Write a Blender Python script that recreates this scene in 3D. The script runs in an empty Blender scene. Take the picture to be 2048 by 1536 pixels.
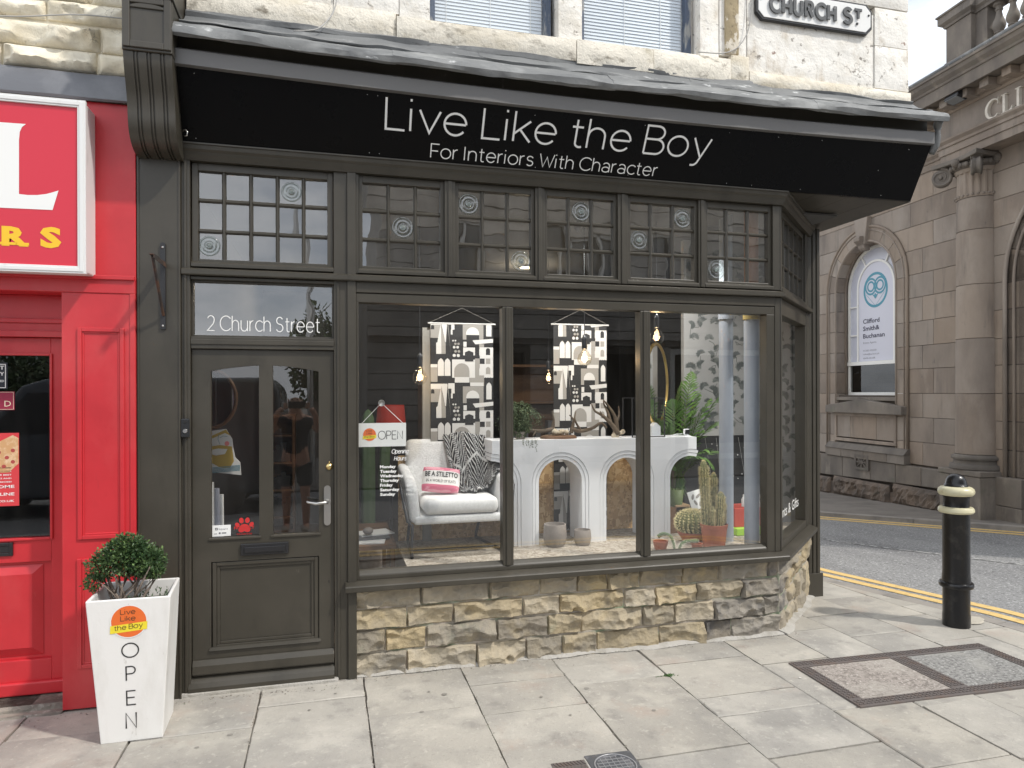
import bpy, math, random
from mathutils import Vector, Matrix, noise as mn
rnd = random.Random(7)
R = math.radians
scene = bpy.context.scene
C = scene.collection

# ---------------------------------------------------------------- camera
F, YAW, HY, CAMD, CAMH, ROLL = 1390.0, R(14.72), 786.0, 4.4, 1.76, R(.15)
cam_d = bpy.data.cameras.new('camera')
cam = bpy.data.objects.new('camera', cam_d)
C.objects.link(cam)
cam_d.sensor_width = 36
cam_d.lens = 36 * F / 2048
cam_d.shift_y = (HY - 768) / 2048
cam_d.clip_start = .05
cam_d.clip_end = 600
cam.matrix_world = Matrix.Translation((0, -CAMD, CAMH)) @ Matrix.Rotation(-YAW, 4, 'Z') @ Matrix.Rotation(R(90), 4, 'X') @ Matrix.Rotation(-ROLL, 4, 'Z')
scene.camera = cam

# ---------------------------------------------------------------- sky, sun, exposure
SUN_EL, SUN_AZ = R(50), R(131)       # azimuth clockwise from +Y (sun to the right, behind the viewer)
SKY_STRENGTH, SUN_STRENGTH, EXPOSURE = .11, 2.4, .3
scene.view_settings.view_transform = 'Standard'
scene.view_settings.look = 'None'
scene.view_settings.exposure = EXPOSURE
scene.view_settings.gamma = 1
scene.view_settings.use_curve_mapping = False
world = bpy.data.worlds.new('World')
scene.world = world
world.use_nodes = True
wn, wl = world.node_tree.nodes, world.node_tree.links
wn.clear()
w_out = wn.new('ShaderNodeOutputWorld')
w_bg = wn.new('ShaderNodeBackground')
w_sky = wn.new('ShaderNodeTexSky')
w_sky.sky_type = 'NISHITA'
w_sky.sun_disc = False
w_sky.sun_elevation = SUN_EL
w_sky.sun_rotation = SUN_AZ
w_tc = wn.new('ShaderNodeTexCoord')
w_map = wn.new('ShaderNodeMapping')
w_map.inputs['Scale'].default_value = (1.6, 1.6, 4.5)
w_map.inputs['Location'].default_value = (3.1, .4, .2)
w_n = wn.new('ShaderNodeTexNoise')
w_n.inputs['Scale'].default_value = 1.7
w_n.inputs['Detail'].default_value = 7
w_n.inputs['Roughness'].default_value = .55
w_r = wn.new('ShaderNodeValToRGB')
w_r.color_ramp.elements[0].position = .28
w_r.color_ramp.elements[0].color = (.45, .45, .45, 1)
w_r.color_ramp.elements[1].position = .5
w_r.color_ramp.elements[1].color = (1, 1, 1, 1)
w_c = wn.new('ShaderNodeValToRGB')           # cloud brightness: grey bellies to white tops
w_c.color_ramp.elements[0].position = .35
w_c.color_ramp.elements[0].color = (8.2, 8.8, 9.8, 1)
w_c.color_ramp.elements[1].position = .68
w_c.color_ramp.elements[1].color = (13.5, 13.8, 14.2, 1)
w_mix = wn.new('ShaderNodeMix')
w_mix.data_type = 'RGBA'
wl.new(w_tc.outputs['Generated'], w_map.inputs['Vector'])
wl.new(w_map.outputs['Vector'], w_n.inputs['Vector'])
wl.new(w_n.outputs['Fac'], w_r.inputs['Fac'])
wl.new(w_n.outputs['Fac'], w_c.inputs['Fac'])
wl.new(w_r.outputs['Color'], w_mix.inputs[0])
wl.new(w_sky.outputs['Color'], w_mix.inputs[6])
wl.new(w_c.outputs['Color'], w_mix.inputs[7])
wl.new(w_mix.outputs[2], w_bg.inputs['Color'])
w_bg.inputs['Strength'].default_value = SKY_STRENGTH
wl.new(w_bg.outputs[0], w_out.inputs['Surface'])
sun_d = bpy.data.lights.new('sun', 'SUN')
sun_d.energy = SUN_STRENGTH
sun_d.angle = R(2.2)                          # thin cloud over the sun
sun_d.color = (1, .95, .87)
sun = bpy.data.objects.new('sun', sun_d)
C.objects.link(sun)
sdir = Vector((math.sin(SUN_AZ) * math.cos(SUN_EL), math.cos(SUN_AZ) * math.cos(SUN_EL), math.sin(SUN_EL)))
sun.rotation_euler = sdir.to_track_quat('Z', 'Y').to_euler()
sun.location = sdir * 30
scene.cycles.max_bounces = 10
scene.cycles.transparent_max_bounces = 24
scene.cycles.use_denoising = True
scene.cycles.sample_clamp_indirect = 6

# ---------------------------------------------------------------- surveying: a photo pixel meets a real plane
_s, _c = math.sin(YAW), math.cos(YAW)
def ray(px, py):
    u, v = (px - 1024) / F, (HY - py) / F
    cr, sr = math.cos(ROLL), math.sin(ROLL)
    u, v = u * cr + v * sr, -u * sr + v * cr
    return Vector((_s + _c * u, _c - _s * u, v))
EYE = Vector((0, -CAMD, CAMH))
def at(px, py, Y=0.0):
    d = ray(px, py)
    return EYE + d * ((Y + CAMD) / d.y)
def ax(px, py=800, Y=0.0): return at(px, py, Y).x
def az(px, py, Y=0.0): return at(px, py, Y).z
GS = .04
def gh(y): return -GS * y if y > 0 else 0.0
def ground(px, py, dz=0.0):
    d = ray(px, py)
    t = (dz - CAMH) / d.z
    if t * d.y - CAMD > 0:
        t = (dz - CAMH + GS * CAMD) / (d.z + GS * d.y)
    return EYE + d * t
BK0, BKD = Vector((9.64, 4.8, 0)), Vector((.083, .9966, 0)).normalized()
BKN = Vector((-BKD.y, BKD.x, 0))            # bank wall: outward normal (towards the street)
def bank(px, py, off=0.0):
    """local bank coordinates (a along the wall, o outwards, z up)"""
    d = ray(px, py)
    p = BK0 + BKN * off
    t = ((p - EYE).x * BKN.x + (p - EYE).y * BKN.y) / (d.x * BKN.x + d.y * BKN.y)
    q = EYE + d * t
    return Vector((-(q - BK0).dot(BKD), off, q.z))
BKM = Matrix(((-BKD.x, -BKN.x, 0, BK0.x), (-BKD.y, -BKN.y, 0, BK0.y), (0, 0, 1, 0), (0, 0, 0, 1)))   # local (a, -o, z) -> world

# ---------------------------------------------------------------- materials
def nd(nt, t, **kw):
    n = nt.nodes.new(t)
    for k, v in kw.items():
        if k in n.inputs: n.inputs[k].default_value = v
        else: setattr(n, k, v)
    return n
def rgba(c): return (c[0], c[1], c[2], 1)
def mixc(nt, fac, a, b, mode='MIX'):
    m = nt.nodes.new('ShaderNodeMix')
    m.data_type = 'RGBA'
    m.blend_type = mode
    for s, v in ((0, fac), (6, a), (7, b)):
        if hasattr(v, 'is_output'): nt.links.new(v, m.inputs[s])
        else: m.inputs[s].default_value = v if s == 0 else rgba(v)
    return m.outputs[2]
def mat(name, base, rough=.6, metal=0.0, layers=(), bump=(), var=0.0, hue=0.0, spec=.5, coat=0.0, coords='Object', shift=True, rvar=0.0, emit=None, sheen=0, crack=None):
    """layers: (colour, scale, lo, hi, stretch, amount); bump: (strength, scale, stretch) each"""
    m = bpy.data.materials.new(name)
    m.use_nodes = True
    nt = m.node_tree
    b = nt.nodes['Principled BSDF']
    L = nt.links
    tc = nd(nt, 'ShaderNodeTexCoord')
    oi = nd(nt, 'ShaderNodeObjectInfo')
    vec = tc.outputs[coords]
    if shift and (layers or bump):
        k = nd(nt, 'ShaderNodeMath', operation='MULTIPLY')
        k.inputs[1].default_value = 37.0
        L.new(oi.outputs['Random'], k.inputs[0])
        add = nd(nt, 'ShaderNodeVectorMath', operation='ADD')
        L.new(vec, add.inputs[0]); L.new(k.outputs[0], add.inputs[1])
        vec = add.outputs[0]
    def tex(scale, stretch, detail=6, rough_=.6, dist=0.0):
        mp = nd(nt, 'ShaderNodeMapping')
        mp.inputs['Scale'].default_value = stretch
        L.new(vec, mp.inputs['Vector'])
        n = nd(nt, 'ShaderNodeTexNoise', Scale=scale, Detail=detail, Roughness=rough_, Distortion=dist)
        L.new(mp.outputs[0], n.inputs['Vector'])
        return n.outputs['Fac']
    col = None
    for ly in layers:
        c, sc, lo, hi = ly[:4]
        st = ly[4] if len(ly) > 4 else (1, 1, 1)
        amt = ly[5] if len(ly) > 5 else 1.0
        f = tex(sc, st)
        mr = nd(nt, 'ShaderNodeMapRange')
        mr.inputs[1].default_value, mr.inputs[2].default_value = lo, hi
        mr.inputs[3].default_value, mr.inputs[4].default_value = 0, amt
        L.new(f, mr.inputs[0])
        col = mixc(nt, mr.outputs[0], col if col is not None else base, c)
    if crack:
        dn = nd(nt, 'ShaderNodeTexNoise', Scale=4.0, Detail=5)
        L.new(vec, dn.inputs['Vector'])
        ds = nd(nt, 'ShaderNodeVectorMath', operation='MULTIPLY_ADD')
        ds.inputs[1].default_value = (.6, .6, .6)
        L.new(dn.outputs['Color'], ds.inputs[0]); L.new(vec, ds.inputs[2])
        vo = nd(nt, 'ShaderNodeTexVoronoi', feature='DISTANCE_TO_EDGE', Scale=crack[0])
        L.new(ds.outputs[0], vo.inputs['Vector'])
        mr = nd(nt, 'ShaderNodeMapRange')
        mr.inputs[1].default_value, mr.inputs[2].default_value, mr.inputs[3].default_value, mr.inputs[4].default_value = crack[1] * .3, crack[1], 1, 0
        L.new(vo.outputs['Distance'], mr.inputs[0])
        mk = nd(nt, 'ShaderNodeMapRange')
        mk.inputs[1].default_value, mk.inputs[2].default_value, mk.inputs[4].default_value = .52, .62, .55
        L.new(tex(1.9, (1, 1, 1)), mk.inputs[0])
        mm = nd(nt, 'ShaderNodeMath', operation='MULTIPLY')
        L.new(mr.outputs[0], mm.inputs[0]); L.new(mk.outputs[0], mm.inputs[1])
        col = mixc(nt, mm.outputs[0], col if col is not None else base, (.13, .10, .07))
    if var or hue:
        h = nd(nt, 'ShaderNodeHueSaturation')
        mr = nd(nt, 'ShaderNodeMapRange')
        mr.inputs[3].default_value, mr.inputs[4].default_value = 1 - var, 1 + var
        L.new(oi.outputs['Random'], mr.inputs[0])
        L.new(mr.outputs[0], h.inputs['Value'])
        if hue:
            k2 = nd(nt, 'ShaderNodeMath', operation='MULTIPLY'); k2.inputs[1].default_value = 17.3
            fr = nd(nt, 'ShaderNodeMath', operation='FRACT')
            m2 = nd(nt, 'ShaderNodeMapRange')
            m2.inputs[3].default_value, m2.inputs[4].default_value = 1 - hue, 1 + hue
            L.new(oi.outputs['Random'], k2.inputs[0]); L.new(k2.outputs[0], fr.inputs[0]); L.new(fr.outputs[0], m2.inputs[0])
            L.new(m2.outputs[0], h.inputs['Saturation'])
        if col is not None: L.new(col, h.inputs['Color'])
        else: h.inputs['Color'].default_value = rgba(base)
        col = h.outputs['Color']
    if col is not None: L.new(col, b.inputs['Base Color'])
    else: b.inputs['Base Color'].default_value = rgba(base)
    b.inputs['Roughness'].default_value = rough
    b.inputs['Metallic'].default_value = metal
    b.inputs['Specular IOR Level'].default_value = spec
    b.inputs['Coat Weight'].default_value = coat
    b.inputs['Coat Roughness'].default_value = .1
    if sheen: b.inputs['Sheen Weight'].default_value = sheen
    if rvar:
        f = tex(5, (1, 1, 1))
        mr = nd(nt, 'ShaderNodeMapRange')
        mr.inputs[1].default_value, mr.inputs[2].default_value = .3, .7
        mr.inputs[3].default_value, mr.inputs[4].default_value = max(.02, rough - rvar), min(1, rough + rvar)
        L.new(f, mr.inputs[0]); L.new(mr.outputs[0], b.inputs['Roughness'])
    nrm = None
    for bp in bump:
        st, sc = bp[:2]
        f = tex(sc, bp[2] if len(bp) > 2 else (1, 1, 1), detail=8, rough_=.65)
        bn = nd(nt, 'ShaderNodeBump')
        bn.inputs['Strength'].default_value = st
        bn.inputs['Distance'].default_value = bp[3] if len(bp) > 3 else .01
        L.new(f, bn.inputs['Height'])
        if nrm is not None: L.new(nrm, bn.inputs['Normal'])
        nrm = bn.outputs[0]
    if nrm is not None: L.new(nrm, b.inputs['Normal'])
    if emit:
        b.inputs['Emission Color'].default_value = rgba(emit[0])
        b.inputs['Emission Strength'].default_value = emit[1]
    return m
def glass(name, tint=(.9, .93, .92), ior=1.5, rough=0.0, boost=1.0, waves=0.0, wscale=3.0, dirt=0.0):
    """window glass: clear transmission with mirror-like reflection by Fresnel"""
    m = bpy.data.materials.new(name)
    m.use_nodes = True
    nt = m.node_tree
    nt.nodes.clear()
    out = nd(nt, 'ShaderNodeOutputMaterial')
    tr = nd(nt, 'ShaderNodeBsdfTransparent'); tr.inputs[0].default_value = rgba(tint)
    gl = nd(nt, 'ShaderNodeBsdfGlossy', Roughness=rough); gl.inputs[0].default_value = (1, 1, 1, 1)
    fr = nd(nt, 'ShaderNodeFresnel')
    ge = nd(nt, 'ShaderNodeNewGeometry')            # a pane reflects alike from both sides
    im = nd(nt, 'ShaderNodeMapRange'); im.inputs[3].default_value, im.inputs[4].default_value = ior, 1 / ior
    nt.links.new(ge.outputs['Backfacing'], im.inputs[0]); nt.links.new(im.outputs[0], fr.inputs['IOR'])
    mx = nd(nt, 'ShaderNodeMixShader')
    k = nd(nt, 'ShaderNodeMath', operation='MULTIPLY'); k.inputs[1].default_value = boost; k.use_clamp = True
    nt.links.new(fr.outputs[0], k.inputs[0])
    nt.links.new(k.outputs[0], mx.inputs[0]); nt.links.new(tr.outputs[0], mx.inputs[1]); nt.links.new(gl.outputs[0], mx.inputs[2])
    last = mx.outputs[0]
    tc = nd(nt, 'ShaderNodeTexCoord')
    if waves:
        n = nd(nt, 'ShaderNodeTexNoise', Scale=wscale, Detail=1)
        bp = nd(nt, 'ShaderNodeBump'); bp.inputs['Strength'].default_value = waves; bp.inputs['Distance'].default_value = .02
        nt.links.new(tc.outputs['Object'], n.inputs['Vector'])
        nt.links.new(n.outputs['Fac'], bp.inputs['Height']); nt.links.new(bp.outputs[0], gl.inputs['Normal'])
    if dirt:
        df = nd(nt, 'ShaderNodeBsdfDiffuse'); df.inputs[0].default_value = (.55, .55, .53, 1)
        mp = nd(nt, 'ShaderNodeMapping'); mp.inputs['Scale'].default_value = (9, 9, .8)
        n = nd(nt, 'ShaderNodeTexNoise', Scale=2.2, Detail=6)
        mr = nd(nt, 'ShaderNodeMapRange')
        mr.inputs[1].default_value, mr.inputs[2].default_value, mr.inputs[3].default_value, mr.inputs[4].default_value = .35, .8, dirt * .25, dirt
        m2 = nd(nt, 'ShaderNodeMixShader')
        nt.links.new(tc.outputs['Object'], mp.inputs[0]); nt.links.new(mp.outputs[0], n.inputs['Vector'])
        nt.links.new(n.outputs['Fac'], mr.inputs[0]); nt.links.new(mr.outputs[0], m2.inputs[0])
        nt.links.new(last, m2.inputs[1]); nt.links.new(df.outputs[0], m2.inputs[2])
        last = m2.outputs[0]
    nt.links.new(last, out.inputs['Surface'])
    return m

M = {}
M['olive'] = mat('olive_paint', (.046, .041, .031), .40, layers=[((.060, .053, .041), 2.2, .42, .66), ((.034, .030, .023), 5, .55, .7, (1, 1, .35), .7), ((.14, .13, .11), 17, .70, .77, (1, 1, .4), .5)], bump=[(.12, 30, (1, 1, .2), .004), (.1, 4)], shift=False)
M['grey_paint'] = mat('grey_trim_paint', (.14, .136, .133), .42, layers=[((.135, .132, .128), 3, .4, .7), ((.24, .235, .22), 22, .68, .78, (.6, 1, 1), .5)], bump=[(.12, 40, (.2, 1, 1), .004)], shift=False)
M['sign_black'] = mat('sign_black', (.0035, .0035, .004), .3, bump=[(.03, 2)], rvar=.06, shift=False, spec=.12)
M['white_letter'] = mat('white_vinyl', (.82, .82, .8), .5)
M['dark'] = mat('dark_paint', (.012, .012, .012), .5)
M['black_metal'] = mat('black_metal', (.018, .018, .02), .35, bump=[(.1, 60)])
M['black_plastic'] = mat('black_plastic', (.02, .021, .023), .32)
M['steel'] = mat('brushed_steel', (.55, .54, .52), .32, metal=1, bump=[(.05, 80, (1, 1, .1))])
M['brass'] = mat('brass', (.72, .55, .25), .25, metal=1)
M['rust'] = mat('rusty_iron', (.04, .033, .03), .7, layers=[((.10, .05, .03), 18, .45, .62)], bump=[(.4, 60)])
M['lead'] = mat('lead_sheet', (.185, .19, .19), .62, spec=.3, layers=[((.12, .125, .13), 2.4, .42, .64, (.5, 1, 1)), ((.30, .305, .30), 7, .52, .7, (.5, 1, 1), .8), ((.75, .76, .75), 20, .63, .70, (.35, 1, 1), .75), ((.06, .06, .06), 15, .66, .72, (.3, 1, 1), .7)], bump=[(.35, 5, (.5, 1, 1), .02), (.2, 40)], shift=False)
M['lead_dark'] = mat('lead_band', (.13, .135, .15), .5, layers=[((.19, .195, .21), 3, .45, .65), ((.6, .6, .6), 26, .7, .78, (1, 1, 1), .5)], bump=[(.3, 6, (.5, 1, 1), .02)], shift=False)
CREAM = [((.55, .49, .38), 3.5, .5, .75, (1, 1, 1), .6), ((.44, .35, .24), 7, .57, .72, (1, 1, .7), .6), ((.13, .105, .08), 15, .62, .69, (1, 1, 1.2), .8), ((.24, .13, .09), 5, .69, .72, (1, 1, 1.6), .9), ((.50, .40, .27), 3, .60, .72, (2.2, 1, .3), .55)]
M['cream'] = mat('cream_masonry_paint', (.86, .83, .77), .75, layers=CREAM, crack=(2.6, .012), bump=[(.5, 9, (1, 1, 1), .03), (.35, 55)], var=.06)
M['cream_sill'] = mat('weathered_sill_stone', (.76, .71, .61), .8, crack=(3.4, .02), layers=[((.56, .48, .34), 4, .5, .7, (.4, 1, 1), .8), ((.16, .13, .09), 10, .58, .68, (.5, 1, 1), .8), ((.3, .26, .16), 3, .6, .75)], bump=[(.6, 9, (1, 1, 1), .03), (.4, 50)], var=.08)
M['cream_rubble'] = mat('cream_rubble_paint', (.82, .76, .62), .72, crack=(5, .014), layers=[((.66, .58, .42), 4, .45, .7), ((.34, .28, .19), 11, .66, .74, (1, 1, 1), .7)], bump=[(.5, 10, (1, 1, 1), .03), (.3, 60)], var=.05)
M['red'] = mat('red_gloss_paint', (.58, .030, .040), .36, layers=[((.47, .022, .03), 1.6, .45, .68), ((.60, .085, .085), 2.6, .5, .7, (1, 1, .5), .6), ((.60, .16, .14), 13, .68, .76, (1, 1, .4), .4), ((.22, .03, .03), 9, .70, .78, (1, 1, .3), .4)], bump=[(.1, 34, (1, 1, .2), .004), (.12, 3)], shift=False)
M['red_sign'] = mat('red_sign_face', (.62, .025, .05), .35)
M['white_alu'] = mat('white_sign_frame', (.74, .74, .73), .4, layers=[((.55, .54, .52), 8, .6, .75, (1, 1, .4), .6)])
M['yellow'] = mat('yellow_vinyl', (.85, .52, .02), .45)
M['riser'] = mat('gritstone', (.40, .335, .23), .85, layers=[((.27, .24, .19), 2.6, .42, .62), ((.47, .385, .24), 5, .55, .7, (1, 1, 1), .7), ((.17, .155, .13), 8, .57, .72, (1, 1, 1), .65), ((.17, .20, .13), 3.5, .62, .75, (1, 1, .6), .6)], bump=[(.55, 28, (1, 1, 1), .015), (.3, 110)], var=.14, hue=.22)
M['riser_dark'] = mat('sooty_gritstone', (.27, .24, .195), .85, layers=[((.12, .112, .105), 4, .45, .66), ((.36, .30, .2), 6, .56, .72, (1, 1, 1), .7)], bump=[(.55, 28, (1, 1, 1), .015), (.3, 110)], var=.18, hue=.3)
M['mortar'] = mat('mortar', (.40, .36, .30), .9, layers=[((.22, .27, .18), 3, .5, .6, (1, 1, 3)), ((.16, .14, .11), 7, .58, .68, (1, 1, 1), .8), ((.50, .42, .36), 8, .5, .7)], bump=[(.6, 40)], shift=False)
M['white_mortar'] = mat('pale_cement', (.44, .42, .385), .9, layers=[((.34, .32, .28), 9, .45, .65)], bump=[(.7, 40, (1, 1, 1), .02)], shift=False)
M['slab'] = mat('york_stone', (.40, .375, .33), .8, layers=[((.29, .275, .25), 1.5, .42, .62, (1, 1, 1), .9), ((.48, .45, .395), 3.5, .5, .68, (1, 1, 1), .8), ((.23, .215, .195), 6, .58, .72, (1, 1, 1), .6), ((.37, .29, .24), 2.0, .58, .70, (1, 1, 1), .55), ((.52, .49, .43), 30, .58, .70, (1, 1, 1), .6), ((.20, .19, .175), 55, .62, .72, (1, 1, 1), .5), ((.15, .14, .13), 17, .745, .765, (1, 1, 1), .6), ((.68, .65, .59), 24, .74, .76, (1, 1, 1), .5)], bump=[(.55, 6, (1, 1, 1), .014), (.55, 55, (1, 1, 1), .007), (.35, 200)], var=.08, hue=.12)
M['joint'] = mat('dirty_joint', (.15, .13, .105), .95, layers=[((.32, .29, .245), 5, .45, .65)], bump=[(.5, 60)], shift=False)
M['kerb'] = mat('kerb_stone', (.30, .275, .245), .85, layers=[((.21, .195, .18), 4, .45, .65)], bump=[(.5, 40)], var=.1)
M['asphalt'] = mat('asphalt', (.25, .25, .25), .85, layers=[((.16, .16, .165), .8, .5, .62, (1, .35, 1), .75), ((.52, .52, .51), 46, .55, .63, (1, 1, 1), .75), ((.07, .07, .07), 38, .55, .64, (1, 1, 1), .75), ((.34, .33, .31), 2.4, .68, .78, (1, .5, 1), .45)], bump=[(.7, 110, (1, 1, 1), .012)], shift=False)
M['far_pave'] = mat('far_pavement', (.20, .18, .16), .85, layers=[((.15, .135, .12), 2, .45, .65)], bump=[(.4, 40)], shift=False)
M['yellow_line'] = mat('yellow_road_paint', (.66, .46, .18), .75, layers=[((.34, .26, .13), 26, .56, .68, (1, 1, 1), .8), ((.70, .5, .2), 6, .5, .7)], bump=[(.5, 110)], shift=False)
M['white_line'] = mat('worn_white_line', (.42, .42, .41), .8, layers=[((.13, .13, .13), 22, .42, .58)], bump=[(.5, 110)], shift=False)
M['bank'] = mat('bank_sandstone', (.30, .25, .208), .82, layers=[((.215, .178, .15), 1.1, .42, .62, (1, 1, .4)), ((.33, .285, .245), 2.2, .52, .7, (1, 1, .5), .8), ((.15, .13, .115), 5, .56, .72, (1, 1, .14), .7), ((.11, .10, .09), 13, .66, .74, (1, 1, .6), .5)], bump=[(.3, 14, (1, 1, 1), .015), (.25, 90)], var=.11, hue=.18)
M['bank_dark'] = mat('bank_weathered_stone', (.195, .17, .145), .85, layers=[((.12, .106, .094), 1.6, .42, .62, (1, 1, .5)), ((.28, .245, .205), 4, .58, .72, (1, 1, .3), .8), ((.13, .135, .10), 3, .6, .72, (1, 1, 1), .6)], bump=[(.35, 12, (1, 1, 1), .02), (.25, 90)], var=.12, hue=.15)
M['bank_rock'] = mat('bank_plinth_stone', (.15, .115, .09), .9, layers=[((.085, .07, .06), 3, .42, .62), ((.055, .05, .04), 7, .56, .7, (1, 1, 1), .7)], bump=[(.6, 20, (1, 1, 1), .02)], var=.15)
def flakes(name, cols, sc=34):
    m = bpy.data.materials.new(name); m.use_nodes = True; nt = m.node_tree; b = nt.nodes['Principled BSDF']; L = nt.links
    tc = nd(nt, 'ShaderNodeTexCoord'); col = None
    for k, (rot, st) in enumerate((((.3, .5, .4), (.35, 1.3, 1.0)), ((1.1, .2, 1.9), (1.4, .4, .6)), ((.7, 1.3, 2.6), (.5, 1.2, .4)))):
        mp = nd(nt, 'ShaderNodeMapping'); mp.inputs['Rotation'].default_value = rot; mp.inputs['Scale'].default_value = st
        L.new(tc.outputs['Object'], mp.inputs[0])
        v = nd(nt, 'ShaderNodeTexVoronoi', Scale=sc * (1, .8, .65)[k]); L.new(mp.outputs[0], v.inputs['Vector'])
        sp_ = nd(nt, 'ShaderNodeSeparateColor'); L.new(v.outputs['Color'], sp_.inputs[0])
        r_ = nd(nt, 'ShaderNodeValToRGB'); r_.color_ramp.elements[0].color = rgba(cols[0]); r_.color_ramp.elements[1].color = rgba(cols[2]); e = r_.color_ramp.elements.new(.5); e.color = rgba(cols[1])
        L.new(sp_.outputs[0], r_.inputs[0])
        if col is None: col = r_.outputs[0]
        else:
            g = nd(nt, 'ShaderNodeMath', operation='GREATER_THAN'); g.inputs[1].default_value = .55; L.new(sp_.outputs[1], g.inputs[0])
            col = mixc(nt, g.outputs[0], col, r_.outputs[0])
    L.new(col, b.inputs['Base Color']); b.inputs['Roughness'].default_value = .7
    return m
M['bank_joint'] = mat('bank_joint', (.075, .06, .05), .95, bump=[(.3, 40)], shift=False)
M['white_paint'] = mat('white_gloss_paint', (.78, .78, .76), .4, layers=[((.55, .52, .45), 16, .64, .74, (1, 1, .4), .6)])
M['blue_paint'] = mat('peeling_blue_frame', (.075, .10, .15), .6, layers=[((.30, .30, .29), 14, .52, .6, (1, 1, .25)), ((.04, .035, .03), 20, .58, .66, (1, 1, .3))], bump=[(.4, 50, (1, 1, .2))])
M['glass'] = glass('shop_glass', (.96, .97, .965), 1.7, boost=1.55, waves=.004, dirt=.015)
M['glass_top'] = glass('leaded_glass', (.80, .82, .80), 1.9, boost=2.0, waves=.03, wscale=6, dirt=.06)
M['glass_side'] = glass('side_glass', (.95, .96, .95), 1.42, boost=.6, waves=.004, dirt=.02)
M['glass_dark'] = glass('tinted_glass', (.35, .36, .36), 1.6, boost=1.2, waves=.01)
M['glass_thin'] = glass('thin_glass', (.94, .95, .95), 1.35)
M['bulb_glass'] = glass('bulb_glass', (.97, .93, .85), 1.4, boost=1.3)

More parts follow.
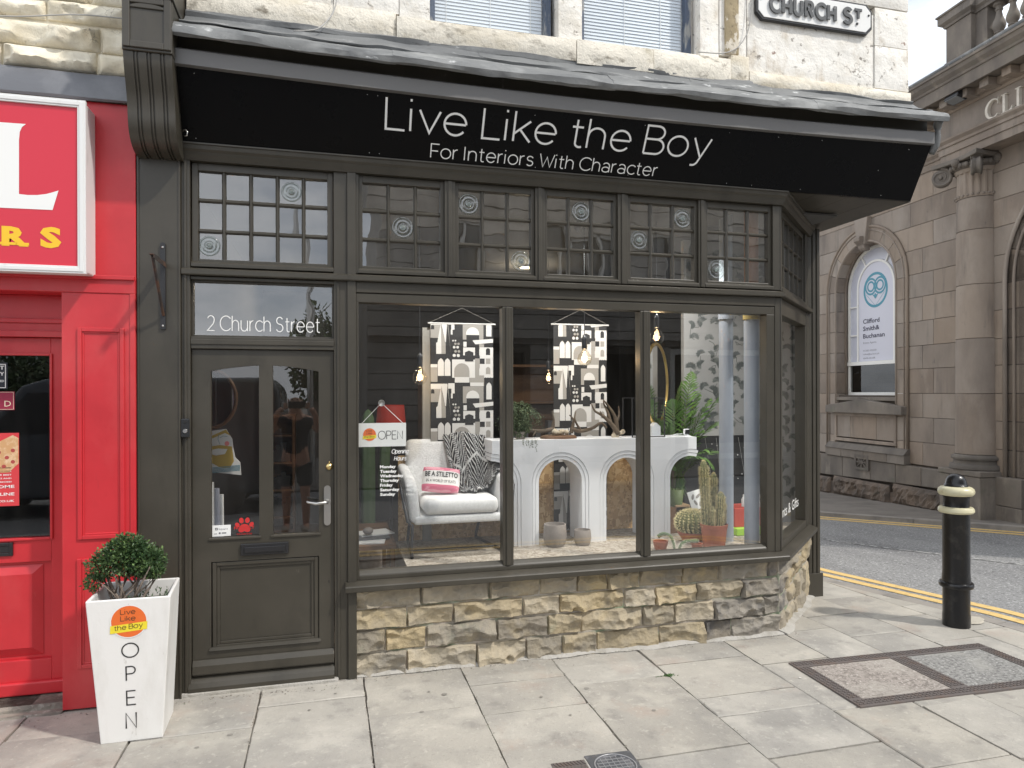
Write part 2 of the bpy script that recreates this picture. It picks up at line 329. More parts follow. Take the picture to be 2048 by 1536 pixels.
# ---------------------------------------------------------------- mesh building
WL = {}
class MB:
    def __init__(s): s.v, s.f, s.m, s.uv = [], [], [], None
    def add(s, vs, fs, mi=0):
        b = len(s.v)
        s.v += [Vector(p) for p in vs]
        for q in fs: s.f.append([b + i for i in q]); s.m.append(mi)
        return s
    def box(s, x0, y0, z0, x1, y1, z1, mi=0):
        return s.add([(x0, y0, z0), (x1, y0, z0), (x1, y1, z0), (x0, y1, z0), (x0, y0, z1), (x1, y0, z1), (x1, y1, z1), (x0, y1, z1)],
                     [(0, 3, 2, 1), (4, 5, 6, 7), (0, 1, 5, 4), (1, 2, 6, 5), (2, 3, 7, 6), (3, 0, 4, 7)], mi)
    def prism(s, pts, vec, mi=0, caps=True):
        n = len(pts); vec = Vector(vec)
        P = [Vector(p) for p in pts]
        fs = [(i, (i + 1) % n, n + (i + 1) % n, n + i) for i in range(n)]
        if caps: fs += [tuple(reversed(range(n))), tuple(range(n, 2 * n))]
        return s.add(P + [p + vec for p in P], fs, mi)
    def tube(s, pts, r, n=8, caps=True, mi=0, squash=1.0):
        pts = [Vector(p) for p in pts]
        rs = r if isinstance(r, (list, tuple)) else [r] * len(pts)
        b = len(s.v); up = None
        for i, p in enumerate(pts):
            d = (pts[min(i + 1, len(pts) - 1)] - pts[max(i - 1, 0)])
            d = d.normalized() if d.length > 1e-9 else Vector((0, 0, 1))
            if up is None: up = Vector((0, 0, 1)) if abs(d.z) < .9 else Vector((1, 0, 0))
            a = d.cross(up)
            a = a.normalized() if a.length > 1e-6 else d.orthogonal().normalized()
            up = a.cross(d).normalized()
            for k in range(n):
                t = 2 * math.pi * k / n
                s.v.append(p + a * (math.cos(t) * rs[i]) + up * (math.sin(t) * rs[i] * squash))
        for i in range(len(pts) - 1):
            for k in range(n):
                s.f.append([b + i * n + k, b + i * n + (k + 1) % n, b + (i + 1) * n + (k + 1) % n, b + (i + 1) * n + k]); s.m.append(mi)
        if caps:
            s.f.append([b + k for k in reversed(range(n))]); s.m.append(mi)
            e = b + (len(pts) - 1) * n
            s.f.append([e + k for k in range(n)]); s.m.append(mi)
        return s
    def lathe(s, prof, cx=0, cy=0, cz=0, n=24, mi=0, a0=0, a1=2 * math.pi):
        b = len(s.v); full = abs(a1 - a0 - 2 * math.pi) < 1e-6
        cols = n if full else n + 1
        for r, z in prof:
            for k in range(cols):
                t = a0 + (a1 - a0) * k / n
                s.v.append(Vector((cx + r * math.cos(t), cy + r * math.sin(t), cz + z)))
        for i in range(len(prof) - 1):
            for k in range(n):
                k2 = (k + 1) % cols
                s.f.append([b + i * cols + k, b + i * cols + k2, b + (i + 1) * cols + k2, b + (i + 1) * cols + k]); s.m.append(mi)
        return s
    def sweep(s, path, prof, mi=0, caps=True, zoff=None):
        """path: plan points (x,y); prof: closed (o,z) with o to the right of travel; mitred corners"""
        P = [Vector((p[0], p[1])) for p in path]
        n = len(prof); b = len(s.v)
        for i, p in enumerate(P):
            d0 = (P[i] - P[i - 1]).normalized() if i else None
            d1 = (P[i + 1] - P[i]).normalized() if i < len(P) - 1 else None
            d0 = d0 or d1; d1 = d1 or d0
            n0, n1 = Vector((d0.y, -d0.x)), Vector((d1.y, -d1.x))
            m = (n0 + n1); m = m / max(.2, (1 + n0.dot(n1)))
            dz = zoff(p.x) if zoff else 0
            for o, z in prof: s.v.append(Vector((p.x + m.x * o, p.y + m.y * o, z + dz)))
        for i in range(len(P) - 1):
            for k in range(n):
                s.f.append([b + i * n + k, b + i * n + (k + 1) % n, b + (i + 1) * n + (k + 1) % n, b + (i + 1) * n + k]); s.m.append(mi)
        if caps:
            s.f.append([b + k for k in reversed(range(n))]); s.m.append(mi)
            e = b + (len(P) - 1) * n
            s.f.append([e + k for k in range(n)]); s.m.append(mi)
        return s
    def frame(s, x0, x1, z0, z1, w, y0, y1, wb=None, wt=None, mi=0):
        wb = w if wb is None else wb; wt = w if wt is None else wt
        s.box(x0, y0, z0, x0 + w, y1, z1, mi); s.box(x1 - w, y0, z0, x1, y1, z1, mi)
        s.box(x0 + w, y0, z0, x1 - w, y1, z0 + wb, mi); s.box(x0 + w, y0, z1 - wt, x1 - w, y1, z1, mi)
        return s
    def ball(s, c, r, n=10, mi=0, sc=(1, 1, 1)):
        pr = [(math.sin(math.pi * i / n) * r, -math.cos(math.pi * i / n) * r) for i in range(n + 1)]
        b = len(s.v)
        s.lathe(pr, 0, 0, 0, n * 2, mi)
        for i in range(b, len(s.v)):
            p = s.v[i]; s.v[i] = Vector((c[0] + p.x * sc[0], c[1] + p.y * sc[1], c[2] + p.z * sc[2]))
        return s
    def xf(s, m, start=0):
        for i in range(start, len(s.v)): s.v[i] = m @ s.v[i]
        return s
    def build(s, name, mats, parent=None, smooth=False, bevel=0.0, seg=2, angle=35, xf=None, fix=False):
        if xf is not None: s.xf(xf)
        w = WL.get(parent.name, Vector()) if parent else Vector()
        me = bpy.data.meshes.new(name)
        me.from_pydata([tuple(p - w) for p in s.v], [], s.f)
        for m in (mats if isinstance(mats, (list, tuple)) else [mats]): me.materials.append(m)
        if any(s.m): me.polygons.foreach_set('material_index', s.m)
        if s.uv:
            ul = me.uv_layers.new(name='UVMap')
            for li, lp in enumerate(me.loops): ul.data[li].uv = s.uv[lp.vertex_index]
        if smooth is True: me.polygons.foreach_set('use_smooth', [True] * len(me.polygons))
        elif smooth: 
            me.polygons.foreach_set('use_smooth', [True] * len(me.polygons))
            me.set_sharp_from_angle(angle=R(smooth))
        if fix:
            import bmesh
            bm = bmesh.new(); bm.from_mesh(me); bmesh.ops.remove_doubles(bm, verts=bm.verts, dist=1e-5); bmesh.ops.recalc_face_normals(bm, faces=bm.faces); bm.to_mesh(me); bm.free()
        me.update()
        o = bpy.data.objects.new(name, me)
        C.objects.link(o)
        if parent: o.parent = parent
        WL[o.name] = w
        if bevel:
            b = o.modifiers.new('bevel', 'BEVEL'); b.width = bevel; b.segments = seg; b.limit_method = 'ANGLE'; b.angle_limit = R(angle)
        return o
def tag(o, label, cat, group=None, kind=None):
    if label: o['label'] = label
    if cat: o['category'] = cat
    if group: o['group'] = group
    if kind: o['kind'] = kind
    return o
def thing(name, label, cat, loc=(0, 0, 0), rz=0.0, group=None, kind=None):
    o = bpy.data.objects.new(name, None)
    o.empty_display_size = .1
    C.objects.link(o)
    o.location = loc; o.rotation_euler.z = rz
    WL[o.name] = Vector(loc) if rz == 0 else Vector()
    return tag(o, label, cat, group, kind)
def inst(o, name, parent, loc=(0, 0, 0), rz=0.0):
    c = o.copy(); c.name = name; C.objects.link(c)
    c.parent = parent; c.location = loc; c.rotation_euler = (0, 0, rz)
    WL[c.name] = WL.get(parent.name, Vector()) if parent else Vector()
    return c
def dup_tree(o, loc, rz=0.0, parent=None):
    c = o.copy(); C.objects.link(c)
    c.parent = parent
    if parent is None: c.location = loc; c.rotation_euler = (o.rotation_euler.x, o.rotation_euler.y, rz)
    for ch in o.children: dup_tree(ch, None, 0, c)
    return c

# ---------------------------------------------------------------- lettering
def arc(cx, cy, rx, ry, a0, a1, n=None):
    n = n or max(6, int(abs(a1 - a0) / 12))
    return [(cx + rx * math.cos(R(a0 + (a1 - a0) * i / n)), cy + ry * math.sin(R(a0 + (a1 - a0) * i / n))) for i in range(n + 1)]
X = .72
GL = {
 ' ': (.30, []), 'L': (.60, [[(0, 1), (0, 0), (.52, 0)]]), 'i': (.17, [[(0, X), (0, 0)], [(0, .95), (0, 1.03)]]),
 'l': (.17, [[(0, 1.02), (0, 0)]]), 'v': (.62, [[(0, X), (.29, 0), (.58, X)]]),
 'e': (.74, [[(.02, .37), (.62, .37)], arc(.32, .36, .31, .36, 2, 322)]),
 'k': (.56, [[(0, 1.02), (0, 0)], [(.47, X), (0, .25)], [(.17, .42), (.5, 0)]]),
 't': (.44, [[(.14, .95)] + [(.14, .16)] + arc(.28, .14, .14, .14, 180, 300)[1:], [(0, .70), (.34, .70)]]),
 'h': (.66, [[(0, 1.02), (0, 0)], [(0, .38)] + arc(.27, .44, .26, .28, 165, 0) + [(.53, 0)]]),
 'n': (.66, [[(0, X), (0, 0)], [(0, .38)] + arc(.27, .44, .26, .28, 165, 0) + [(.53, 0)]]),
 'm': (1.02, [[(0, X), (0, 0)], [(0, .38)] + arc(.22, .46, .22, .26, 165, 0) + [(.44, 0)], [(.44, .38)] + arc(.66, .46, .22, .26, 165, 0) + [(.88, 0)]]),
 'u': (.66, [[(0, X), (0, .28)] + arc(.26, .28, .26, .28, 180, 345) , [(.53, X), (.53, 0)]]),
 'r': (.40, [[(0, X), (0, 0)], [(0, .36)] + arc(.26, .40, .26, .31, 170, 85)]),
 'B': (.70, [[(0, 0), (0, 1), (.34, 1)] + arc(.34, .765, .24, .235, 90, -90) + [(0, .53)], [(.34, .53)] + arc(.37, .265, .26, .265, 90, -90) + [(0, 0)]]),
 'o': (.76, [arc(.33, .36, .33, .36, 0, 360, 30)]), 'y': (.62, [[(0, X), (.31, .04)], [(.58, X), (.25, -.18)] + arc(.10, -.14, .14, .14, 330, 270)[1:] + [(.03, -.28)]]),
 'F': (.60, [[(0, 0), (0, 1), (.55, 1)], [(0, .5), (.48, .5)]]), 'I': (.20, [[(0, 1), (0, 0)]]),
 's': (.56, [[(.44, .60)] + arc(.24, .55, .20, .17, 30, 250) + arc(.24, .19, .22, .19, 75, -150)]),
 'W': (1.10, [[(0, 1), (.27, 0), (.52, .78), (.77, 0), (1.04, 1)]]),
 'C': (.90, [arc(.47, .5, .47, .5, 40, 320, 26)]), 'O': (1.06, [arc(.49, .5, .49, .5, 0, 360, 36)]),
 'a': (.66, [[(.06, .60)] + arc(.27, .47, .26, .25, 130, 0) + [(.53, 0)], arc(.265, .2, .265, .2, 0, 360, 24)]),
 'c': (.62, [arc(.33, .36, .33, .36, 42, 318)]), 'd': (.74, [arc(.31, .36, .31, .36, 0, 360, 26), [(.62, 1.02), (.62, 0)]]),
 'g': (.72, [arc(.31, .36, .31, .36, 0, 360, 26), [(.62, X), (.62, -.06)] + arc(.33, -.04, .29, .22, 0, -150)]),
 'p': (.74, [arc(.31, .36, .31, .36, 0, 360, 26), [(0, X), (0, -.28)]]),
 'f': (.40, [[(.36, 1.0)] + arc(.28, .84, .15, .16, 90, 180) + [(.13, 0)], [(0, .68), (.32, .68)]]),
 '2': (.66, [arc(.28, .72, .27, .28, 160, -20) + [(.45, .45), (0, 0), (.56, 0)]]),
 'S': (.70, [[(.52, .86)] + arc(.29, .76, .25, .24, 35, 255) + arc(.28, .26, .28, .26, 70, -155)]),
 'P': (.68, [[(0, 0), (0, 1), (.32, 1)] + arc(.32, .74, .27, .26, 90, -90) + [(0, .48)]]),
 'E': (.66, [[(.56, 1), (0, 1), (0, 0), (.57, 0)], [(0, .52), (.50, .52)]]), 'N': (.86, [[(0, 0), (0, 1), (.68, 0), (.68, 1)]]),
 'H': (.82, [[(0, 0), (0, 1)], [(.64, 0), (.64, 1)], [(0, .5), (.64, .5)]]), 'U': (.82, [[(0, 1), (0, .32)] + arc(.31, .32, .31, .32, 180, 360) + [(.62, 1)]]),
 'R': (.74, [[(0, 0), (0, 1), (.32, 1)] + arc(.32, .745, .26, .255, 90, -90) + [(0, .49)], [(.3, .49), (.58, 0)]]),
 'T': (.66, [[(0, 1), (.6, 1)], [(.3, 1), (.3, 0)]]), 'M': (.95, [[(0, 0), (0, 1), (.4, .3), (.8, 1), (.8, 0)]]), 'D': (.80, [[(0, 0), (0, 1), (.28, 1)] + arc(.28, .5, .38, .5, 90, -90) + [(0, 0)]]),
 'A': (.78, [[(0, 0), (.35, 1), (.70, 0)], [(.12, .33), (.58, .33)]]), 'Y': (.7, [[(0, 1), (.32, .48), (.64, 1)], [(.32, .48), (.32, 0)]]), '.': (.2, [[(0, 0), (0, .08)]]), '&': (.8, [[(.62, 0), (.12, .72)] + arc(.28, .8, .18, .2, 200, -30) + arc(.26, .24, .26, .24, 110, 330) + [(.62, .45)]]),
}
def stroke_text(mb, txt, w, h, o, ux, uy, un, weight=.08, track=.07, eps=2e-4, mi=0, fitw=True, slant=0.0):
    """flat monoline lettering: width w, cap height h, from point o along ux / uy, offsets along un"""
    tot, items = 0.0, []
    for ch in txt:
        adv, st = GL[ch]
        items.append((tot, st)); tot += adv + (track if ch != ' ' else 0)
    tot = max(1e-6, tot - track - .05)
    sx = w / tot if fitw else h
    ux, uy, un, o = Vector(ux), Vector(uy), Vector(un), Vector(o)
    k, hw = 0, weight * h / 2
    each = mb if callable(mb) else None
    for x0, st in items:
        if each: mb = MB()
        for ln in st:
            pts = [Vector(((x0 + p[0] + slant * p[1]) * sx, p[1] * h)) for p in ln]
            closed = (pts[0] - pts[-1]).length < 1e-6
            L, Rr = [], []
            for i, p in enumerate(pts):
                a = pts[i - 1] if i else (pts[-2] if closed else None)
                b = pts[i + 1] if i < len(pts) - 1 else (pts[1] if closed else None)
                d0 = (p - a).normalized() if a is not None else None
                d1 = (b - p).normalized() if b is not None else None
                d0 = d0 or d1; d1 = d1 or d0
                n0, n1 = Vector((-d0.y, d0.x)), Vector((-d1.y, d1.x))
                m = (n0 + n1) / max(.45, 1 + n0.dot(n1))
                L.append(p + m * hw); Rr.append(p - m * hw)
            dz = un * (eps * (k % 9)); k += 1
            W = [o + ux * q.x + uy * q.y + dz for q in L] + [o + ux * q.x + uy * q.y + dz for q in Rr]
            n = len(pts)
            mb.add(W, [(i, n + i, n + i + 1, i + 1) for i in range(n - 1)], mi)
        if each and mb.v: each(mb)
    return mb
def font_text(mb, txt, w, h, o, ux, uy, bold=0.0, mi=0, shear=0.0, depth=0.0, un=None, align='L'):
    """small print in the built-in face, fitted to width w (None: natural) and cap height h"""
    cu = bpy.data.curves.new('lettering', 'FONT')
    cu.body = txt; cu.size = 1; cu.offset = bold; cu.shear = shear; cu.resolution_u = 2
    ob = bpy.data.objects.new('lettering', cu)
    C.objects.link(ob)
    me = bpy.data.meshes.new_from_object(ob.evaluated_get(bpy.context.evaluated_depsgraph_get()))
    C.objects.unlink(ob); bpy.data.objects.remove(ob)
    if not me.vertices: return mb
    xs = [v.co.x for v in me.vertices]
    x0, x1 = min(xs), max(xs)
    sy = h / .73
    sx = w / (x1 - x0) if w else sy
    ux, uy, o = Vector(ux), Vector(uy), Vector(o)
    off = -(x1 - x0) * sx / 2 if align == 'C' else 0
    P = [o + ux * ((v.co.x - x0) * sx + off) + uy * (v.co.y * sy) for v in me.vertices]
    F_ = [tuple(p.vertices) for p in me.polygons]
    mb.add(P, F_, mi)
    if depth and un is not None:
        un = Vector(un)
        cnt = {}
        for f in F_:
            for i in range(len(f)):
                e = (f[i], f[(i + 1) % len(f)]); cnt[tuple(sorted(e))] = cnt.get(tuple(sorted(e)), 0) + 1
        b = len(mb.v)
        mb.v += [p - un * depth for p in P]
        for f in F_:
            for i in range(len(f)):
                e = (f[i], f[(i + 1) % len(f)])
                if cnt[tuple(sorted(e))] == 1:
                    a0 = b - len(P)
                    mb.f.append([a0 + e[1], a0 + e[0], b + e[0], b + e[1]]); mb.m.append(mi)
    bpy.data.meshes.remove(me)
    return mb
def poly2(mb, pts, o, ux, uy, mi=0):
    """flat n-gon of 2D points"""
    o, ux, uy = Vector(o), Vector(ux), Vector(uy)
    return mb.add([o + ux * p[0] + uy * p[1] for p in pts], [tuple(range(len(pts)))], mi)
def fbm(p, o=4): return mn.fractal(Vector(p), 1.0, 2.0, o)
def rock(mb, w, h, m, depth=.05, cell=.014, seed=0.0, edge=.012, mi=0, back=.06, smooth=1.0, scoops=0):
    """rock-faced block: local x 0..w, z 0..h, face towards -y"""
    nx, nz = max(3, int(w / cell)), max(3, int(h / cell))
    b = len(mb.v); o = seed * 13.7
    sr = random.Random(seed * 7.31 + w)
    SC = [(sr.uniform(0, w), sr.choice((sr.uniform(-.02, h * .45), sr.uniform(0, h), sr.uniform(h * .7, h + .03))), sr.uniform(.25, .62) * min(h, .2) * sr.uniform(.8, 1.9), sr.uniform(.02, .6), sr.uniform(.45, 1.0)) for _ in range(scoops)]
    for j in range(nz + 1):
        for i in range(nx + 1):
            x, z = w * i / nx, h * j / nz
            e = min(x, w - x, z, h - z)
            k = min(1, e / edge) if edge else 1
            k = k * k * (3 - 2 * k)
            q = Vector((x * 7 + o, z * 9 + o * .7, o))
            d = .45 + .5 * fbm(q, 3) + .35 * abs(fbm(q * 2.1 + Vector((5, 3, 1)), 3)) + .25 * (mn.voronoi(q * 1.3)[0][0] - .3)
            if scoops:
                d = 1.0 + .22 * fbm(q * .6, 2)
                for sx, sz, sr_, lv, asp in SC:
                    dd = ((x - sx) ** 2 * asp * asp + (z - sz) ** 2) / (sr_ * sr_)
                    if dd < 1.4: d = min(d, lv + (1.05 - lv) * dd)
                d += .10 * fbm(q * 3.3, 2)
            d = max(.05, d)
            jx = (rnd.random() - .5) * .35 * w / nx if 0 < i < nx else 0
            jz = (rnd.random() - .5) * .35 * h / nz if 0 < j < nz else 0
            mb.v.append(m @ Vector((x + jx, -depth * d * k, z + jz)))
    for j in range(nz):
        for i in range(nx):
            a = b + j * (nx + 1) + i
            mb.f.append([a, a + 1, a + nx + 2, a + nx + 1]); mb.m.append(mi)
    # sides back into the wall
    ring = [(i, 0) for i in range(nx)] + [(nx, j) for j in range(nz)] + [(i, nz) for i in range(nx, 0, -1)] + [(0, j) for j in range(nz, 0, -1)]
    b2 = len(mb.v)
    for i, j in ring: mb.v.append(m @ Vector((w * i / nx, back, h * j / nz)))
    for k in range(len(ring)):
        k2 = (k + 1) % len(ring)
        a0, a1 = b + ring[k][1] * (nx + 1) + ring[k][0], b + ring[k2][1] * (nx + 1) + ring[k2][0]
        mb.f.append([a1, a0, b2 + k, b2 + k2]); mb.m.append(mi)
    return mb
I4 = Matrix.Identity(4)
def T(x, y, z): return Matrix.Translation((x, y, z))
# ================================================================ ground, road, pavement
def sheet(name, pts, z, m, step=None, kind='structure'):
    """flat sheet over a plan polygon, following the fall of the side street"""
    mb = MB()
    cut = []
    for i, p in enumerate(pts):
        q = pts[(i + 1) % len(pts)]
        cut.append(p)
        if (p[1] > 0) != (q[1] > 0) and abs(p[1]) > 1e-6 and abs(q[1]) > 1e-6:
            t = p[1] / (p[1] - q[1]); cut.append((p[0] + (q[0] - p[0]) * t, 0.0))
    for sgn in (1, -1):
        pp = [p for p in cut if p[1] * sgn >= -1e-9]
        if len(pp) >= 3: mb.add([(x, y, gh(y) + z) for x, y in pp], [tuple(range(len(pp)))])
    o = mb.build(name, m)
    return tag(o, None, None, kind=kind)
sheet('ground', [(-150, -150), (150, -150), (150, 150), (-150, 150)], -.16, M['far_pave'])
KERB = [(4.20, 9.0), (4.46, 3.4), (4.66, 1.66), (5.02, -.22), (5.17, -1.2), (5.0, -2.2), (4.4, -2.9), (3.4, -3.15), (-14, -3.15)]
FARK = [(-14, -8.6), (13.6, -8.6), (11.4, -2.0), (9.117, 2.962), (7.622, 5.148), (6.9, 9.0), (6.4, 30)]
sheet('road', [(4.1, 30)] + KERB + FARK, -.022, M['asphalt'])
sheet('far_pavement', [(30, -8), (13.6, -8.5)] + FARK[2:] + [(12, 30), (30, 30)], .03, M['far_pave'])
sheet('opposite_pavement', [(-14, -8.7), (13.5, -8.7), (30, -8.2), (30, -14), (-40, -14), (-40, -8.7)], -.005, M['far_pave'])
pave = sheet('pavement', [(-14, 0.3), (-14, -3.15)] + KERB[::-1][1:] + [(4.2, 9), (4.2, .3)], -.02, M['joint'])
WL[pave.name] = Vector()

def clip(poly, a, b):
    """keep the part of poly to the left of a->b"""
    out = []
    def side(p): return (b[0] - a[0]) * (p[1] - a[1]) - (b[1] - a[1]) * (p[0] - a[0])
    for i, p in enumerate(poly):
        q = poly[(i + 1) % len(poly)]
        sp, sq = side(p), side(q)
        if sp >= 0: out.append(p)
        if (sp > 0) != (sq > 0) and abs(sp - sq) > 1e-12:
            t = sp / (sp - sq); out.append((p[0] + (q[0] - p[0]) * t, p[1] + (q[1] - p[1]) * t))
    return out
def inset(poly, d):
    n = len(poly); out = []
    for i in range(n):
        p0, p1, p2 = Vector(poly[i - 1]), Vector(poly[i]), Vector(poly[(i + 1) % n])
        d0, d1 = (p1 - p0), (p2 - p1)
        if d0.length < 1e-6 or d1.length < 1e-6: continue
        d0.normalize(); d1.normalize()
        n0, n1 = Vector((-d0.y, d0.x)), Vector((-d1.y, d1.x))
        m = (n0 + n1) / max(.5, 1 + n0.dot(n1))
        out.append(p1 + m * d)
    return out
def ccw(poly):
    a = sum(poly[i - 1][0] * poly[i][1] - poly[i][0] * poly[i - 1][1] for i in range(len(poly)))
    return poly if a > 0 else poly[::-1]
KIN = [(x - .142, y) for x, y in KERB[:5]] + [(4.9, -2.1), (4.32, -2.75), (3.4, -3.0), (-14, -3.0)]
ORI = 1
def slab(poly, gap=.0028):
    for i in range(len(KIN) - 1):
        ya, yb_ = sorted((KIN[i][1], KIN[i + 1][1])); py_ = [p[1] for p in poly]
        if (i < 5 and max(p[0] for p in poly) > 4.0 and yb_ > min(py_) and ya < max(py_)) or (i >= 5 and min(py_) < -2.5):
            poly = clip(poly, KIN[i], KIN[i + 1]) if ORI < 0 else clip(poly, KIN[i + 1], KIN[i])
            if len(poly) < 3: return
    poly = ccw(poly)
    a = abs(sum(poly[i - 1][0] * poly[i][1] - poly[i][0] * poly[i - 1][1] for i in range(len(poly)))) / 2
    if a < .01: return
    g = gap * (.6 + rnd.random() * .8)
    def rough(pl, amp, sh):
        out = []
        n = len(pl)
        for i in range(n):
            a_, b_ = Vector(pl[i]), Vector(pl[(i + 1) % n])
            d_ = b_ - a_; m = max(1, int(d_.length / .035))
            if d_.length < 1e-6: continue
            nn = Vector((-d_.y, d_.x)).normalized()
            for k in range(m):
                p = a_ + d_ * (k / m)
                w_ = amp * max(0, fbm((p.x * 9 + sh, p.y * 9, sh), 3) + .1) + amp * 2.2 * max(0, fbm((p.x * 3.1, p.y * 3.1 + sh, 4), 2) - .33)
                if k == 0: w_ += abs(rnd.gauss(0, .003))
                out.append(p + nn * w_)
        return out
    o, t = inset(poly, g), inset(poly, g + .006)
    if len(o) != len(t): return
    sh_ = rnd.random() * 90
    o, t = rough(o, .005, sh_), rough(t, .005, sh_)
    if len(o) != len(t): t = [Vector(p) for p in o]
    dz, tx, ty = rnd.uniform(-.0025, .0025), rnd.uniform(-.003, .003), rnd.uniform(-.003, .003)
    cx, cy = sum(p[0] for p in poly) / len(poly), sum(p[1] for p in poly) / len(poly)
    def z(p): return gh(p[1]) + dz + tx * (p[0] - cx) + ty * (p[1] - cy)
    n = len(o)
    mb = MB()
    mb.add([(p[0], p[1], z(p) - .03) for p in o] + [(p[0], p[1], z(p) - .005) for p in o] + [(p[0], p[1], z(p)) for p in t],
           [(i, (i + 1) % n, n + (i + 1) % n, n + i) for i in range(n)] + [(n + i, n + (i + 1) % n, 2 * n + (i + 1) % n, 2 * n + i) for i in range(n)] + [tuple(range(2 * n, 3 * n))])
    mb.build('paving_slab', M['slab'], pave)
COLS = [(-3.4, -2.8, [.2, -.5, -1.1, -1.9, -2.4, -3]), (-2.8, -2.2, [.2, -.8, -1.3, -2.1, -3]), (-2.2, -1.6, [.2, -.6, -1.2, -1.75, -2.4, -3]), (-1.6, -.985, [.2, -.35, -.9, -1.5, -2.2, -3]),
        (-.985, -.395, [.15, -.505, -1.05, -1.6, -2.3, -3]), (-.395, .2, [.15, -.265, -1.02, -1.7, -2.4, -3]), (.2, .808, [.1, -.56, -1.27, -1.9, -2.4, -3]), (.808, 1.416, [.1, -.30, -.69, -1.42, -2.0, -3]),
        (1.416, 2.035, [.1, -.45, -1.33, -2.0, -2.5, -3]), (2.035, 2.69, [.1, -.30, -.81, -1.04, -1.48, -2.2, -3]), (2.69, 3.20, [.1, -.47, -1.13, -1.75, -2.4, -3]),
        (3.20, 3.62, [.55, .02, -.52, -1.22, -1.8, -2.4, -3]), (3.62, 4.11, [.9, .30, -.18, -.55, -1.12, -1.7, -2.3, -3]), (4.11, 4.58, [2.2, 1.5, .72, .10, -.42, -.85, -1.5, -2.1, -2.9]), (4.58, 5.3, [3.0, 2.2, 1.35, .36, -.30, -.95, -1.6, -2.2])]
for x0, x1, ys in COLS:
    for k in range(len(ys) - 1):
        slab([(x0 + rnd.uniform(-.003, .003), ys[k + 1]), (x1, ys[k + 1] + rnd.uniform(-.006, .006)), (x1, ys[k]), (x0, ys[k])])
for x in range(-14, -3):
    for y in (.2, -.7, -1.4, -2.1): slab([(x + .6, y - .7), (x + 1.58, y - .7), (x + 1.58, y), (x + .6, y)])
for k in range(4): slab([(4.2, 3.0 + k), (4.9, 3.0 + k), (4.9, 4.0 + k), (4.2, 4.0 + k)])
# kerb stones on both sides of the road
def kerbline(pts, side, top=0.0, w=.14):
    for i in range(len(pts) - 1):
        a, b = Vector(pts[i]), Vector(pts[i + 1])
        n = max(1, int((b - a).length / .92))
        if (b - a).length > 12: n = 1
        d = (b - a).normalized(); nn = Vector((-d.y, d.x)) * side * w
        for k in range(n):
            p, q = a + (b - a) * (k / n) + d * .003, a + (b - a) * ((k + 1) / n) - d * .003
            mb = MB()
            def V(p, z): return (p.x, p.y, gh(p.y) + z)
            zt = top + rnd.uniform(-.003, .003)
            c1 = nn.normalized() * .015
            mb.add([V(p, -.14), V(q, -.14), V(q, zt - .015), V(p, zt - .015), V(p + c1, zt), V(q + c1, zt), V(q + nn, zt), V(p + nn, zt), V(p + nn, -.14), V(q + nn, -.14)],
                   [(0, 1, 2, 3), (3, 2, 5, 4), (4, 5, 6, 7), (7, 6, 9, 8), (0, 3, 4, 7, 8), (1, 9, 6, 5, 2)])
            mb.build('kerb_stone', M['kerb'], pave)
kerbline(KERB, -1)
kerbline([(p[0], p[1]) for p in FARK[1:6]], -1, .036, .16)
def stripe(name, pts, w, z, m, label=None):
    mb = MB(); P = [Vector(p) for p in pts]
    P2 = []
    for i in range(len(P) - 1):
        n = max(1, int((P[i + 1] - P[i]).length / .1))
        P2 += [P[i] + (P[i + 1] - P[i]) * (k / n) for k in range(n)]
    P2.append(P[-1])
    for i, p in enumerate(P2):
        d = (P2[min(i + 1, len(P2) - 1)] - P2[max(i - 1, 0)]).normalized()
        nn = Vector((-d.y, d.x)) * w / 2
        mb.v += [Vector((p.x + nn.x, p.y + nn.y, gh(p.y) + z)), Vector((p.x - nn.x, p.y - nn.y, gh(p.y) + z))]
        if i: mb.f.append([2 * i - 2, 2 * i - 1, 2 * i + 1, 2 * i]); mb.m.append(0)
    return tag(mb.build(name, m), label, None, kind='structure')
def off(pts, d):
    P = [Vector(p) for p in pts]; out = []
    for i, p in enumerate(P):
        t = (P[min(i + 1, len(P) - 1)] - P[max(i - 1, 0)]).normalized()
        out.append((p.x - t.y * d, p.y + t.x * d))
    return out
for d in (.15, .32): stripe('yellow_line', off(KERB, d), .10, -.017, M['yellow_line'])
for d in (.14, .34): stripe('yellow_line', off(FARK[1:], d), .10, -.017, M['yellow_line'])
stripe('white_line', [(5.9, 8), (6.25, 3.1), (7.12, 1.3), (7.9, -1.2)], .06, -.017, M['white_line'])

# ================================================================ the corner shop
shop = thing('corner_shop', 'dark olive shopfront with bay window under a long black fascia, painted stone above', 'shop', (1.6, 0, 0))
OL, GP = M['olive'], M['grey_paint']
C0, C1 = Vector((3.182, 0)), Vector((4.075, .84))
TH = math.atan2(C1.y - C0.y, C1.x - C0.x)
CM = T(C0.x, C0.y, 0) @ Matrix.Rotation(TH, 4, 'Z')            # canted side: local x along it, y inwards
CL = (C1 - C0).length
MB().box(-1.058, -.03, -.02, -.83, .12, 3.14).box(-1.058, -.036, -.02, -1.045, -.03, 3.12).box(-.842, -.036, -.02, -.83, -.03, 3.12).build('pilaster', OL, shop, bevel=.003)
MB().box(-.83, -.012, -.02, -.783, .12, 3.14).box(-.815, -.02, -.02, -.80, -.012, 3.12).build('door_post', OL, shop, bevel=.003)
MB().box(.028, 0, .0, .108, .12, 3.14).box(.045, -.008, .02, .06, 0, 2.44).build('door_post', OL, shop, bevel=.003)
MB().box(.108, -.014, -.0, .160, .11, .555).box(.108, -.014, .59, .160, .12, 3.14).build('post', OL, shop, bevel=.003)
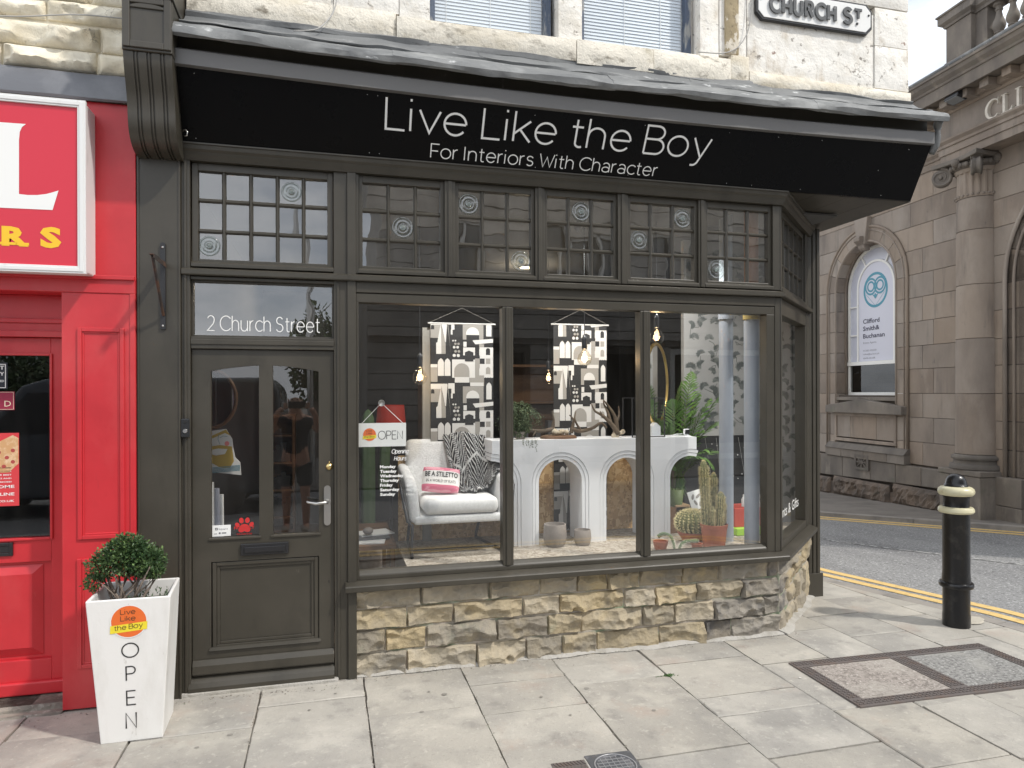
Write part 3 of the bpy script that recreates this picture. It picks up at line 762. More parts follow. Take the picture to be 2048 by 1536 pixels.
MB().box(-.783, -.0, 2.025, .028, .12, 2.095).box(-.783, -.007, 2.05, .028, .0, 2.08).build('door_head', OL, shop, bevel=.003)
MB().box(-.783, .0, 2.43, .028, .12, 2.448).build('transom_rail', OL, shop, bevel=.002)
mb = MB(); mb.frame(-.783, .028, 2.095, 2.43, .012, .03, .06); tr = mb.build('transom_window', OL, shop, bevel=.002)
MB().add([(-.771, .05, 2.107), (.016, .05, 2.107), (.016, .05, 2.418), (-.771, .05, 2.418)], [(0, 1, 2, 3)]).build('pane', M['glass_top'], tr)
stroke_text(lambda q: q.build('letter', M['white_letter'], tr), '2 Church Street', .645, .088, (at(415, 668, .045).x, .045, 2.136), (1, 0, 0), (0, 0, 1), (0, -1, 0), weight=.064)
# mouldings that run along the front and turn the corner
PTH = [(-.826, 0), (C0.x, 0), (C1.x, C1.y)]
PW = [(.092, 0), (C0.x, 0), (C1.x, C1.y)]
MB().sweep(PTH, [(.0, 3.12), (.018, 3.12), (.022, 3.135), (.03, 3.145), (.035, 3.165), (.05, 3.178), (.054, 3.20), (.062, 3.203), (.062, 3.212), (-.1, 3.212), (-.1, 3.12)]).build('cornice', OL, shop, smooth=25)
MB().sweep(PTH, [(-.02, 2.452), (.03, 2.452), (.034, 2.458), (.034, 2.484), (.026, 2.49), (-.02, 2.502), (-.1, 2.502), (-.1, 2.452)]).build('ledge', OL, shop, smooth=25)
MB().sweep(PW, [(-.06, .545), (.062, .545), (.066, .55), (.066, .576), (.06, .582), (-.0, .602), (-.06, .602)]).build('window_sill', OL, shop, smooth=25)
# top lights: small panes, some of them bull's-eyes
def bullseye(mb, cx, y, cz, r):
    pr = [(r, 0), (r * .97, .004), (r * .86, .006), (r * .78, .002), (r * .70, .0015), (r * .62, .004), (r * .50, .006), (r * .42, .003), (r * .36, .002), (r * .33, .008), (r * .27, .014), (r * .2, .012), (r * .13, .007), (r * .07, .010), (.0005, .012)]
    b = len(mb.v)
    mb.lathe(pr, 0, 0, 0, 28)
    for i in range(b, len(mb.v)):
        p = mb.v[i]; mb.v[i] = Vector((cx + p.x, y - p.z, cz + p.y))
    return mb
M['bull_rim'] = glass('bullseye_rim', (.72, .76, .74), 1.7, boost=2.2)
M['bull'] = mat('bullseye_glass', (.5, .56, .54), .06, spec=.8)
M['bull'].node_tree.nodes['Principled BSDF'].inputs['Transmission Weight'].default_value = .75
def toplight(x0, x1, ncol, bulls, xf=None, st=.024, par=shop):
    mb = MB()
    z0, z1 = 2.504, 3.118
    mb.frame(x0, x1, z0, z1, st, .018, .07, wb=.05, wt=.045)
    mb.prism([(x0 - .004, -.004, z0), (x0 - .004, .02, z0), (x0 - .004, .02, z0 + .035), (x0 - .004, .012, z0 + .034), (x0 - .004, -.004, z0 + .022)], (x1 - x0 + .008, 0, 0))
    f = mb.build('toplight_window', OL, par, bevel=.003, xf=xf)
    px0, px1, pz0, pz1 = x0 + st, x1 - st, z0 + .05, z1 - .045
    bw = .022
    cw, ch = (px1 - px0 - bw * (ncol - 1)) / ncol, (pz1 - pz0 - bw * 2) / 3
    for k in range(1, ncol):
        xx = px0 + k * (cw + bw) - bw
        MB().prism([(xx, .052, pz0), (xx, .034, pz0), (xx + .007, .026, pz0), (xx + bw - .007, .026, pz0), (xx + bw, .034, pz0), (xx + bw, .052, pz0)], (0, 0, pz1 - pz0)).build('glazing_bar', OL, f, xf=xf)
    for k in range(1, 3):
        zz = pz0 + k * (ch + bw) - bw
        for q in range(ncol):
            xa = px0 + q * (cw + bw)
            MB().prism([(xa, .052, zz), (xa, .036, zz), (xa, .029, zz + .007), (xa, .029, zz + bw - .007), (xa, .036, zz + bw), (xa, .052, zz + bw)], (cw, 0, 0)).build('glazing_bar', OL, f, xf=xf)
    for r_ in range(3):
        for q in range(ncol):
            xa, za = px0 + q * (cw + bw), pz0 + (2 - r_) * (ch + bw)
            dx, dz = rnd.uniform(-.0016, .0016), rnd.uniform(-.0016, .0016)
            mb = MB().add([(xa, .046 + dx, za), (xa + cw, .046 - dx + dz, za), (xa + cw, .046 - dx, za + ch), (xa, .046 + dx - dz, za + ch)], [(0, 1, 2, 3)])
            mb.build('pane', M['glass_top'], f, xf=xf)
            if (r_, q) in bulls:
                bx__, bz__, br__ = xa + cw * rnd.uniform(.42, .58), za + ch * rnd.uniform(.45, .55), min(cw, ch) * .47
                be = bullseye(MB(), bx__, .042, bz__, br__).build('bullseye', M['bull_rim'], f, smooth=True, xf=xf)
                MB().ball((bx__, .036, bz__), br__ * .26, 8, sc=(1, .5, 1)).build('boss', M['bull'], f, smooth=True, xf=xf)
    return f
toplight(-.778, .024, 5, [(0, 3), (2, 0)], st=.034)
TLX = [(.178, .714, [(1, 1)]), (.784, 1.318, [(0, 0), (2, 2)]), (1.382, 1.906, [(0, 1)]), (1.982, 2.518, [(0, 2), (1, 0)]), (2.574, 3.118, [(2, 0)])]
for x0, x1, bl in TLX: toplight(x0, x1, 3, bl)
for x0, x1 in ((.714, .784), (1.318, 1.382), (1.906, 1.982), (2.518, 2.574)):
    xm = (x0 + x1) / 2
    MB().box(x0 + .0005, .0, 2.503, x1 - .0005, .08, 3.119).box(xm - .012, -.008, 2.503, xm + .012, .0, 3.119).build('post', OL, shop, bevel=.003)
MB().box(.161, .0, 2.503, .1775, .08, 3.119).build('post', OL, shop)
mb = MB().box(3.1185, -.0, 2.503, 3.176, .07, 3.119)
mb.build('corner_post', OL, shop, bevel=.003)
MB().box(.006, .0, 2.503, .06, .07, 3.119).build('corner_post', OL, shop, bevel=.003, xf=CM)
toplight(.062, CL - .17, 5, [], xf=CM)
MB().box(CL - .169, .0, 2.503, CL + .02, .07, 3.119).build('corner_post', OL, shop, bevel=.003, xf=CM)
# the big shop window: head, stiles, mullions, three panes, then the canted one
win = MB().box(.160, -.004, 2.385, 3.13, .09, 2.452).box(.160, .002, 2.325, 3.13, .09, 2.379).box(.160, .006, 2.379, 3.13, .09, 2.385).box(.160, .002, .602, .175, .09, 2.325).box(3.066, .002, .602, 3.13, .09, 2.325).box(.175, .002, .602, 3.066, .09, .628).prism([(.175, .004, .628), (.175, .05, .628), (.175, .05, .66), (.175, .03, .655), (.175, .012, .64)], (2.891, 0, 0)).build('shop_window', OL, shop, bevel=.003)
for x0, x1 in ((1.094, 1.166), (2.072, 2.148)):
    MB().box(x0, .004, .632, x1, .09, 2.324).box(x0 + .022, -.004, .632, x1 - .022, .004, 2.324).build('mullion', OL, win, bevel=.004)
for x0, x1 in ((.175, 1.094), (1.166, 2.072), (2.148, 3.066)):
    MB().add([(x0, .046, .64), (x1, .046, .64), (x1, .046, 2.325), (x0, .046, 2.325)], [(0, 1, 2, 3)]).build('pane', M['glass'], win)
MB().box(3.132, -.002, .602, 3.174, .06, 2.45).build('corner_post', OL, shop, bevel=.004)
cw_ = MB().box(.004, -.002, .602, .03, .09, 2.45).box(.03, .004, 2.33, CL - .12, .09, 2.45).box(.03, .004, .602, CL - .12, .09, .66).box(.03, .004, .66, .075, .09, 2.33).box(CL - .165, .004, .66, CL - .12, .09, 2.33).box(CL - .12, -.0, .602, CL + .02, .09, 2.45).build('side_window', OL, shop, bevel=.004, xf=CM)
MB().add([(.075, .046, .66), (CL - .165, .046, .66), (CL - .165, .046, 2.33), (.075, .046, 2.33)], [(0, 1, 2, 3)]).build('pane', M['glass_side'], cw_, xf=CM)
mb = MB(); font_text(mb, 'Prints & Gifts', .84, .085, (.10, .043, .80), (1, 0, 0), (0, 0, 1), bold=.004)
mb.build('lettering', M['white_letter'], cw_, xf=CM)
# corner pilaster with flutes
PY0 = .84; PX0, PX1 = ax(1614, 800, PY0), ax(1640, 800, PY0)
mb = MB().box(PX0, PY0, gh(.9) - .05, PX1, PY0 + .2, 3.2).box(PX0 - .015, PY0 - .018, gh(.9) - .05, PX1 + .015, PY0, .17)
for k in range(3): mb.box(PX0 + .01 + k * (PX1 - PX0) / 3.1, PY0 - .008, .17, PX0 + .01 + (k + .72) * (PX1 - PX0) / 3.1, PY0, 3.2)
mb.build('pilaster', OL, shop, bevel=.004)
# door
dr = MB()
dr.box(-.779, .022, .10, -.678, .066, 2.02).box(-.064, .022, .10, .024, .066, 2.02).box(-.409, .022, .80, -.331, .066, 1.915)
dr.box(-.678, .022, .765, -.409, .066, .905).box(-.331, .022, .765, -.064, .066, .905).box(-.409, .022, .765, -.331, .066, .80).box(-.678, .022, .10, -.064, .066, .245)
def archz(x): return 1.93 - .036 * ((x + .37) / .31) ** 2
for x0, x1 in ((-.678, -.409), (-.331, -.064)):
    n = 8
    pts = [(x0 + (x1 - x0) * k / n, .022, archz(x0 + (x1 - x0) * k / n)) for k in range(n + 1)]
    for k in range(n): dr.prism([pts[k], pts[k + 1], (pts[k + 1][0], .022, 2.02), (pts[k][0], .022, 2.02)], (0, .044, 0))
dr.box(-.409, .022, 1.915, -.331, .066, 2.02)
door = dr.build('door', OL, shop)
for x0, x1 in ((-.678, -.409), (-.331, -.064)):
    n = 8
    pts = [(x0, .045, .905), (x1, .045, .905)] + [(x1 - (x1 - x0) * k / n, .045, archz(x1 - (x1 - x0) * k / n)) for k in range(n + 1)]
    MB().add(pts, [tuple(range(len(pts)))]).build('pane', M['glass'], door)
    MB().box(x0 - .012, .012, .893, x1 + .012, .03, .907).build('glazing_bead', OL, door, bevel=.003)
mb = MB().box(-.678, .045, .245, -.064, .06, .765).frame(-.672, -.07, .25, .76, .022, .026, .045).frame(-.65, -.092, .272, .738, .018, .034, .045)
mb.prism([(-.69, .006, .245), (-.69, .03, .238), (-.69, .03, .262)], (.638, 0, 0))
mb.build('door_panel', OL, door, bevel=.003)
MB().prism([(-.779, .022, .115), (-.779, -.006, .115), (-.779, -.006, .165), (-.779, .012, .195), (-.779, .022, .195)], (.803, 0, 0)).build('weather_board', OL, door, bevel=.003)
lb = MB().box(-.513, .006, .795, -.241, .022, .864).build('letter_box', M['black_metal'], door, bevel=.004)
MB().box(-.492, -.002, .812, -.262, .006, .846).build('flap', M['black_metal'], lb, bevel=.003)
hp = MB().prism([(-.034 + .041 * k, .013, 0) for k in (0, 1)] and [(-.034 + .02 + .02 * math.cos(R(a)), .014, .97 + .0 + .02 * math.sin(R(a))) for a in range(180, 361, 20)] + [(-.014 + .02 * math.cos(R(a)), .014, 1.175 + .02 * math.sin(R(a))) for a in range(0, 181, 20)], (0, .008, 0)).build('handle', M['steel'], door, smooth=40)
MB().tube([(-.016, .014, 1.098), (-.016, -.035, 1.098), (-.03, -.042, 1.099), (-.08, -.042, 1.094), (-.125, -.04, 1.104), (-.135, -.036, 1.11)], [.009, .009, .009, .009, .007, .006], 10).build('lever', M['steel'], hp, smooth=True)
mb = MB().lathe([(.0, .012), (.008, .012), (.012, .008), (.02, .004), (.022, 0)], 0, 0, 0, 20)
for i, p in enumerate(mb.v): mb.v[i] = Vector((p.x, .022 - p.z, p.y + 1.31)) if False else Vector((-.001 + p.x, .022 - p.z, 1.31 + p.y))
mb.ball((-.001, .016, 1.338), .006, 5); mb.build('lock', M['brass'], door, smooth=True)
mb = MB().box(-.008, .0205, .596, -.003, .022, .612); mb.build('keyhole', M['dark'], door)
MB().prism([(-.80, -.025, .02), (-.80, .1, .02), (-.80, .1, .1), (-.80, .02, .1), (-.80, -.012, .07), (-.80, -.025, .045)], (.826, 0, 0)).build('threshold', OL, shop, bevel=.004)
MB().box(-.84, -.03, -.03, .05, .14, .022).build('doorstep', M['white_mortar'], shop, bevel=.008)
# stall riser: rock-faced stones in four courses
MB().box(.112, .0285, -.05, 3.178, .3, .548).build('riser_backing', M['mortar'], shop)
RZ = [(.418, .545), (.287, .412), (.145, .281), (-.015, .139)]
RJ = [([710, 843, 979, 1081, 1155, 1216, 1281, 1365, 1440, 1538, 1573], 1150), ([710, 814, 907, 1047, 1120, 1250, 1312, 1395, 1484, 1573], 1200), ([710, 771, 853, 994, 1097, 1163, 1287, 1350, 1430, 1528, 1573], 1245), ([710, 814, 954, 1053, 1126, 1195, 1320, 1412, 1465, 1573], 1300)]
for ri, ((z0, z1), (js, py)) in enumerate(zip(RZ, RJ)):
    xs = [max(.118, ax(j, py)) for j in js]; xs[-1] = 3.178
    for k in range(len(xs) - 1):
        g = rnd.uniform(.002, .006)
        mb = MB(); w, h = xs[k + 1] - xs[k] - g, z1 - z0 - rnd.uniform(0, .005)
        rock(mb, w, h, T(xs[k] + g / 2, .03, z0 + rnd.uniform(0, .003)), depth=rnd.uniform(.052, .072), seed=ri * 20 + k + 1, edge=.009, cell=.0085, scoops=int(5 + w * 26))
        dk = (js[k] > 1400 and ri > 0) or (ri == 2 and js[k] == 994) or (ri == 0 and js[k] >= 1538)
        mb.build('stone', M['riser_dark' if dk else 'riser'], shop)
# rubble under the canted window
MB().box(0.0, .018, -.06, CL - .03, .3, .548).build('riser_backing', M['mortar'], shop, xf=CM)
y = .0
for (x0, x1, z0, z1) in ((.005, .26, .42, .54), (.005, .2, .28, .41), (.005, .24, .15, .27), (.005, .2, -.03, .14), (.27, .6, .40, .54), (.61, .9, .42, .54), (.21, .5, .27, .39), (.51, .86, .29, .41), (.25, .55, .13, .26), (.56, .92, .12, .28), (.21, .52, -.05, .12), (.53, .92, -.07, .11), (.92, CL, .3, .54), (.93, CL, -.07, .29)):
    mb = MB(); rock(mb, x1 - x0 - .008, z1 - z0 - .008, CM @ T(x0 + .004, .02, z0), depth=.045, seed=100 + x0 * 9 + z0 * 31, edge=.02, cell=.011, scoops=6)
    mb.build('stone', M['riser_dark' if x0 < .01 else 'riser'], shop)
# ragged cement fillet where the wall meets the pavement
mb = MB(); pts = []
for x in [(.10 + k * .06) for k in range(53)]:
    pts.append((x, .005 - .03 * max(0, fbm((x * 3, 1, 2), 3) + .25) - (.022 if 1.72 < x else 0) , .004 + .012 * fbm((x * 5, 4, 4), 2)))
for i, (x, y_, z_) in enumerate(pts):
    mb.v += [Vector((x, y_, .001)), Vector((x, y_ + .012, .012)), Vector((x, .04, max(.02, z_ + .02)))]
    if i:
        b = 3 * i
        for q in (0, 1): mb.f.append([b - 3 + q, b + q, b + q + 1, b - 2 + q]); mb.m.append(0)
mb.build('cement_fillet', M['white_mortar'], shop, smooth=True)
mb = MB(); b0 = 0
for i in range(16):
    t = CL * i / 15; n_ = .03 * fbm((t * 4, 7, 1), 3)
    q = [CM @ Vector((t, -.05 - n_, 0)), CM @ Vector((t, -.035 - n_, 0)), CM @ Vector((t, .03, 0))]
    mb.v += [Vector((q[0].x, q[0].y, gh(q[0].y) + .002)), Vector((q[1].x, q[1].y, gh(q[1].y) + .01)), Vector((q[2].x, q[2].y, gh(q[2].y) + .03))]
    if i:
        b = 3 * i
        for k in (0, 1): mb.f.append([b - 3 + k, b + k, b + k + 1, b - 2 + k]); mb.m.append(0)
mb.build('cement_fillet', M['white_mortar'], shop, smooth=True)
# corbel at the left end of the fascia
def prof_c(k):      # outline of the console: (y, z)
    top = [(-.325, 3.575), (-.315, 3.52), (-.29, 3.45), (-.262, 3.38), (-.245, 3.31), (-.235, 3.24), (-.215, 3.185), (-.175, 3.145), (-.12, 3.122), (-.03, 3.112)]
    q = []
    for i in range(len(top) - 1):
        p0, p1, p2, p3 = (Vector(top[max(0, min(len(top) - 1, i + d))]) for d in (-1, 0, 1, 2))
        for s_ in range(4):
            t = s_ / 4; q.append(.5 * ((2 * p1) + (p2 - p0) * t + (2 * p0 - 5 * p1 + 4 * p2 - p3) * t * t + (3 * p1 - p0 - 3 * p2 + p3) * t ** 3))
    q.append(Vector(top[-1])); out = []
    for i, p in enumerate(q):
        d = (q[min(i + 1, len(q) - 1)] - q[max(0, i - 1)]).normalized(); out.append((p.x + d.y * k, p.y - d.x * k if i else p.y))
    return out
def console(mb, x0, x1, k):
    P = prof_c(k) + [(-.0, 3.112), (-.0, 3.575)]
    return mb.prism([(x0, y_, z_) for y_, z_ in P], (x1 - x0, 0, 0))
mb = MB(); console(mb, -1.05, -.812, 0)
xs = [-1.05, -1.001, -.993, -.985, -.977, -.937, -.929, -.921, -.913, -.871, -.863, -.855, -.847, -.812]
for k in range(len(xs) - 1):
    if k % 4 in (0, 2): console(mb, xs[k] + .0005, xs[k + 1] - .0005, .008)
cb = mb.build('corbel', OL, shop, smooth=35)
mb = MB().box(-1.052, -.345, 3.577, -.808, 0, 3.86).frame(-1.047, -.813, 3.59, 3.86, .035, -.356, -.345).box(-1.06, -.36, 3.862, -.80, 0, 3.89)
mb.prism([(-.93 + .085 * math.cos(R(a)), -.353, 3.80 + .03 * math.sin(R(a))) for a in range(0, 181, 15)], (0, .008, 0))
mb.box(-1.052, -.345, 3.892, -.808, 0, 4.30).prism([(-1.07, -.345, 3.892), (-1.07, -.40, 3.93), (-1.07, -.40, 3.97), (-1.07, -.345, 4.0)], (.28, 0, 0))
mb.build('corbel_block', OL, cb, bevel=.004)
# fascia: canted board, trim, lead capping
def sag(x): t = (x - 1.55) / 2.6; return .036 * t * t - .0
SX = [-.812 + k * (4.285 + .812) / 16 for k in range(17)]
def strip(name, yz, m, x1=4.285, n=16, x0=-.812, closed=True, smooth=30, par=shop, jit=0.0, seed=0):
    mb = MB(); k = len(yz)
    for i in range(n + 1):
        x = x0 + (x1 - x0) * i / n
        for j, (y_, z_, sg) in enumerate(yz):
            q = jit * fbm((x * 2.3, j * .6 + seed, seed), 3) if jit else 0
            q2 = jit * fbm((x * 2.9, j * .6 + 9 + seed, 3), 3) if jit else 0
            mb.v.append(Vector((x, y_ + q, z_ + sg * sag(x) + q2)))
    for i in range(n):
        for j in range(k if closed else k - 1): mb.f.append([i * k + j, i * k + (j + 1) % k, (i + 1) * k + (j + 1) % k, (i + 1) * k + j]); mb.m.append(0)
    if closed: mb.f += [list(range(k))[::-1], [n * k + j for j in range(k)]]; mb.m += [0, 0]
    return mb.build(name, m, par, smooth=smooth)
strip('fascia_trim', [(-.262, 3.531, 1), (-.272, 3.535, 1), (-.272, 3.615, 1), (-.262, 3.625, 1), (-.2, 3.625, 1), (-.2, 3.531, 1)], GP)
strip('fascia_recess', [(-.205, 3.622, 1), (-.205, 3.73, .8), (-.17, 3.74, .8), (-.17, 3.622, 1)], OL)
strip('fascia_back', [(-.03, 3.215, 0), (-.225, 3.53, 1), (-.19, 3.73, .6), (.05, 3.93, 0), (.05, 3.215, 0)], M['dark'])
LD = [(0, -.86, .38), (0, .36, 1.75), (0, 1.73, 3.25), (0, 3.23, 4.34)]
for i, (_, x0, x1) in enumerate(LD):
    dz = .0035 * i
    strip('lead_flashing', [(.03, 3.985 + dz, 0), (-.01, 3.955 + dz, 0), (-.07, 3.885 + dz, .3), (-.15, 3.835 + dz, .5), (-.24, 3.785 + dz, .7), (-.30, 3.748 + dz, .9), (-.335, 3.722 + dz, 1), (-.352, 3.692 + dz, 1), (-.345, 3.666 + dz, 1), (-.325, 3.662 + dz, 1), (-.315, 3.685 + dz, 1), (-.29, 3.715 + dz, .9), (-.15, 3.80 + dz, .5), (.03, 3.93 + dz, 0)], M['lead'], x0=x0, x1=x1, n=44, jit=.014, seed=2.2)
for i, (x0, x1) in enumerate(((-.80, .95), (.93, 2.45), (2.43, 4.335))):
    dz = .003 * i + .016
    strip('lead_apron', [(.03, 3.985 + dz, 0), (-.01, 3.957 + dz, 0), (-.07, 3.888 + dz, .3), (-.15, 3.838 + dz, .5), (-.205, 3.806 + dz, .6), (-.212, 3.797 + dz, .6), (-.204, 3.788 + dz, .6), (-.15, 3.818 + dz, .5), (.03, 3.93 + dz, 0)], M['lead'], x0=x0, x1=x1, n=60, jit=.015, seed=2.2)
strip('lead_upstand', [(-.004, 3.93, 0), (-.03, 3.945, 0), (-.036, 3.975, 0), (-.008, 4.0, 0)], M['lead'], x0=-.80, x1=4.33, n=60, jit=.014, seed=31)
mb = MB(); mb.tube([(4.30, -.30, 3.74), (4.335, -.25, 3.72), (4.345, -.24, 3.68), (4.33, -.25, 3.63), (4.335, -.23, 3.58), (4.31, -.22, 3.53)], [.03, .03, .018, .025, .028, .02], 10)
for i, p in enumerate(mb.v): mb.v[i] = p + Vector((fbm(p * 20, 2), fbm(p * 20 + Vector((3, 1, 4)), 2), fbm(p * 22, 2))) * .012
mb.build('lead_corner', M['lead'], shop, smooth=True)
# soffit under the overhanging corner
mb = MB()
for k in range(5):
    a = 2.9 + k * .282
    mb.box(a, .03 if a < 3.1 else -.03, 3.213, a + .279, 2.4, 3.235)
mb.build('soffit', OL, shop)
# painted stone wall above
wall = MB().box(-1.03, .13, 3.24, .60, .45, 6.6).box(.60, .13, 3.24, 2.55, .45, 4.09).box(1.50, .13, 4.09, 1.64, .45, 6.6).box(2.52, .13, 3.24, 4.30, .45, 6.6).box(.60, .13, 5.7, 2.55, .45, 6.6).box(3.95, .45, 3.24, 4.30, 9, 6.6).build('upper_wall', M['cream'], shop)
def ashlar(name, x0, x1, z0, z1, m, y=0.0, seed=0.0, dep=.012, g=.004, cell=.045, par=shop, xf=I4, edge=.02):
    mb = MB(); rock(mb, x1 - x0 - g, z1 - z0 - g, xf @ T(x0 + g / 2, y, z0 + g / 2), depth=dep, cell=cell, seed=seed, edge=edge, back=.14)
    return mb.build(name, m, par, smooth=50)
sd = 200
for x0, x1, z0, z1, mk, y_ in [(-.80, .41, 3.985, 4.14, 'cream_sill', -.012), (.41, 1.60, 3.97, 4.115, 'cream_sill', -.03), (1.60, 2.16, 3.955, 4.12, 'cream_sill', -.034), (2.16, 2.76, 3.955, 4.125, 'cream_sill', -.03), (2.76, 2.91, 3.95, 4.16, 'cream_sill', -.024),
        (2.91, 3.42, 3.945, 4.06, 'cream_sill', -.028), (3.42, 4.325, 3.955, 4.055, 'cream_sill', -.02), (2.91, 4.0, 4.06, 4.62, 'cream', .0), (2.69, 2.91, 4.16, 4.75, 'cream', .006), (4.0, 4.31, 4.062, 4.385, 'cream', -.012), (4.0, 4.31, 4.388, 4.675, 'cream', -.010), (3.6, 4.31, 4.68, 5.0, 'cream', -.012),
        (2.69, 3.6, 4.75, 5.1, 'cream', 0), (-1.0, .03, 4.14, 4.42, 'cream', 0), (.03, .43, 4.14, 4.5, 'cream', .004), (.43, .625, 4.115, 4.6, 'cream', .0), (1.485, 1.655, 4.115, 4.7, 'cream', .01), (2.54, 2.69, 4.125, 4.7, 'cream', .012), (-1.0, -.3, 4.42, 4.8, 'cream', 0), (-.3, .43, 4.5, 4.85, 'cream', 0), (.43, .625, 4.6, 5, 'cream', 0),
        (1.485, 1.655, 4.7, 5.2, 'cream', 0.01), (2.54, 2.69, 4.7, 5.2, 'cream', .012), (2.91, 3.6, 4.62, 4.75, 'cream', .0)]:
    ashlar('stone_block', x0, x1, z0, z1, M[mk], y_, sd, dep=.022 if mk == 'cream_sill' else .012); sd += 1
mb = MB().box(2.72, -.022, 4.17, 2.80, -.0, 4.6)
M['bare'] = mat('bare_render', (.36, .29, .18), .9, layers=[((.66, .60, .50), 9, .53, .56, (1, 1, .6)), ((.2, .16, .1), 14, .6, .7)], bump=[(.6, 30)])
ashlar('bare_patch', 2.725, 2.835, 4.17, 4.75, M['bare'], -.014, 333, dep=.012, cell=.02)
# upstairs windows with blinds
for x0, x1, cords in ((.625, 1.485, (.75, 1.05, 1.33)), (1.655, 2.54, (1.70, 2.02, 2.30))):
    w_ = MB().box(x0, .09, 4.12, x0 + .045, .16, 5.7).box(x1 - .07, .09, 4.12, x1 - .025, .16, 5.7).box(x0 + .045, .10, 4.12, x1 - .07, .16, 4.135).build('upper_window', M['blue_paint'], shop, bevel=.004)
    MB().add([(x0 + .045, .12, 4.13), (x1 - .07, .12, 4.13), (x1 - .07, .12, 5.7), (x0 + .045, .12, 5.7)], [(0, 1, 2, 3)]).build('pane', M['glass'], w_)
    sm = None
    for k in range(44):
        z = 4.142 + k * .0235
        if sm is None:
            sm = MB().prism([(x0 + .05, .150, z), (x0 + .05, .157, z + .0245), (x0 + .05, .1585, z + .0245), (x0 + .05, .1515, z)], (x1 - x0 - .125, 0, 0)).build('slat', M.setdefault('blind', mat('white_blind', (.70, .76, .83), .5)), w_)
        else: inst(sm, 'slat', w_, (0, 0, .0235 * k))
    mb = MB()
    for c_ in cords: mb.box(c_, .147, 4.13, c_ + .004, .149, 5.2)
    mb.build('blind_cord', M['white_paint'], w_)
    MB().box(x0, .3, 4.1, x1, .34, 5.8).build('room_back', M['dark'], w_)
MB().box(.55, .10, 4.085, 2.6, .2, 4.118).build('window_board', M['cream_sill'], shop)
# shell of the shop: roof, sides, back, inside
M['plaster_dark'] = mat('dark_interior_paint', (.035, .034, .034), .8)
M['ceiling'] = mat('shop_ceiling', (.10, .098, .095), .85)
M['boards'] = mat('dark_floor_boards', (.06, .045, .035), .6, layers=[((.09, .07, .05), 5, .4, .6, (1, .15, 1))])
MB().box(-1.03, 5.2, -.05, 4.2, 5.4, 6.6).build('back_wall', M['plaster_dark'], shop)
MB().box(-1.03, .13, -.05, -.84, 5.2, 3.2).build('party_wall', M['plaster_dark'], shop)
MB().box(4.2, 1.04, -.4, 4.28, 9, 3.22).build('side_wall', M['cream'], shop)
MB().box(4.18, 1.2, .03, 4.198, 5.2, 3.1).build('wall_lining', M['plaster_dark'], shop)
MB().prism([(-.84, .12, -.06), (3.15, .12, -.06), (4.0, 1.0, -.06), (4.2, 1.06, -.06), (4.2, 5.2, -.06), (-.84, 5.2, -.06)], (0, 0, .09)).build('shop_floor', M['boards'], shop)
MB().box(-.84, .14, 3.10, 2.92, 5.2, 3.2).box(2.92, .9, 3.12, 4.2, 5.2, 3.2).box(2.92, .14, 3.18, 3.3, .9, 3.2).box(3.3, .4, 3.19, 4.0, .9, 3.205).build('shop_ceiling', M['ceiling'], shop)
MB().box(-1.03, 0.46, 6.5, 4.3, 9, 6.7).build('roof', M['lead'], shop)
# ================================================================ shop sign and small things on the front
S0, S1 = Vector((0, -.052, 3.214)), Vector((0, -.243, 3.545))
SU = (S1 - S0).normalized(); SH = (S1 - S0).length; SN = Vector((0, -SU.z, SU.y))     # outward and slightly downward
SN = Vector((0, -1, -.577)).normalized()
sign = thing('shop_sign', 'long black fascia sign board lettered in thin white capitals over the bay window', 'sign', (1.7, -.1, 3.2))
sign['label'] = 'long leaning black fascia board with thin white lettering above the bay window'
mb = MB(); n = 16
for i in range(n + 1):
    x = -.808 + (4.285 + .808) * i / n; g = sag(x)
    mb.v += [Vector((x, S0.y, S0.z)), Vector((x, S1.y, S1.z + g - .012)), Vector((x, S1.y + .03, S1.z + g - .012)), Vector((x, S0.y + .03, S0.z))]
    if i:
        for k in range(4): mb.f.append([4 * i - 4 + k, 4 * i - 4 + (k + 1) % 4, 4 * i + (k + 1) % 4, 4 * i + k]); mb.m.append(0)
mb.f += [[3, 2, 1, 0], [4 * n, 4 * n + 1, 4 * n + 2, 4 * n + 3]]; mb.m += [0, 0]
mb.build('board', M['sign_black'], sign)
def on_sign(x, f):
    p, q = Vector((x, S0.y, S0.z)), Vector((x, S1.y, S1.z + sag(x) - .012))
    return p + (q - p) * f + SN * .004
def sign_letter(mb):
    for i, p in enumerate(mb.v):        # p.y is the height up the board as a fraction, p.z a hair of relief
        mb.v[i] = on_sign(p.x, p.y) + SN * p.z
    mb.build('letter', M['white_letter'], sign)
xa, xb = ax(768, 230, -.15), ax(1412, 290, -.15)
stroke_text(sign_letter, 'Live Like the Boy', xb - xa, .176, (xa + .01, .455, 0), (1, 0, 0), (0, 1 / .375, 0), (0, 0, 1), weight=.074, track=.075)
xa, xb = ax(862, 310, -.09), ax(1316, 345, -.09)
stroke_text(sign_letter, 'For Interiors With Character', xb - xa, .082, (xa, .07, 0), (1, 0, 0), (0, 1 / .375, 0), (0, 0, 1), weight=.082, track=.075)
mb = MB()
for x, f in [(-.72, .93), (-.74, .06), (.22, .93), (.28, .93), (.24, .06), (.30, .06), (1.25, .9), (2.0, .92), (2.62, .93), (3.0, .93), (3.35, .94), (2.7, .05), (3.3, .05), (3.9, .5), (4.1, .9), (4.0, .06), (1.3, .05), (1.95, .05), (2.9, .05)]:
    p = on_sign(x, f); mb.ball(p, .002, 4)
mb.build('screw', M['white_letter'], sign)
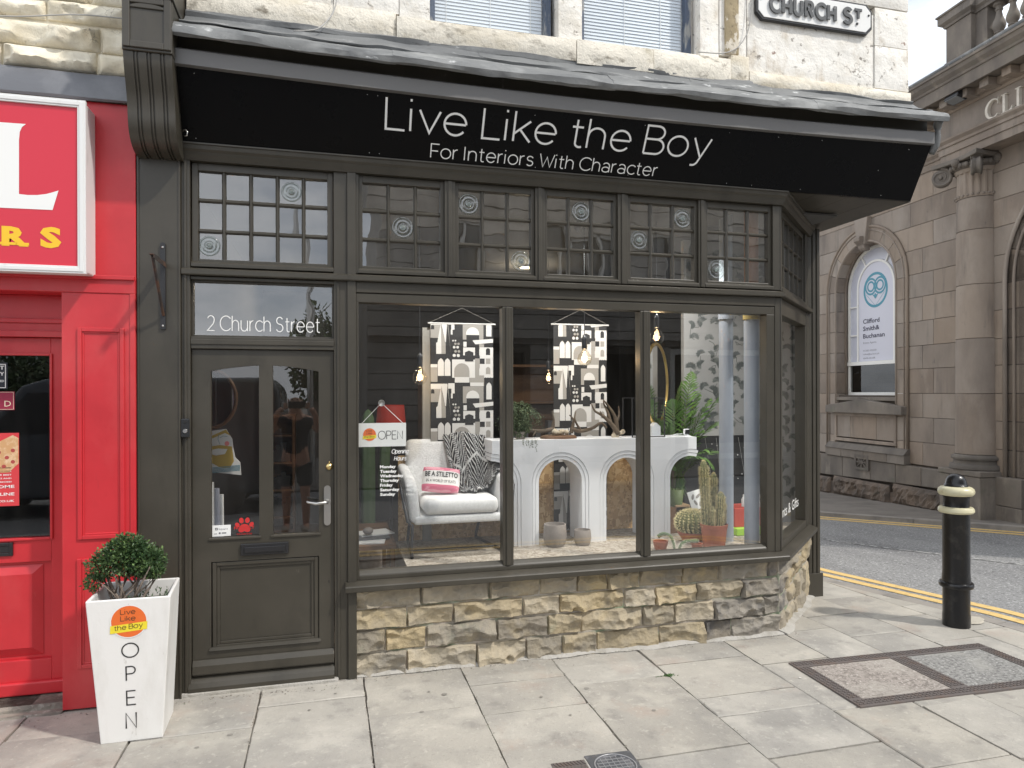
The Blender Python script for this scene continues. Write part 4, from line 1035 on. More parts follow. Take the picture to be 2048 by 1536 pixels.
mb = MB().tube([at(366, 262, -.12), at(371, 259, -.14), at(375, 264, -.15), at(374, 271, -.15), at(369, 272, -.14)], .004, 6); tag(mb.build('cup_hook', M['steel'], None, smooth=True), 'small pale metal hook screwed in beside the corbel foot', 'hook')
# street name plate
sp = thing('street_sign', 'white cast street name plate with black raised CHURCH ST lettering on cream wall', 'street sign', (3.46, -.02, 4.4))
def plate(mb, x0, x1, z0, z1, c, y0, y1): return mb.prism([(x0 + c, y0, z0), (x1 - c, y0, z0), (x1, y0, z0 + c), (x1, y0, z1 - c), (x1 - c, y0, z1), (x0 + c, y0, z1), (x0, y0, z1 - c), (x0, y0, z0 + c)], (0, y1 - y0, 0))
plate(MB(), 2.958, 3.952, 4.435, 4.668, .05, -.038, -.01).build('rim', M['black_metal'], sp, bevel=.006)
plate(MB(), 2.976, 3.934, 4.453, 4.650, .045, -.043, -.037).build('face', M['white_paint'], sp, bevel=.002)
def street_letter(mb):
    lt = mb.build('letter', M.setdefault('faded_black', mat('faded_black', (.075, .08, .085), .6, layers=[((.3, .3, .3), 30, .62, .7)])), sp); so = lt.modifiers.new('raised', 'SOLIDIFY'); so.thickness = .01; so.offset = 0
mb = street_letter; stroke_text(mb, 'CHURCH', .555, .105, (3.07, -.052, 4.497), (1, 0, 0), (0, 0, 1), (0, -1, 0), weight=.235, track=.2)
stroke_text(mb, 'S', .075, .105, (3.69, -.052, 4.497), (1, 0, 0), (0, 0, 1), (0, -1, 0), weight=.235)
stroke_text(mb, 'T', .062, .062, (3.785, -.052, 4.542), (1, 0, 0), (0, 0, 1), (0, -1, 0), weight=.3)
MB().box(3.803, -.052, 4.497, 3.817, -.043, 4.511).build('full_stop', M['black_metal'], sp)
mb = MB()
for x in (2.995, 3.915): mb.ball((x, -.044, 4.58), .008, 5)
mb.build('bolt', M['black_metal'], sp)
# cables
M['film_grey'] = mat('grey_flex', (.42, .41, .39), .6)
for nm, pts, lab in (('cable', [(.05, -.02, 4.8), (.055, -.02, 4.35), (.05, -.03, 4.14), (.02, -.045, 4.05), (-.06, -.10, 3.925), (-.2, -.13, 3.89)], 'thin pale cable hanging down the cream wall above the doorway'),
                     ('cable', [(2.965, -.03, 5.0), (2.93, -.03, 4.5), (2.90, -.03, 4.33), (2.82, -.03, 4.21), (2.7, -.035, 4.15), (2.5, -.035, 4.14)], 'thin pale cable curving beside the bare strip near the street sign'),
                     ('cable', [(-3.2, -.06, 3.70), (-2.4, -.06, 3.79), (-1.7, -.06, 3.80), (-1.35, -.06, 3.87), (-1.1, -.05, 3.88)], 'thin white cable strung along the cream rubble wall')):
    P = []
    for i in range(len(pts) - 1):
        for k in range(5): P.append(Vector(pts[i]).lerp(Vector(pts[i + 1]), k / 5))
    P.append(Vector(pts[-1]))
    for _ in range(3): P = [P[0]] + [(P[i - 1] + P[i] * 2 + P[i + 1]) / 4 for i in range(1, len(P) - 1)] + [P[-1]]
    tag(MB().tube(P, .0038, 6).build(nm, M['film_grey'], None, smooth=True), lab, 'cable')
# empty hanging-sign bracket
br = thing('sign_bracket', 'rusty triangular iron wall bracket on the olive pilaster left of the doorway', 'bracket', (-.92, -.03, 2.37))
mb = MB().box(-.935, -.042, 2.13, -.908, -.031, 2.615).prism([(-.9215 + .0135 * math.cos(R(a)), -.042, 2.615 + .0135 * math.sin(R(a))) for a in range(0, 181, 30)], (0, .011, 0))
mb.build('strap', M['black_metal'], br)
mb = MB().box(-.928, -.33, 2.505, -.903, -.042, 2.511).box(-.906, -.33, 2.485, -.903, -.042, 2.505); mb.build('arm', M['rust'], br)
MB().tube([(-.917, -.30, 2.50), (-.918, -.045, 2.21)], .008, 6).build('brace', M['rust'], br)
mb = MB(); [mb.ball((-.9215, -.043, z), .007, 5) for z in (2.6, 2.15)]; mb.build('bolt', M['steel'], br)
# doorbell
db = thing('doorbell', 'small black video doorbell on the door frame left of the olive door', 'doorbell', (-.806, -.02, 1.56))
MB().box(-.829, -.042, 1.508, -.783, -.021, 1.617).build('case', M['black_plastic'], db, bevel=.006, seg=3)
mb = MB().lathe([(0, .0035), (.011, .0035), (.013, 0)], 0, 0, 0, 18)
for i, p in enumerate(mb.v): mb.v[i] = Vector((-.806 + p.x, -.042 - p.z, 1.545 + p.y))
mb.build('button', M['steel'], db, smooth=40)
mb = MB().lathe([(0, .002), (.007, .002), (.008, 0)], 0, 0, 0, 14)
for i, p in enumerate(mb.v): mb.v[i] = Vector((-.806 + p.x, -.042 - p.z, 1.597 + p.y))
mb.build('lens', M['dark'], db, smooth=40)
# stickers in the door
mb = MB().box(-.674, .0405, .912, -.572, .0425, .978); st = mb.build('card_sticker', M['white_letter'], None)
tag(st, 'small white payment sticker low in the left door pane', 'sticker')
mb = MB().frame(-.658, -.644, .949, .963, .004, .0398, .0404); font_text(mb, 'Square', .052, .011, (-.640, .0400, .9505), (1, 0, 0), (0, 0, 1)); mb.box(-.638, .0398, .926, -.628, .0404, .936).box(-.665, .0398, .926, -.648, .0404, .929).box(-.622, .0398, .928, -.596, .0404, .934)
mb.build('lettering', mat('grey_ink', (.12, .12, .13), .6), st)
pw = thing('paw_sticker', 'red paw print sticker low in the left door pane', 'sticker', (-.49, .0405, .95))
M['sticker_red'] = mat('sticker_red', (.55, .03, .03), .5)
mb = MB()
def blob(cx, cz, rx, rz, rot=0, y=.0405):
    mb.add([(cx + math.cos(R(rot)) * rx * math.cos(t) - math.sin(R(rot)) * rz * math.sin(t), y, cz + math.sin(R(rot)) * rx * math.cos(t) + math.cos(R(rot)) * rz * math.sin(t)) for t in [k * math.pi / 10 for k in range(20)]], [tuple(range(20))])
blob(-.512, 1.0, .013, .017, 8); blob(-.478, 1.0, .013, .017, -8); blob(-.535, .975, .012, .015, 30); blob(-.455, .975, .012, .015, -30); blob(-.495, .957, .028, .022, 0, .0404); blob(-.512, .943, .017, .014, 0, .0402); blob(-.478, .943, .017, .014, 0, .0403)
mb.build('paw', M['sticker_red'], pw)
mb = MB(); font_text(mb, 'FRIENDLY', .115, .017, (-.553, .0398, .949), (1, 0, 0), (0, 0, 1), bold=.02); font_text(mb, 'YOU ARE DOG', .088, .009, (-.54, .0398, .915), (1, 0, 0), (0, 0, 1), bold=.02)
mb.build('lettering', M['sticker_red'], pw)
# opening hours on the window, and the hanging OPEN sign
oh = thing('opening_hours', 'white opening hours lettering on the left shop window pane', 'window lettering', (.5, .044, 1.2))
mb = MB(); yy = .0445
for k, d in enumerate(['Monday', 'Tuesday', 'Wednesday', 'Thursday', 'Friday', 'Saturday', 'Sunday']):
    z = az(795, 935.5 + k * 9.15, yy)
    x0 = ax(760, 935, yy)
    font_text(mb, d, (.098, .103, .148, .118, .079, .121, .095)[k], .0185, (x0, yy, z), (1, 0, 0), (0, 0, 1), bold=.035)
for k, d in enumerate(['10am - 5pm', 'Closed', '10am - 5pm', 'Closed', '10am - 5pm', '10am - 5pm', 'Closed']):
    font_text(mb, d, None, .0125, (ax(812, 935, yy), yy, az(812, 935.5 + k * 9.15, yy)), (1, 0, 0), (0, 0, 1), bold=.005)
stroke_text(mb, 'Opening', .105, .026, (ax(783, 905, yy), yy, az(783, 907, yy)), (1, 0, 0), (0, 0, 1), (0, -1, 0), weight=.13, slant=.3)
stroke_text(mb, 'Hours', .075, .026, (ax(788, 919, yy), yy, az(788, 921, yy)), (1, 0, 0), (0, 0, 1), (0, -1, 0), weight=.13, slant=.3)
mb.build('lettering', M['white_letter'], oh)
M['board_white'] = mat('white_board', (.82, .82, .8), .5)
M['orange'] = mat('orange_print', (.80, .16, .03), .45)
M['print_yellow'] = mat('yellow_print', (.85, .70, .04), .45)
M['ink'] = mat('black_ink', (.02, .02, .02), .5)
M['thin_ink'] = mat('brown_ink', (.10, .045, .02), .5)
def logo(parent, o, ux, uy, un, r, txt=True):
    """orange disc with a yellow band across it"""
    o, ux, uy, un = Vector(o), Vector(ux), Vector(uy), Vector(un)
    mb = MB(); poly2(mb, [(1.07 * r * math.cos(t), 1.07 * r * math.sin(t)) for t in [k * math.pi / 24 for k in range(48)]], o + un * .0003, ux, uy); mb.build('logo_border', M['board_white'], parent)
    mb = MB(); poly2(mb, [(r * math.cos(t), r * math.sin(t)) for t in [k * math.pi / 24 for k in range(48)]], o + un * .0007, ux, uy); mb.build('logo_disc', M['orange'], parent)
    mb = MB(); poly2(mb, [(-1.08 * r, -.72 * r), (1.02 * r, -.56 * r), (1.06 * r, -.06 * r), (-1.05 * r, -.22 * r)], o + un * .0011, ux, uy); mb.build('logo_band', M['print_yellow'], parent)
    mb = MB()
    stroke_text(mb, 'Live', .86 * r, .30 * r, o + ux * (-.46 * r) + uy * (.48 * r) + un * .0016, ux, uy, un, weight=.12, eps=5e-5)
    stroke_text(mb, 'Like', .86 * r, .30 * r, o + ux * (-.46 * r) + uy * (.06 * r) + un * .0016, ux, uy, un, weight=.12, eps=5e-5)
    stroke_text(mb, 'the Boy', 1.6 * r, .30 * r, o + ux * (-.82 * r) + uy * (-.53 * r) + un * .0016, (ux + uy * .076).normalized(), uy, un, weight=.12, eps=5e-5)
    mb.build('lettering', M['thin_ink'], parent)
hs = thing('open_sign', 'white hanging OPEN board on a string inside the left window', 'open sign', (.34, .075, 1.5))
hx0, hx1, hz0, hz1 = ax(717, 870, .07), ax(812, 870, .07), az(765, 893, .07), az(765, 846, .07)
MB().box(hx0, .066, hz0, hx1, .070, hz1).build('board', M['board_white'], hs)
logo(hs, (hx0 + .068, .0655, hz0 + .077), (1, 0, 0), (0, 0, 1), (0, -1, 0), .040)
stroke_text(lambda q: q.build('letter', M['ink'], hs), 'OPEN', .158, .052, (hx0 + .122, .0652, hz0 + .046), (1, 0, 0), (0, 0, 1), (0, -1, 0), weight=.075)
hk = at(763, 806, .055)
MB().tube([(hx0 + .012, .066, hz1 - .01), hk + Vector((0, .012, 0)), (hx1 - .012, .066, hz1 - .01)], .002, 5).build('string', M['board_white'], hs)
mb = MB().lathe([(0, .016), (.008, .014), (.014, .006), (.021, 0)], 0, 0, 0, 16)
for i, p in enumerate(mb.v): mb.v[i] = Vector((hk.x + p.x, .05 + p.z, hk.z + p.y))
mb.build('suction_hook', M['steel'], hs, smooth=True)

# ================================================================ red shop next door
rs = thing('red_shop', 'bright red takeaway front with panelled pilaster under cream rubble wall', 'shop', (-1.9, 0, 0))
RD = M['red']
RX1 = -1.062
def panel_mould(mb, x0, x1, z0, z1, y, w=.022, d=.012):
    mb.frame(x0, x1, z0, z1, w, y - d, y).frame(x0 + w, x1 - w, z0 + w, z1 - w, .010, y - d * .45, y)
mb = MB().box(-1.432, -.05, .01, RX1, .25, 2.325); panel_mould(mb, -1.352, -1.118, .952, 2.13, -.05); panel_mould(mb, -1.356, -1.118, .235, .845, -.05)
mb.box(RX1 - .028, -.056, .01, RX1, -.05, 2.325)
mb.build('pilaster', RD, rs, bevel=.003)
MB().box(-3.6, -.035, 2.325, RX1, .25, 3.40).box(-3.6, -.055, 2.325, RX1, -.035, 2.41).box(-3.6, -.07, 2.40, RX1, -.055, 2.425).build('frieze', RD, rs, bevel=.004)
MB().box(-3.6, .12, 2.09, -1.432, .3, 2.325).box(-3.6, .10, 2.085, -1.432, .12, 2.12).box(-3.6, .105, 2.165, -1.432, .12, 2.19).build('door_head', RD, rs, bevel=.003)
dx1 = -1.432
rd = MB().box(-1.552, .15, .05, dx1, .2, 2.085).box(-2.32, .15, .05, -2.22, .2, 2.085).box(-2.22, .15, 1.985, -1.552, .2, 2.085).box(-2.22, .15, .80, -1.552, .2, .935).box(-2.22, .15, .05, -1.552, .2, .24)
rd.frame(-2.23, -1.542, .925, 1.995, .014, .138, .15)
door2 = rd.build('door', RD, rs, bevel=.003)
MB().add([(-2.22, .17, .935), (-1.552, .17, .935), (-1.552, .17, 1.985), (-2.22, .17, 1.985)], [(0, 1, 2, 3)]).build('pane', M['glass'], door2)
mb = MB().box(-2.22, .175, .24, -1.552, .19, .80)
for px0, px1 in ((-2.19, -1.60),):
    mb.prism([(px0, .175, .26), (px1, .175, .26), (px1, .175, .78), (px0, .175, .78)], (0, .01, 0))
    q0, q1 = [(px0, .172, .26), (px1, .172, .26), (px1, .172, .78), (px0, .172, .78)], [(px0 + .05, .15, .31), (px1 - .05, .15, .31), (px1 - .05, .15, .73), (px0 + .05, .15, .73)]
    mb.add(q0 + q1, [(0, 1, 5, 4), (1, 2, 6, 5), (2, 3, 7, 6), (3, 0, 4, 7), (4, 5, 6, 7)])
mb.build('door_panel', RD, door2, bevel=.002)
MB().box(-2.22, .125, .045, dx1 - .002, .15, .12).build('weather_board', RD, door2, bevel=.01)
lb = MB().frame(-2.0, -1.742, .842, .918, .018, .138, .15).build('letter_box', M['black_plastic'], door2, bevel=.003)
MB().box(-1.98, .143, .862, -1.762, .149, .90).build('flap', M['black_plastic'], lb)
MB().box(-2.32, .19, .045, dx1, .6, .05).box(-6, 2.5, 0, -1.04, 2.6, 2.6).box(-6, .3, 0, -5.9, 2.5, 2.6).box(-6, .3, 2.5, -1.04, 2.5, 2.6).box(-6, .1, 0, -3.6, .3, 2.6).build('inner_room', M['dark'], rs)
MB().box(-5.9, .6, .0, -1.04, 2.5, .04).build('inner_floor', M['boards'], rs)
M['step'] = mat('old_step_stone', (.30, .27, .23), .9, layers=[((.16, .14, .12), 9, .45, .6, (.4, 1, 1)), ((.48, .45, .4), 14, .58, .7)], bump=[(.7, 25, (1, 1, 1), .02)])
mb = MB(); rock(mb, 2.1, .09, T(-3.53, -.0, -.05), depth=.02, seed=61, edge=.01, back=.2); rock(mb, 2.1, .07, T(-3.53, -.06, -.06), depth=.015, seed=63, edge=.01, back=.2)
mb.box(-3.53, -.0, .0, dx1, .3, .04); mb.build('step', M['step'], rs)
MB().box(-3.6, .1, -.1, -2.34, .3, 2.33).build('pier', RD, rs)
# lead band and rubble above
strip('lead_band', [(.02, 3.575, 0), (-.02, 3.565, 0), (-.065, 3.47, 0), (-.075, 3.405, 0), (-.062, 3.395, 0), (-.05, 3.42, 0), (.02, 3.5, 0)], M['lead_dark'], x0=-3.6, x1=-1.045, n=40, par=rs, jit=.008, seed=5)
MB().box(-3.6, .03, 3.4, -1.05, .4, 6.6).build('rubble_wall', M['cream_rubble'], rs)
z = 3.575; r2 = random.Random(4)
for row in range(7):
    h = (.125, .15, .12, .15, .13, .15, .14)[row]
    x = -3.5 + r2.uniform(-.2, .1)
    while x < -1.06:
        w = r2.uniform(.28, .58)
        x1 = min(x + w, -1.056)
        if x1 - x > .08:
            mb = MB(); rock(mb, x1 - x - .012, h - .012 + r2.uniform(-.008, .006), T(x + .006, .015, z + r2.uniform(0, .006)), depth=r2.uniform(.05, .075), cell=.015, seed=x * 3.3 + row, edge=.03, scoops=int(4 + (x1 - x) * 16))
            mb.build('rubble_stone', M['cream_rubble'], rs, smooth=65)
        x = x1
    z += h
MB().box(-3.6, .4, 3.3, -1.05, 6, 6.6).build('upper_mass', M['cream_rubble'], rs)
# its box sign
sb = thing('box_sign', 'red box sign with white capital and yellow letters in a silver frame', 'sign', (-2, -.1, 2.9))
SX0, SX1, SZ0, SZ1 = -4.0, -1.262, 2.405, 3.335
MB().box(SX0, -.195, SZ0 + .01, SX1 - .004, -.036, SZ1 - .01).build('case', M['white_alu'], sb, bevel=.006)
MB().frame(SX0, SX1, SZ0, SZ1, .040, -.213, -.19).frame(SX0 + .01, SX1 - .01, SZ0 + .01, SZ1 - .01, .02, -.217, -.213).build('frame', M['white_alu'], sb, bevel=.003)
MB().box(SX0 + .04, -.202, SZ0 + .04, SX1 - .040, -.19, SZ1 - .04).build('face', M['red_sign'], sb)
yl = -.2035
Lp = [(0, 245), (52, 248), (44, 254), (39.5, 264), (38, 280), (38, 388), (55, 390), (75, 390), (92, 388), (104, 385), (117, 381), (105, 420), (0, 416)]
mb = MB(); pts = [at(px, py, yl) for px, py in Lp]
pts = [Vector((-1.80, yl, pts[0].z))] + pts[1:-1] + [Vector((-1.80, yl, pts[-1].z))]
mb.add(pts, [tuple(range(len(pts)))])
mb.build('letter', M['white_letter'], sb)
# slab-serif R and S, drawn as broad strokes
mb = MB(); zb = az(30, 490, yl)
font_text(mb, 'R', .125, .098, (ax(3, 470, yl), yl, zb), (1, 0, 0), (0, 0, 1), bold=.045)
for px, w in ((0, .075), (32, .06)): mb.box(ax(px, 490, yl), yl - .0004, zb - .0, ax(px, 490, yl) + w, yl - .0002, zb + .014)
mb.build('letter', M['yellow'], sb)
mb = MB(); font_text(mb, 'S', .10, .103, (ax(80, 470, yl), yl - .0002, zb), (1, 0, 0), (0, 0, 1), bold=.05); mb.build('letter', M['yellow'], sb)
# posters behind the red door's glass
yp = .166
def poster(name, lab, x0, x1, z0, z1, m): return tag(MB().box(x0, yp, z0, x1, yp + .002, z1).build(name, m, None), lab, 'poster')
M['maroon'] = mat('maroon_card', (.28, .015, .05), .5); M['ink_blue'] = mat('black_card', (.012, .014, .025), .5); M['poster_red'] = mat('poster_red', (.66, .05, .06), .5)
M['pizza'] = mat('pizza_print', (.62, .36, .17), .6, layers=[((.75, .55, .35), 22, .45, .6), ((.45, .2, .08), 30, .62, .7)], shift=False); M['pepperoni'] = mat('pepperoni_print', (.42, .07, .06), .6)
pr_ = ax(15, 750, yp); t1 = poster('notice', 'black notice with white capitals at the top of the red door pane', -2.05, pr_, az(8, 778, yp), az(8, 725, yp), M['ink_blue'])
mb = MB().frame(-2.04, pr_ - .008, az(8, 776, yp), az(8, 728, yp), .004, yp - .001, yp)
for tx, py, hh, w in (('T', 739, .022, .022), ('Y', 751, .02, .022), ('TED', 764, .012, .034)): font_text(mb, tx, w, hh, (pr_ - .016 - w, yp - .0006, az(8, py, yp)), (1, 0, 0), (0, 0, 1), bold=.02)
mb.build('lettering', M['white_letter'], t1)
pr_ = ax(29, 800, yp); t2 = poster('notice', 'small maroon notice with a pale letter on the red door pane', -2.05, pr_, az(14, 820, yp), az(14, 783, yp), M['maroon'])
mb = MB(); font_text(mb, 'D', .033, .035, (pr_ - .05, yp - .0006, az(14, 813, yp)), (1, 0, 0), (0, 0, 1), bold=.0); mb.frame(-2.04, pr_ - .004, az(14, 819, yp), az(14, 784, yp), .002, yp - .001, yp); mb.build('lettering', mat('pale_gold', (.75, .62, .45), .5), t2)
pr_ = ax(38, 940, yp); z0, z1 = az(18, 1012, yp), az(18, 866, yp)
t3 = poster('pizza_poster', 'red takeaway poster with a pizza picture in the red door pane', -2.1, pr_, z0, z1, M['poster_red'])
mb = MB(); cxp, czp = pr_ - .13, z1 - .115
ang = [(-.13, .03), (-.02, .085), (.13, .10)]
pts = [(pr_ - .002 - .0, z1 - .03), (pr_ - .002, z1 - .175), (pr_ - .05, z1 - .225), (pr_ - .25, z1 - .225), (pr_ - .25, z1 - .10), (pr_ - .10, z1 - .05), (pr_ - .03, z1 - .012)]
mb.add([(x, yp - .0008, z_) for x, z_ in pts], [tuple(range(len(pts)))]); mb.build('picture', M['pizza'], t3)
for k, (dx, dz) in enumerate([(.03, .10), (.06, .14), (.10, .11), (.075, .19), (.03, .165), (.12, .17), (.15, .13)]):
    mb = MB().add([(pr_ - dx + .011 * math.cos(t), yp - .001 - k * 1e-5, z1 - dz + .011 * math.sin(t)) for t in [q * math.pi / 7 for q in range(14)]], [tuple(range(14))]); mb.build('pepperoni', M['pepperoni'], t3)
mb = MB()
for tx, py, hh, w in (('FEEDME', 976, .017, .135), ('ONLINE', 991, .017, .13), ('CO.UK', 1004, .012, .085), ('DINNER', 937, .008, .08), ('PERFECT FOR', 944, .008, .11), ('THE BEST', 951, .008, .085), ('DEALS AND', 958, .008, .10), ('PRICES!', 965, .008, .07)): font_text(mb, tx, w, hh, (ax(24, 940, yp) - w + (.012 if hh > .01 else -.002), yp - .0008, az(14, py, yp)), (1, 0, 0), (0, 0, 1), bold=.02)
mb.build('lettering', M['white_letter'], t3)

# ================================================================ planter with its little tree
pl = thing('planter', 'tall tapered white planter marked OPEN with an orange logo', 'planter', (-.97, -.35, 0))
M['planter'] = mat('white_planter', (.80, .79, .77), .45, layers=[((.62, .60, .56), 5, .52, .72, (1, 1, .3), .6), ((.40, .37, .33), 22, .66, .75, (1, 1, .4), .6), ((.30, .27, .23), 60, .70, .76, (1, 1, 1), .6)], bump=[(.1, 40)], shift=False)
B = [(-1.115, -.503, 0), (-.83, -.503, 0), (-.84, -.20, 0), (-1.12, -.20, 0)]
Tq = [(-1.168, -.55, .735), (-.782, -.55, .735), (-.812, -.168, .735), (-1.185, -.168, .735)]
def lerp3(a, b, t): return Vector(a).lerp(Vector(b), t)
cb_, ct_ = sum((Vector(p) for p in B), Vector()) / 4, sum((Vector(p) for p in Tq), Vector()) / 4
inn = [lerp3(p, ct_, .09) for p in Tq]; soil = [lerp3(lerp3(b, cb_, .09), lerp3(t, ct_, .09), .88) for b, t in zip(B, Tq)]
mb = MB().add(B + Tq + inn + soil, [(3, 2, 1, 0)] + [(i, (i + 1) % 4, 4 + (i + 1) % 4, 4 + i) for i in range(4)] + [(4 + i, 4 + (i + 1) % 4, 8 + (i + 1) % 4, 8 + i) for i in range(4)] + [(8 + i, 8 + (i + 1) % 4, 12 + (i + 1) % 4, 12 + i) for i in range(4)])
mb.build('body', M['planter'], pl, bevel=.005, angle=20)
M['soil'] = mat('soil', (.05, .04, .03), .95, bump=[(1, 40, (1, 1, 1), .03)])
MB().add(soil, [(0, 1, 2, 3)]).build('soil', M['soil'], pl)
# front face frame of reference
f0, fx, fy = lerp3(B[0], B[1], .5), (Vector(B[1]) - Vector(B[0])).normalized(), (lerp3(Tq[0], Tq[1], .5) - lerp3(B[0], B[1], .5)).normalized()
fn = fx.cross(fy)
if fn.y > 0: fn = -fn
logo(pl, f0 + fy * .622 + fn * .0015 + fx * .0, fx, fy, fn, .080)
for ch, zc, w, h in (('O', .438, .078, .072), ('P', .318, .044, .072), ('E', .192, .044, .072), ('N', .070, .055, .080)):
    mb = MB(); stroke_text(mb, ch, w, h, f0 + fy * zc - fx * (w / 2 - .004) + fn * .0015, fx, fy, fn, weight=.085); mb.build('letter', M['ink'], pl)
# topiary
tp = thing('topiary_shrub', 'small clipped green shrub with bare forked stems in the white planter', 'shrub', (-.98, -.36, .64))
M['bark'] = mat('grey_bark', (.20, .16, .13), .85, bump=[(.5, 60)])
M['leaf'] = mat('box_leaf', (.045, .10, .034), .45, var=.35, layers=[((.10, .17, .06), 12, .45, .62)], spec=.5)
M['leaf_new'] = mat('young_leaf', (.14, .22, .07), .5, spec=.4)
tr_ = random.Random(12)
mb = MB(); tips = []
ctr = Vector((-1.025, -.36, 0))
for k in range(9):
    a = k * 2 * math.pi / 9 + tr_.uniform(-.2, .2); rr = tr_.uniform(.06, .17)
    p0 = ctr + Vector((tr_.uniform(-.05, .05), tr_.uniform(-.05, .05), .60)); tip = ctr + Vector((math.cos(a) * rr * 1.1, math.sin(a) * rr, tr_.uniform(.80, .93)))
    mid = p0.lerp(tip, .5) + Vector((tr_.uniform(-.02, .02), tr_.uniform(-.02, .02), -.01))
    mb.tube([p0, p0.lerp(mid, .6), mid, tip], [.0095, .008, .0065, .003], 6); tips.append(tip)
    for j in range(2):
        t2 = mid + Vector((tr_.uniform(-.08, .08), tr_.uniform(-.08, .08), tr_.uniform(.05, .13))); mb.tube([mid, mid.lerp(t2, .5) + Vector((.008, 0, 0)), t2], [.005, .004, .002], 5)
mb.build('stem', M['bark'], tp, smooth=True)
def leafquad(mb, p, d, n, L, W, mi=0):
    s_ = d.cross(n).normalized() * W
    mb.add([p, p + d * L * .45 + s_, p + d * L + n * L * .08, p + d * L * .45 - s_], [(0, 1, 2, 3)], mi)
LSH = -.055
lobes = [((-1.0, -.36, .90), (.12, .12, .095)), ((-.875, -.35, .875), (.085, .10, .08)), ((-1.085, -.37, .865), (.075, .08, .07)), ((-.97, -.37, .96), (.095, .09, .065)), ((-1.12, -.40, .79), (.045, .05, .045)), ((-.84, -.38, .83), (.05, .05, .04)), ((-.95, -.30, .88), (.12, .1, .09))]
nl, nd_ = [], 0
mats_ = []
mb = MB(); singles = []
for lc, lr in lobes:
    lc = (lc[0] + LSH, lc[1], lc[2])
    cnt = int(11500 * lr[0] * lr[1] / .0217 * .3)
    for k in range(cnt):
        d = Vector((tr_.gauss(0, 1), tr_.gauss(0, 1), tr_.gauss(0, 1))).normalized()
        r_ = tr_.random() ** .3 * (1 + .16 * fbm(Vector(d) * 2.2 + Vector(lc) * 5, 2)) * tr_.uniform(.86, 1.09)
        p = Vector(lc) + Vector((d.x * lr[0], d.y * lr[1], d.z * lr[2])) * r_
        dd = (d + Vector((tr_.gauss(0, .6), tr_.gauss(0, .6), tr_.gauss(.3, .6)))).normalized()
        nn = Vector((tr_.gauss(0, 1), tr_.gauss(0, 1), tr_.gauss(.6, 1))).normalized()
        leafquad(mb, p, dd, nn, tr_.uniform(.012, .022), tr_.uniform(.0035, .006), 1 if tr_.random() < .14 else 0)
tag(mb.build('foliage', [M['leaf'], M['leaf_new']], tp), None, None, kind='stuff')
mb = MB()
for k in range(40):
    p = Vector((tr_.uniform(-1.05, -.83), tr_.uniform(-.42, -.22), .67)); 
    if tr_.random() < .5: continue
    for j in range(6): leafquad(mb, p + Vector((0, 0, j * .006)), Vector((tr_.gauss(0, .4), tr_.gauss(0, .4), 1)).normalized(), Vector((tr_.gauss(0, 1), tr_.gauss(0, 1), .2)).normalized(), .018, .004)
tag(mb.build('foliage', M['leaf'], tp), None, None, kind='stuff')

# ================================================================ bollard
bo = thing('bollard', 'black cast iron bollard with two cream rings and domed cap on the pavement', 'bollard', (4.575, -.175, 0))
M['bollard'] = mat('bollard_black', (.007, .007, .008), .28, bump=[(.2, 18), (.2, 90)], coat=.25, spec=.35, layers=[((.09, .085, .08), 70, .69, .73, (1, 1, 1), .7), ((.03, .028, .026), 9, .55, .7)], shift=False)
M['cream_ring'] = mat('cream_gloss', (.58, .54, .36), .32, layers=[((.40, .36, .22), 12, .55, .7), ((.1, .09, .06), 40, .68, .75)], bump=[(.15, 30)])
bx, by = 4.575, -.175
def lat(name, prof, m, n=36): return MB().lathe([(r_ * .86, z_) for r_, z_ in prof], bx, by, 0, n).build(name, m, bo, smooth=35)
lat('shaft', [(.108, -.01), (.108, .08), (.105, .10), (.105, .285), (.128, .29), (.134, .30), (.134, .318), (.128, .326), (.112, .33), (.110, .36), (.106, .40), (.106, .845), (.108, .85), (.108, .858), (.1, .868), (.1, .955), (.105, .965), (.106, .975), (.1, .98)], M['bollard'])
lat('ring', [(.106, .846), (.130, .850), (.140, .862), (.138, .880), (.128, .892), (.104, .896)], M['cream_ring'])
lat('ring', [(.104, .978), (.126, .982), (.139, .994), (.142, 1.012), (.136, 1.03), (.12, 1.042), (.088, 1.05)], M['cream_ring'])
lat('cap', [(.092, 1.045), (.094, 1.055), (.084, 1.066), (.081, 1.08), (.076, 1.10), (.062, 1.122), (.04, 1.137), (.018, 1.143), (.0005, 1.144)], M['bollard'])
# cement patch at its foot
mb = MB(); pts = [(4.72 + .16 * math.cos(t) * (1 + .2 * fbm((math.cos(t) * 2, math.sin(t) * 2, 3), 2)), -.12 + .09 * math.sin(t) * (1 + .3 * fbm((math.cos(t) * 3, 1, math.sin(t)), 2))) for t in [k * math.pi / 12 for k in range(24)]]
mb.add([(x, y_, .005) for x, y_ in pts] + [(x * .96 + .19, y_ * .9 - .012, .012) for x, y_ in pts], [(k, (k + 1) % 24, 24 + (k + 1) % 24, 24 + k) for k in range(24)] + [tuple(range(24, 48))])
tag(mb.build('cement_patch', mat('yellowish_cement', (.45, .415, .345), .9, bump=[(.6, 30)]), None), None, None, kind='structure')

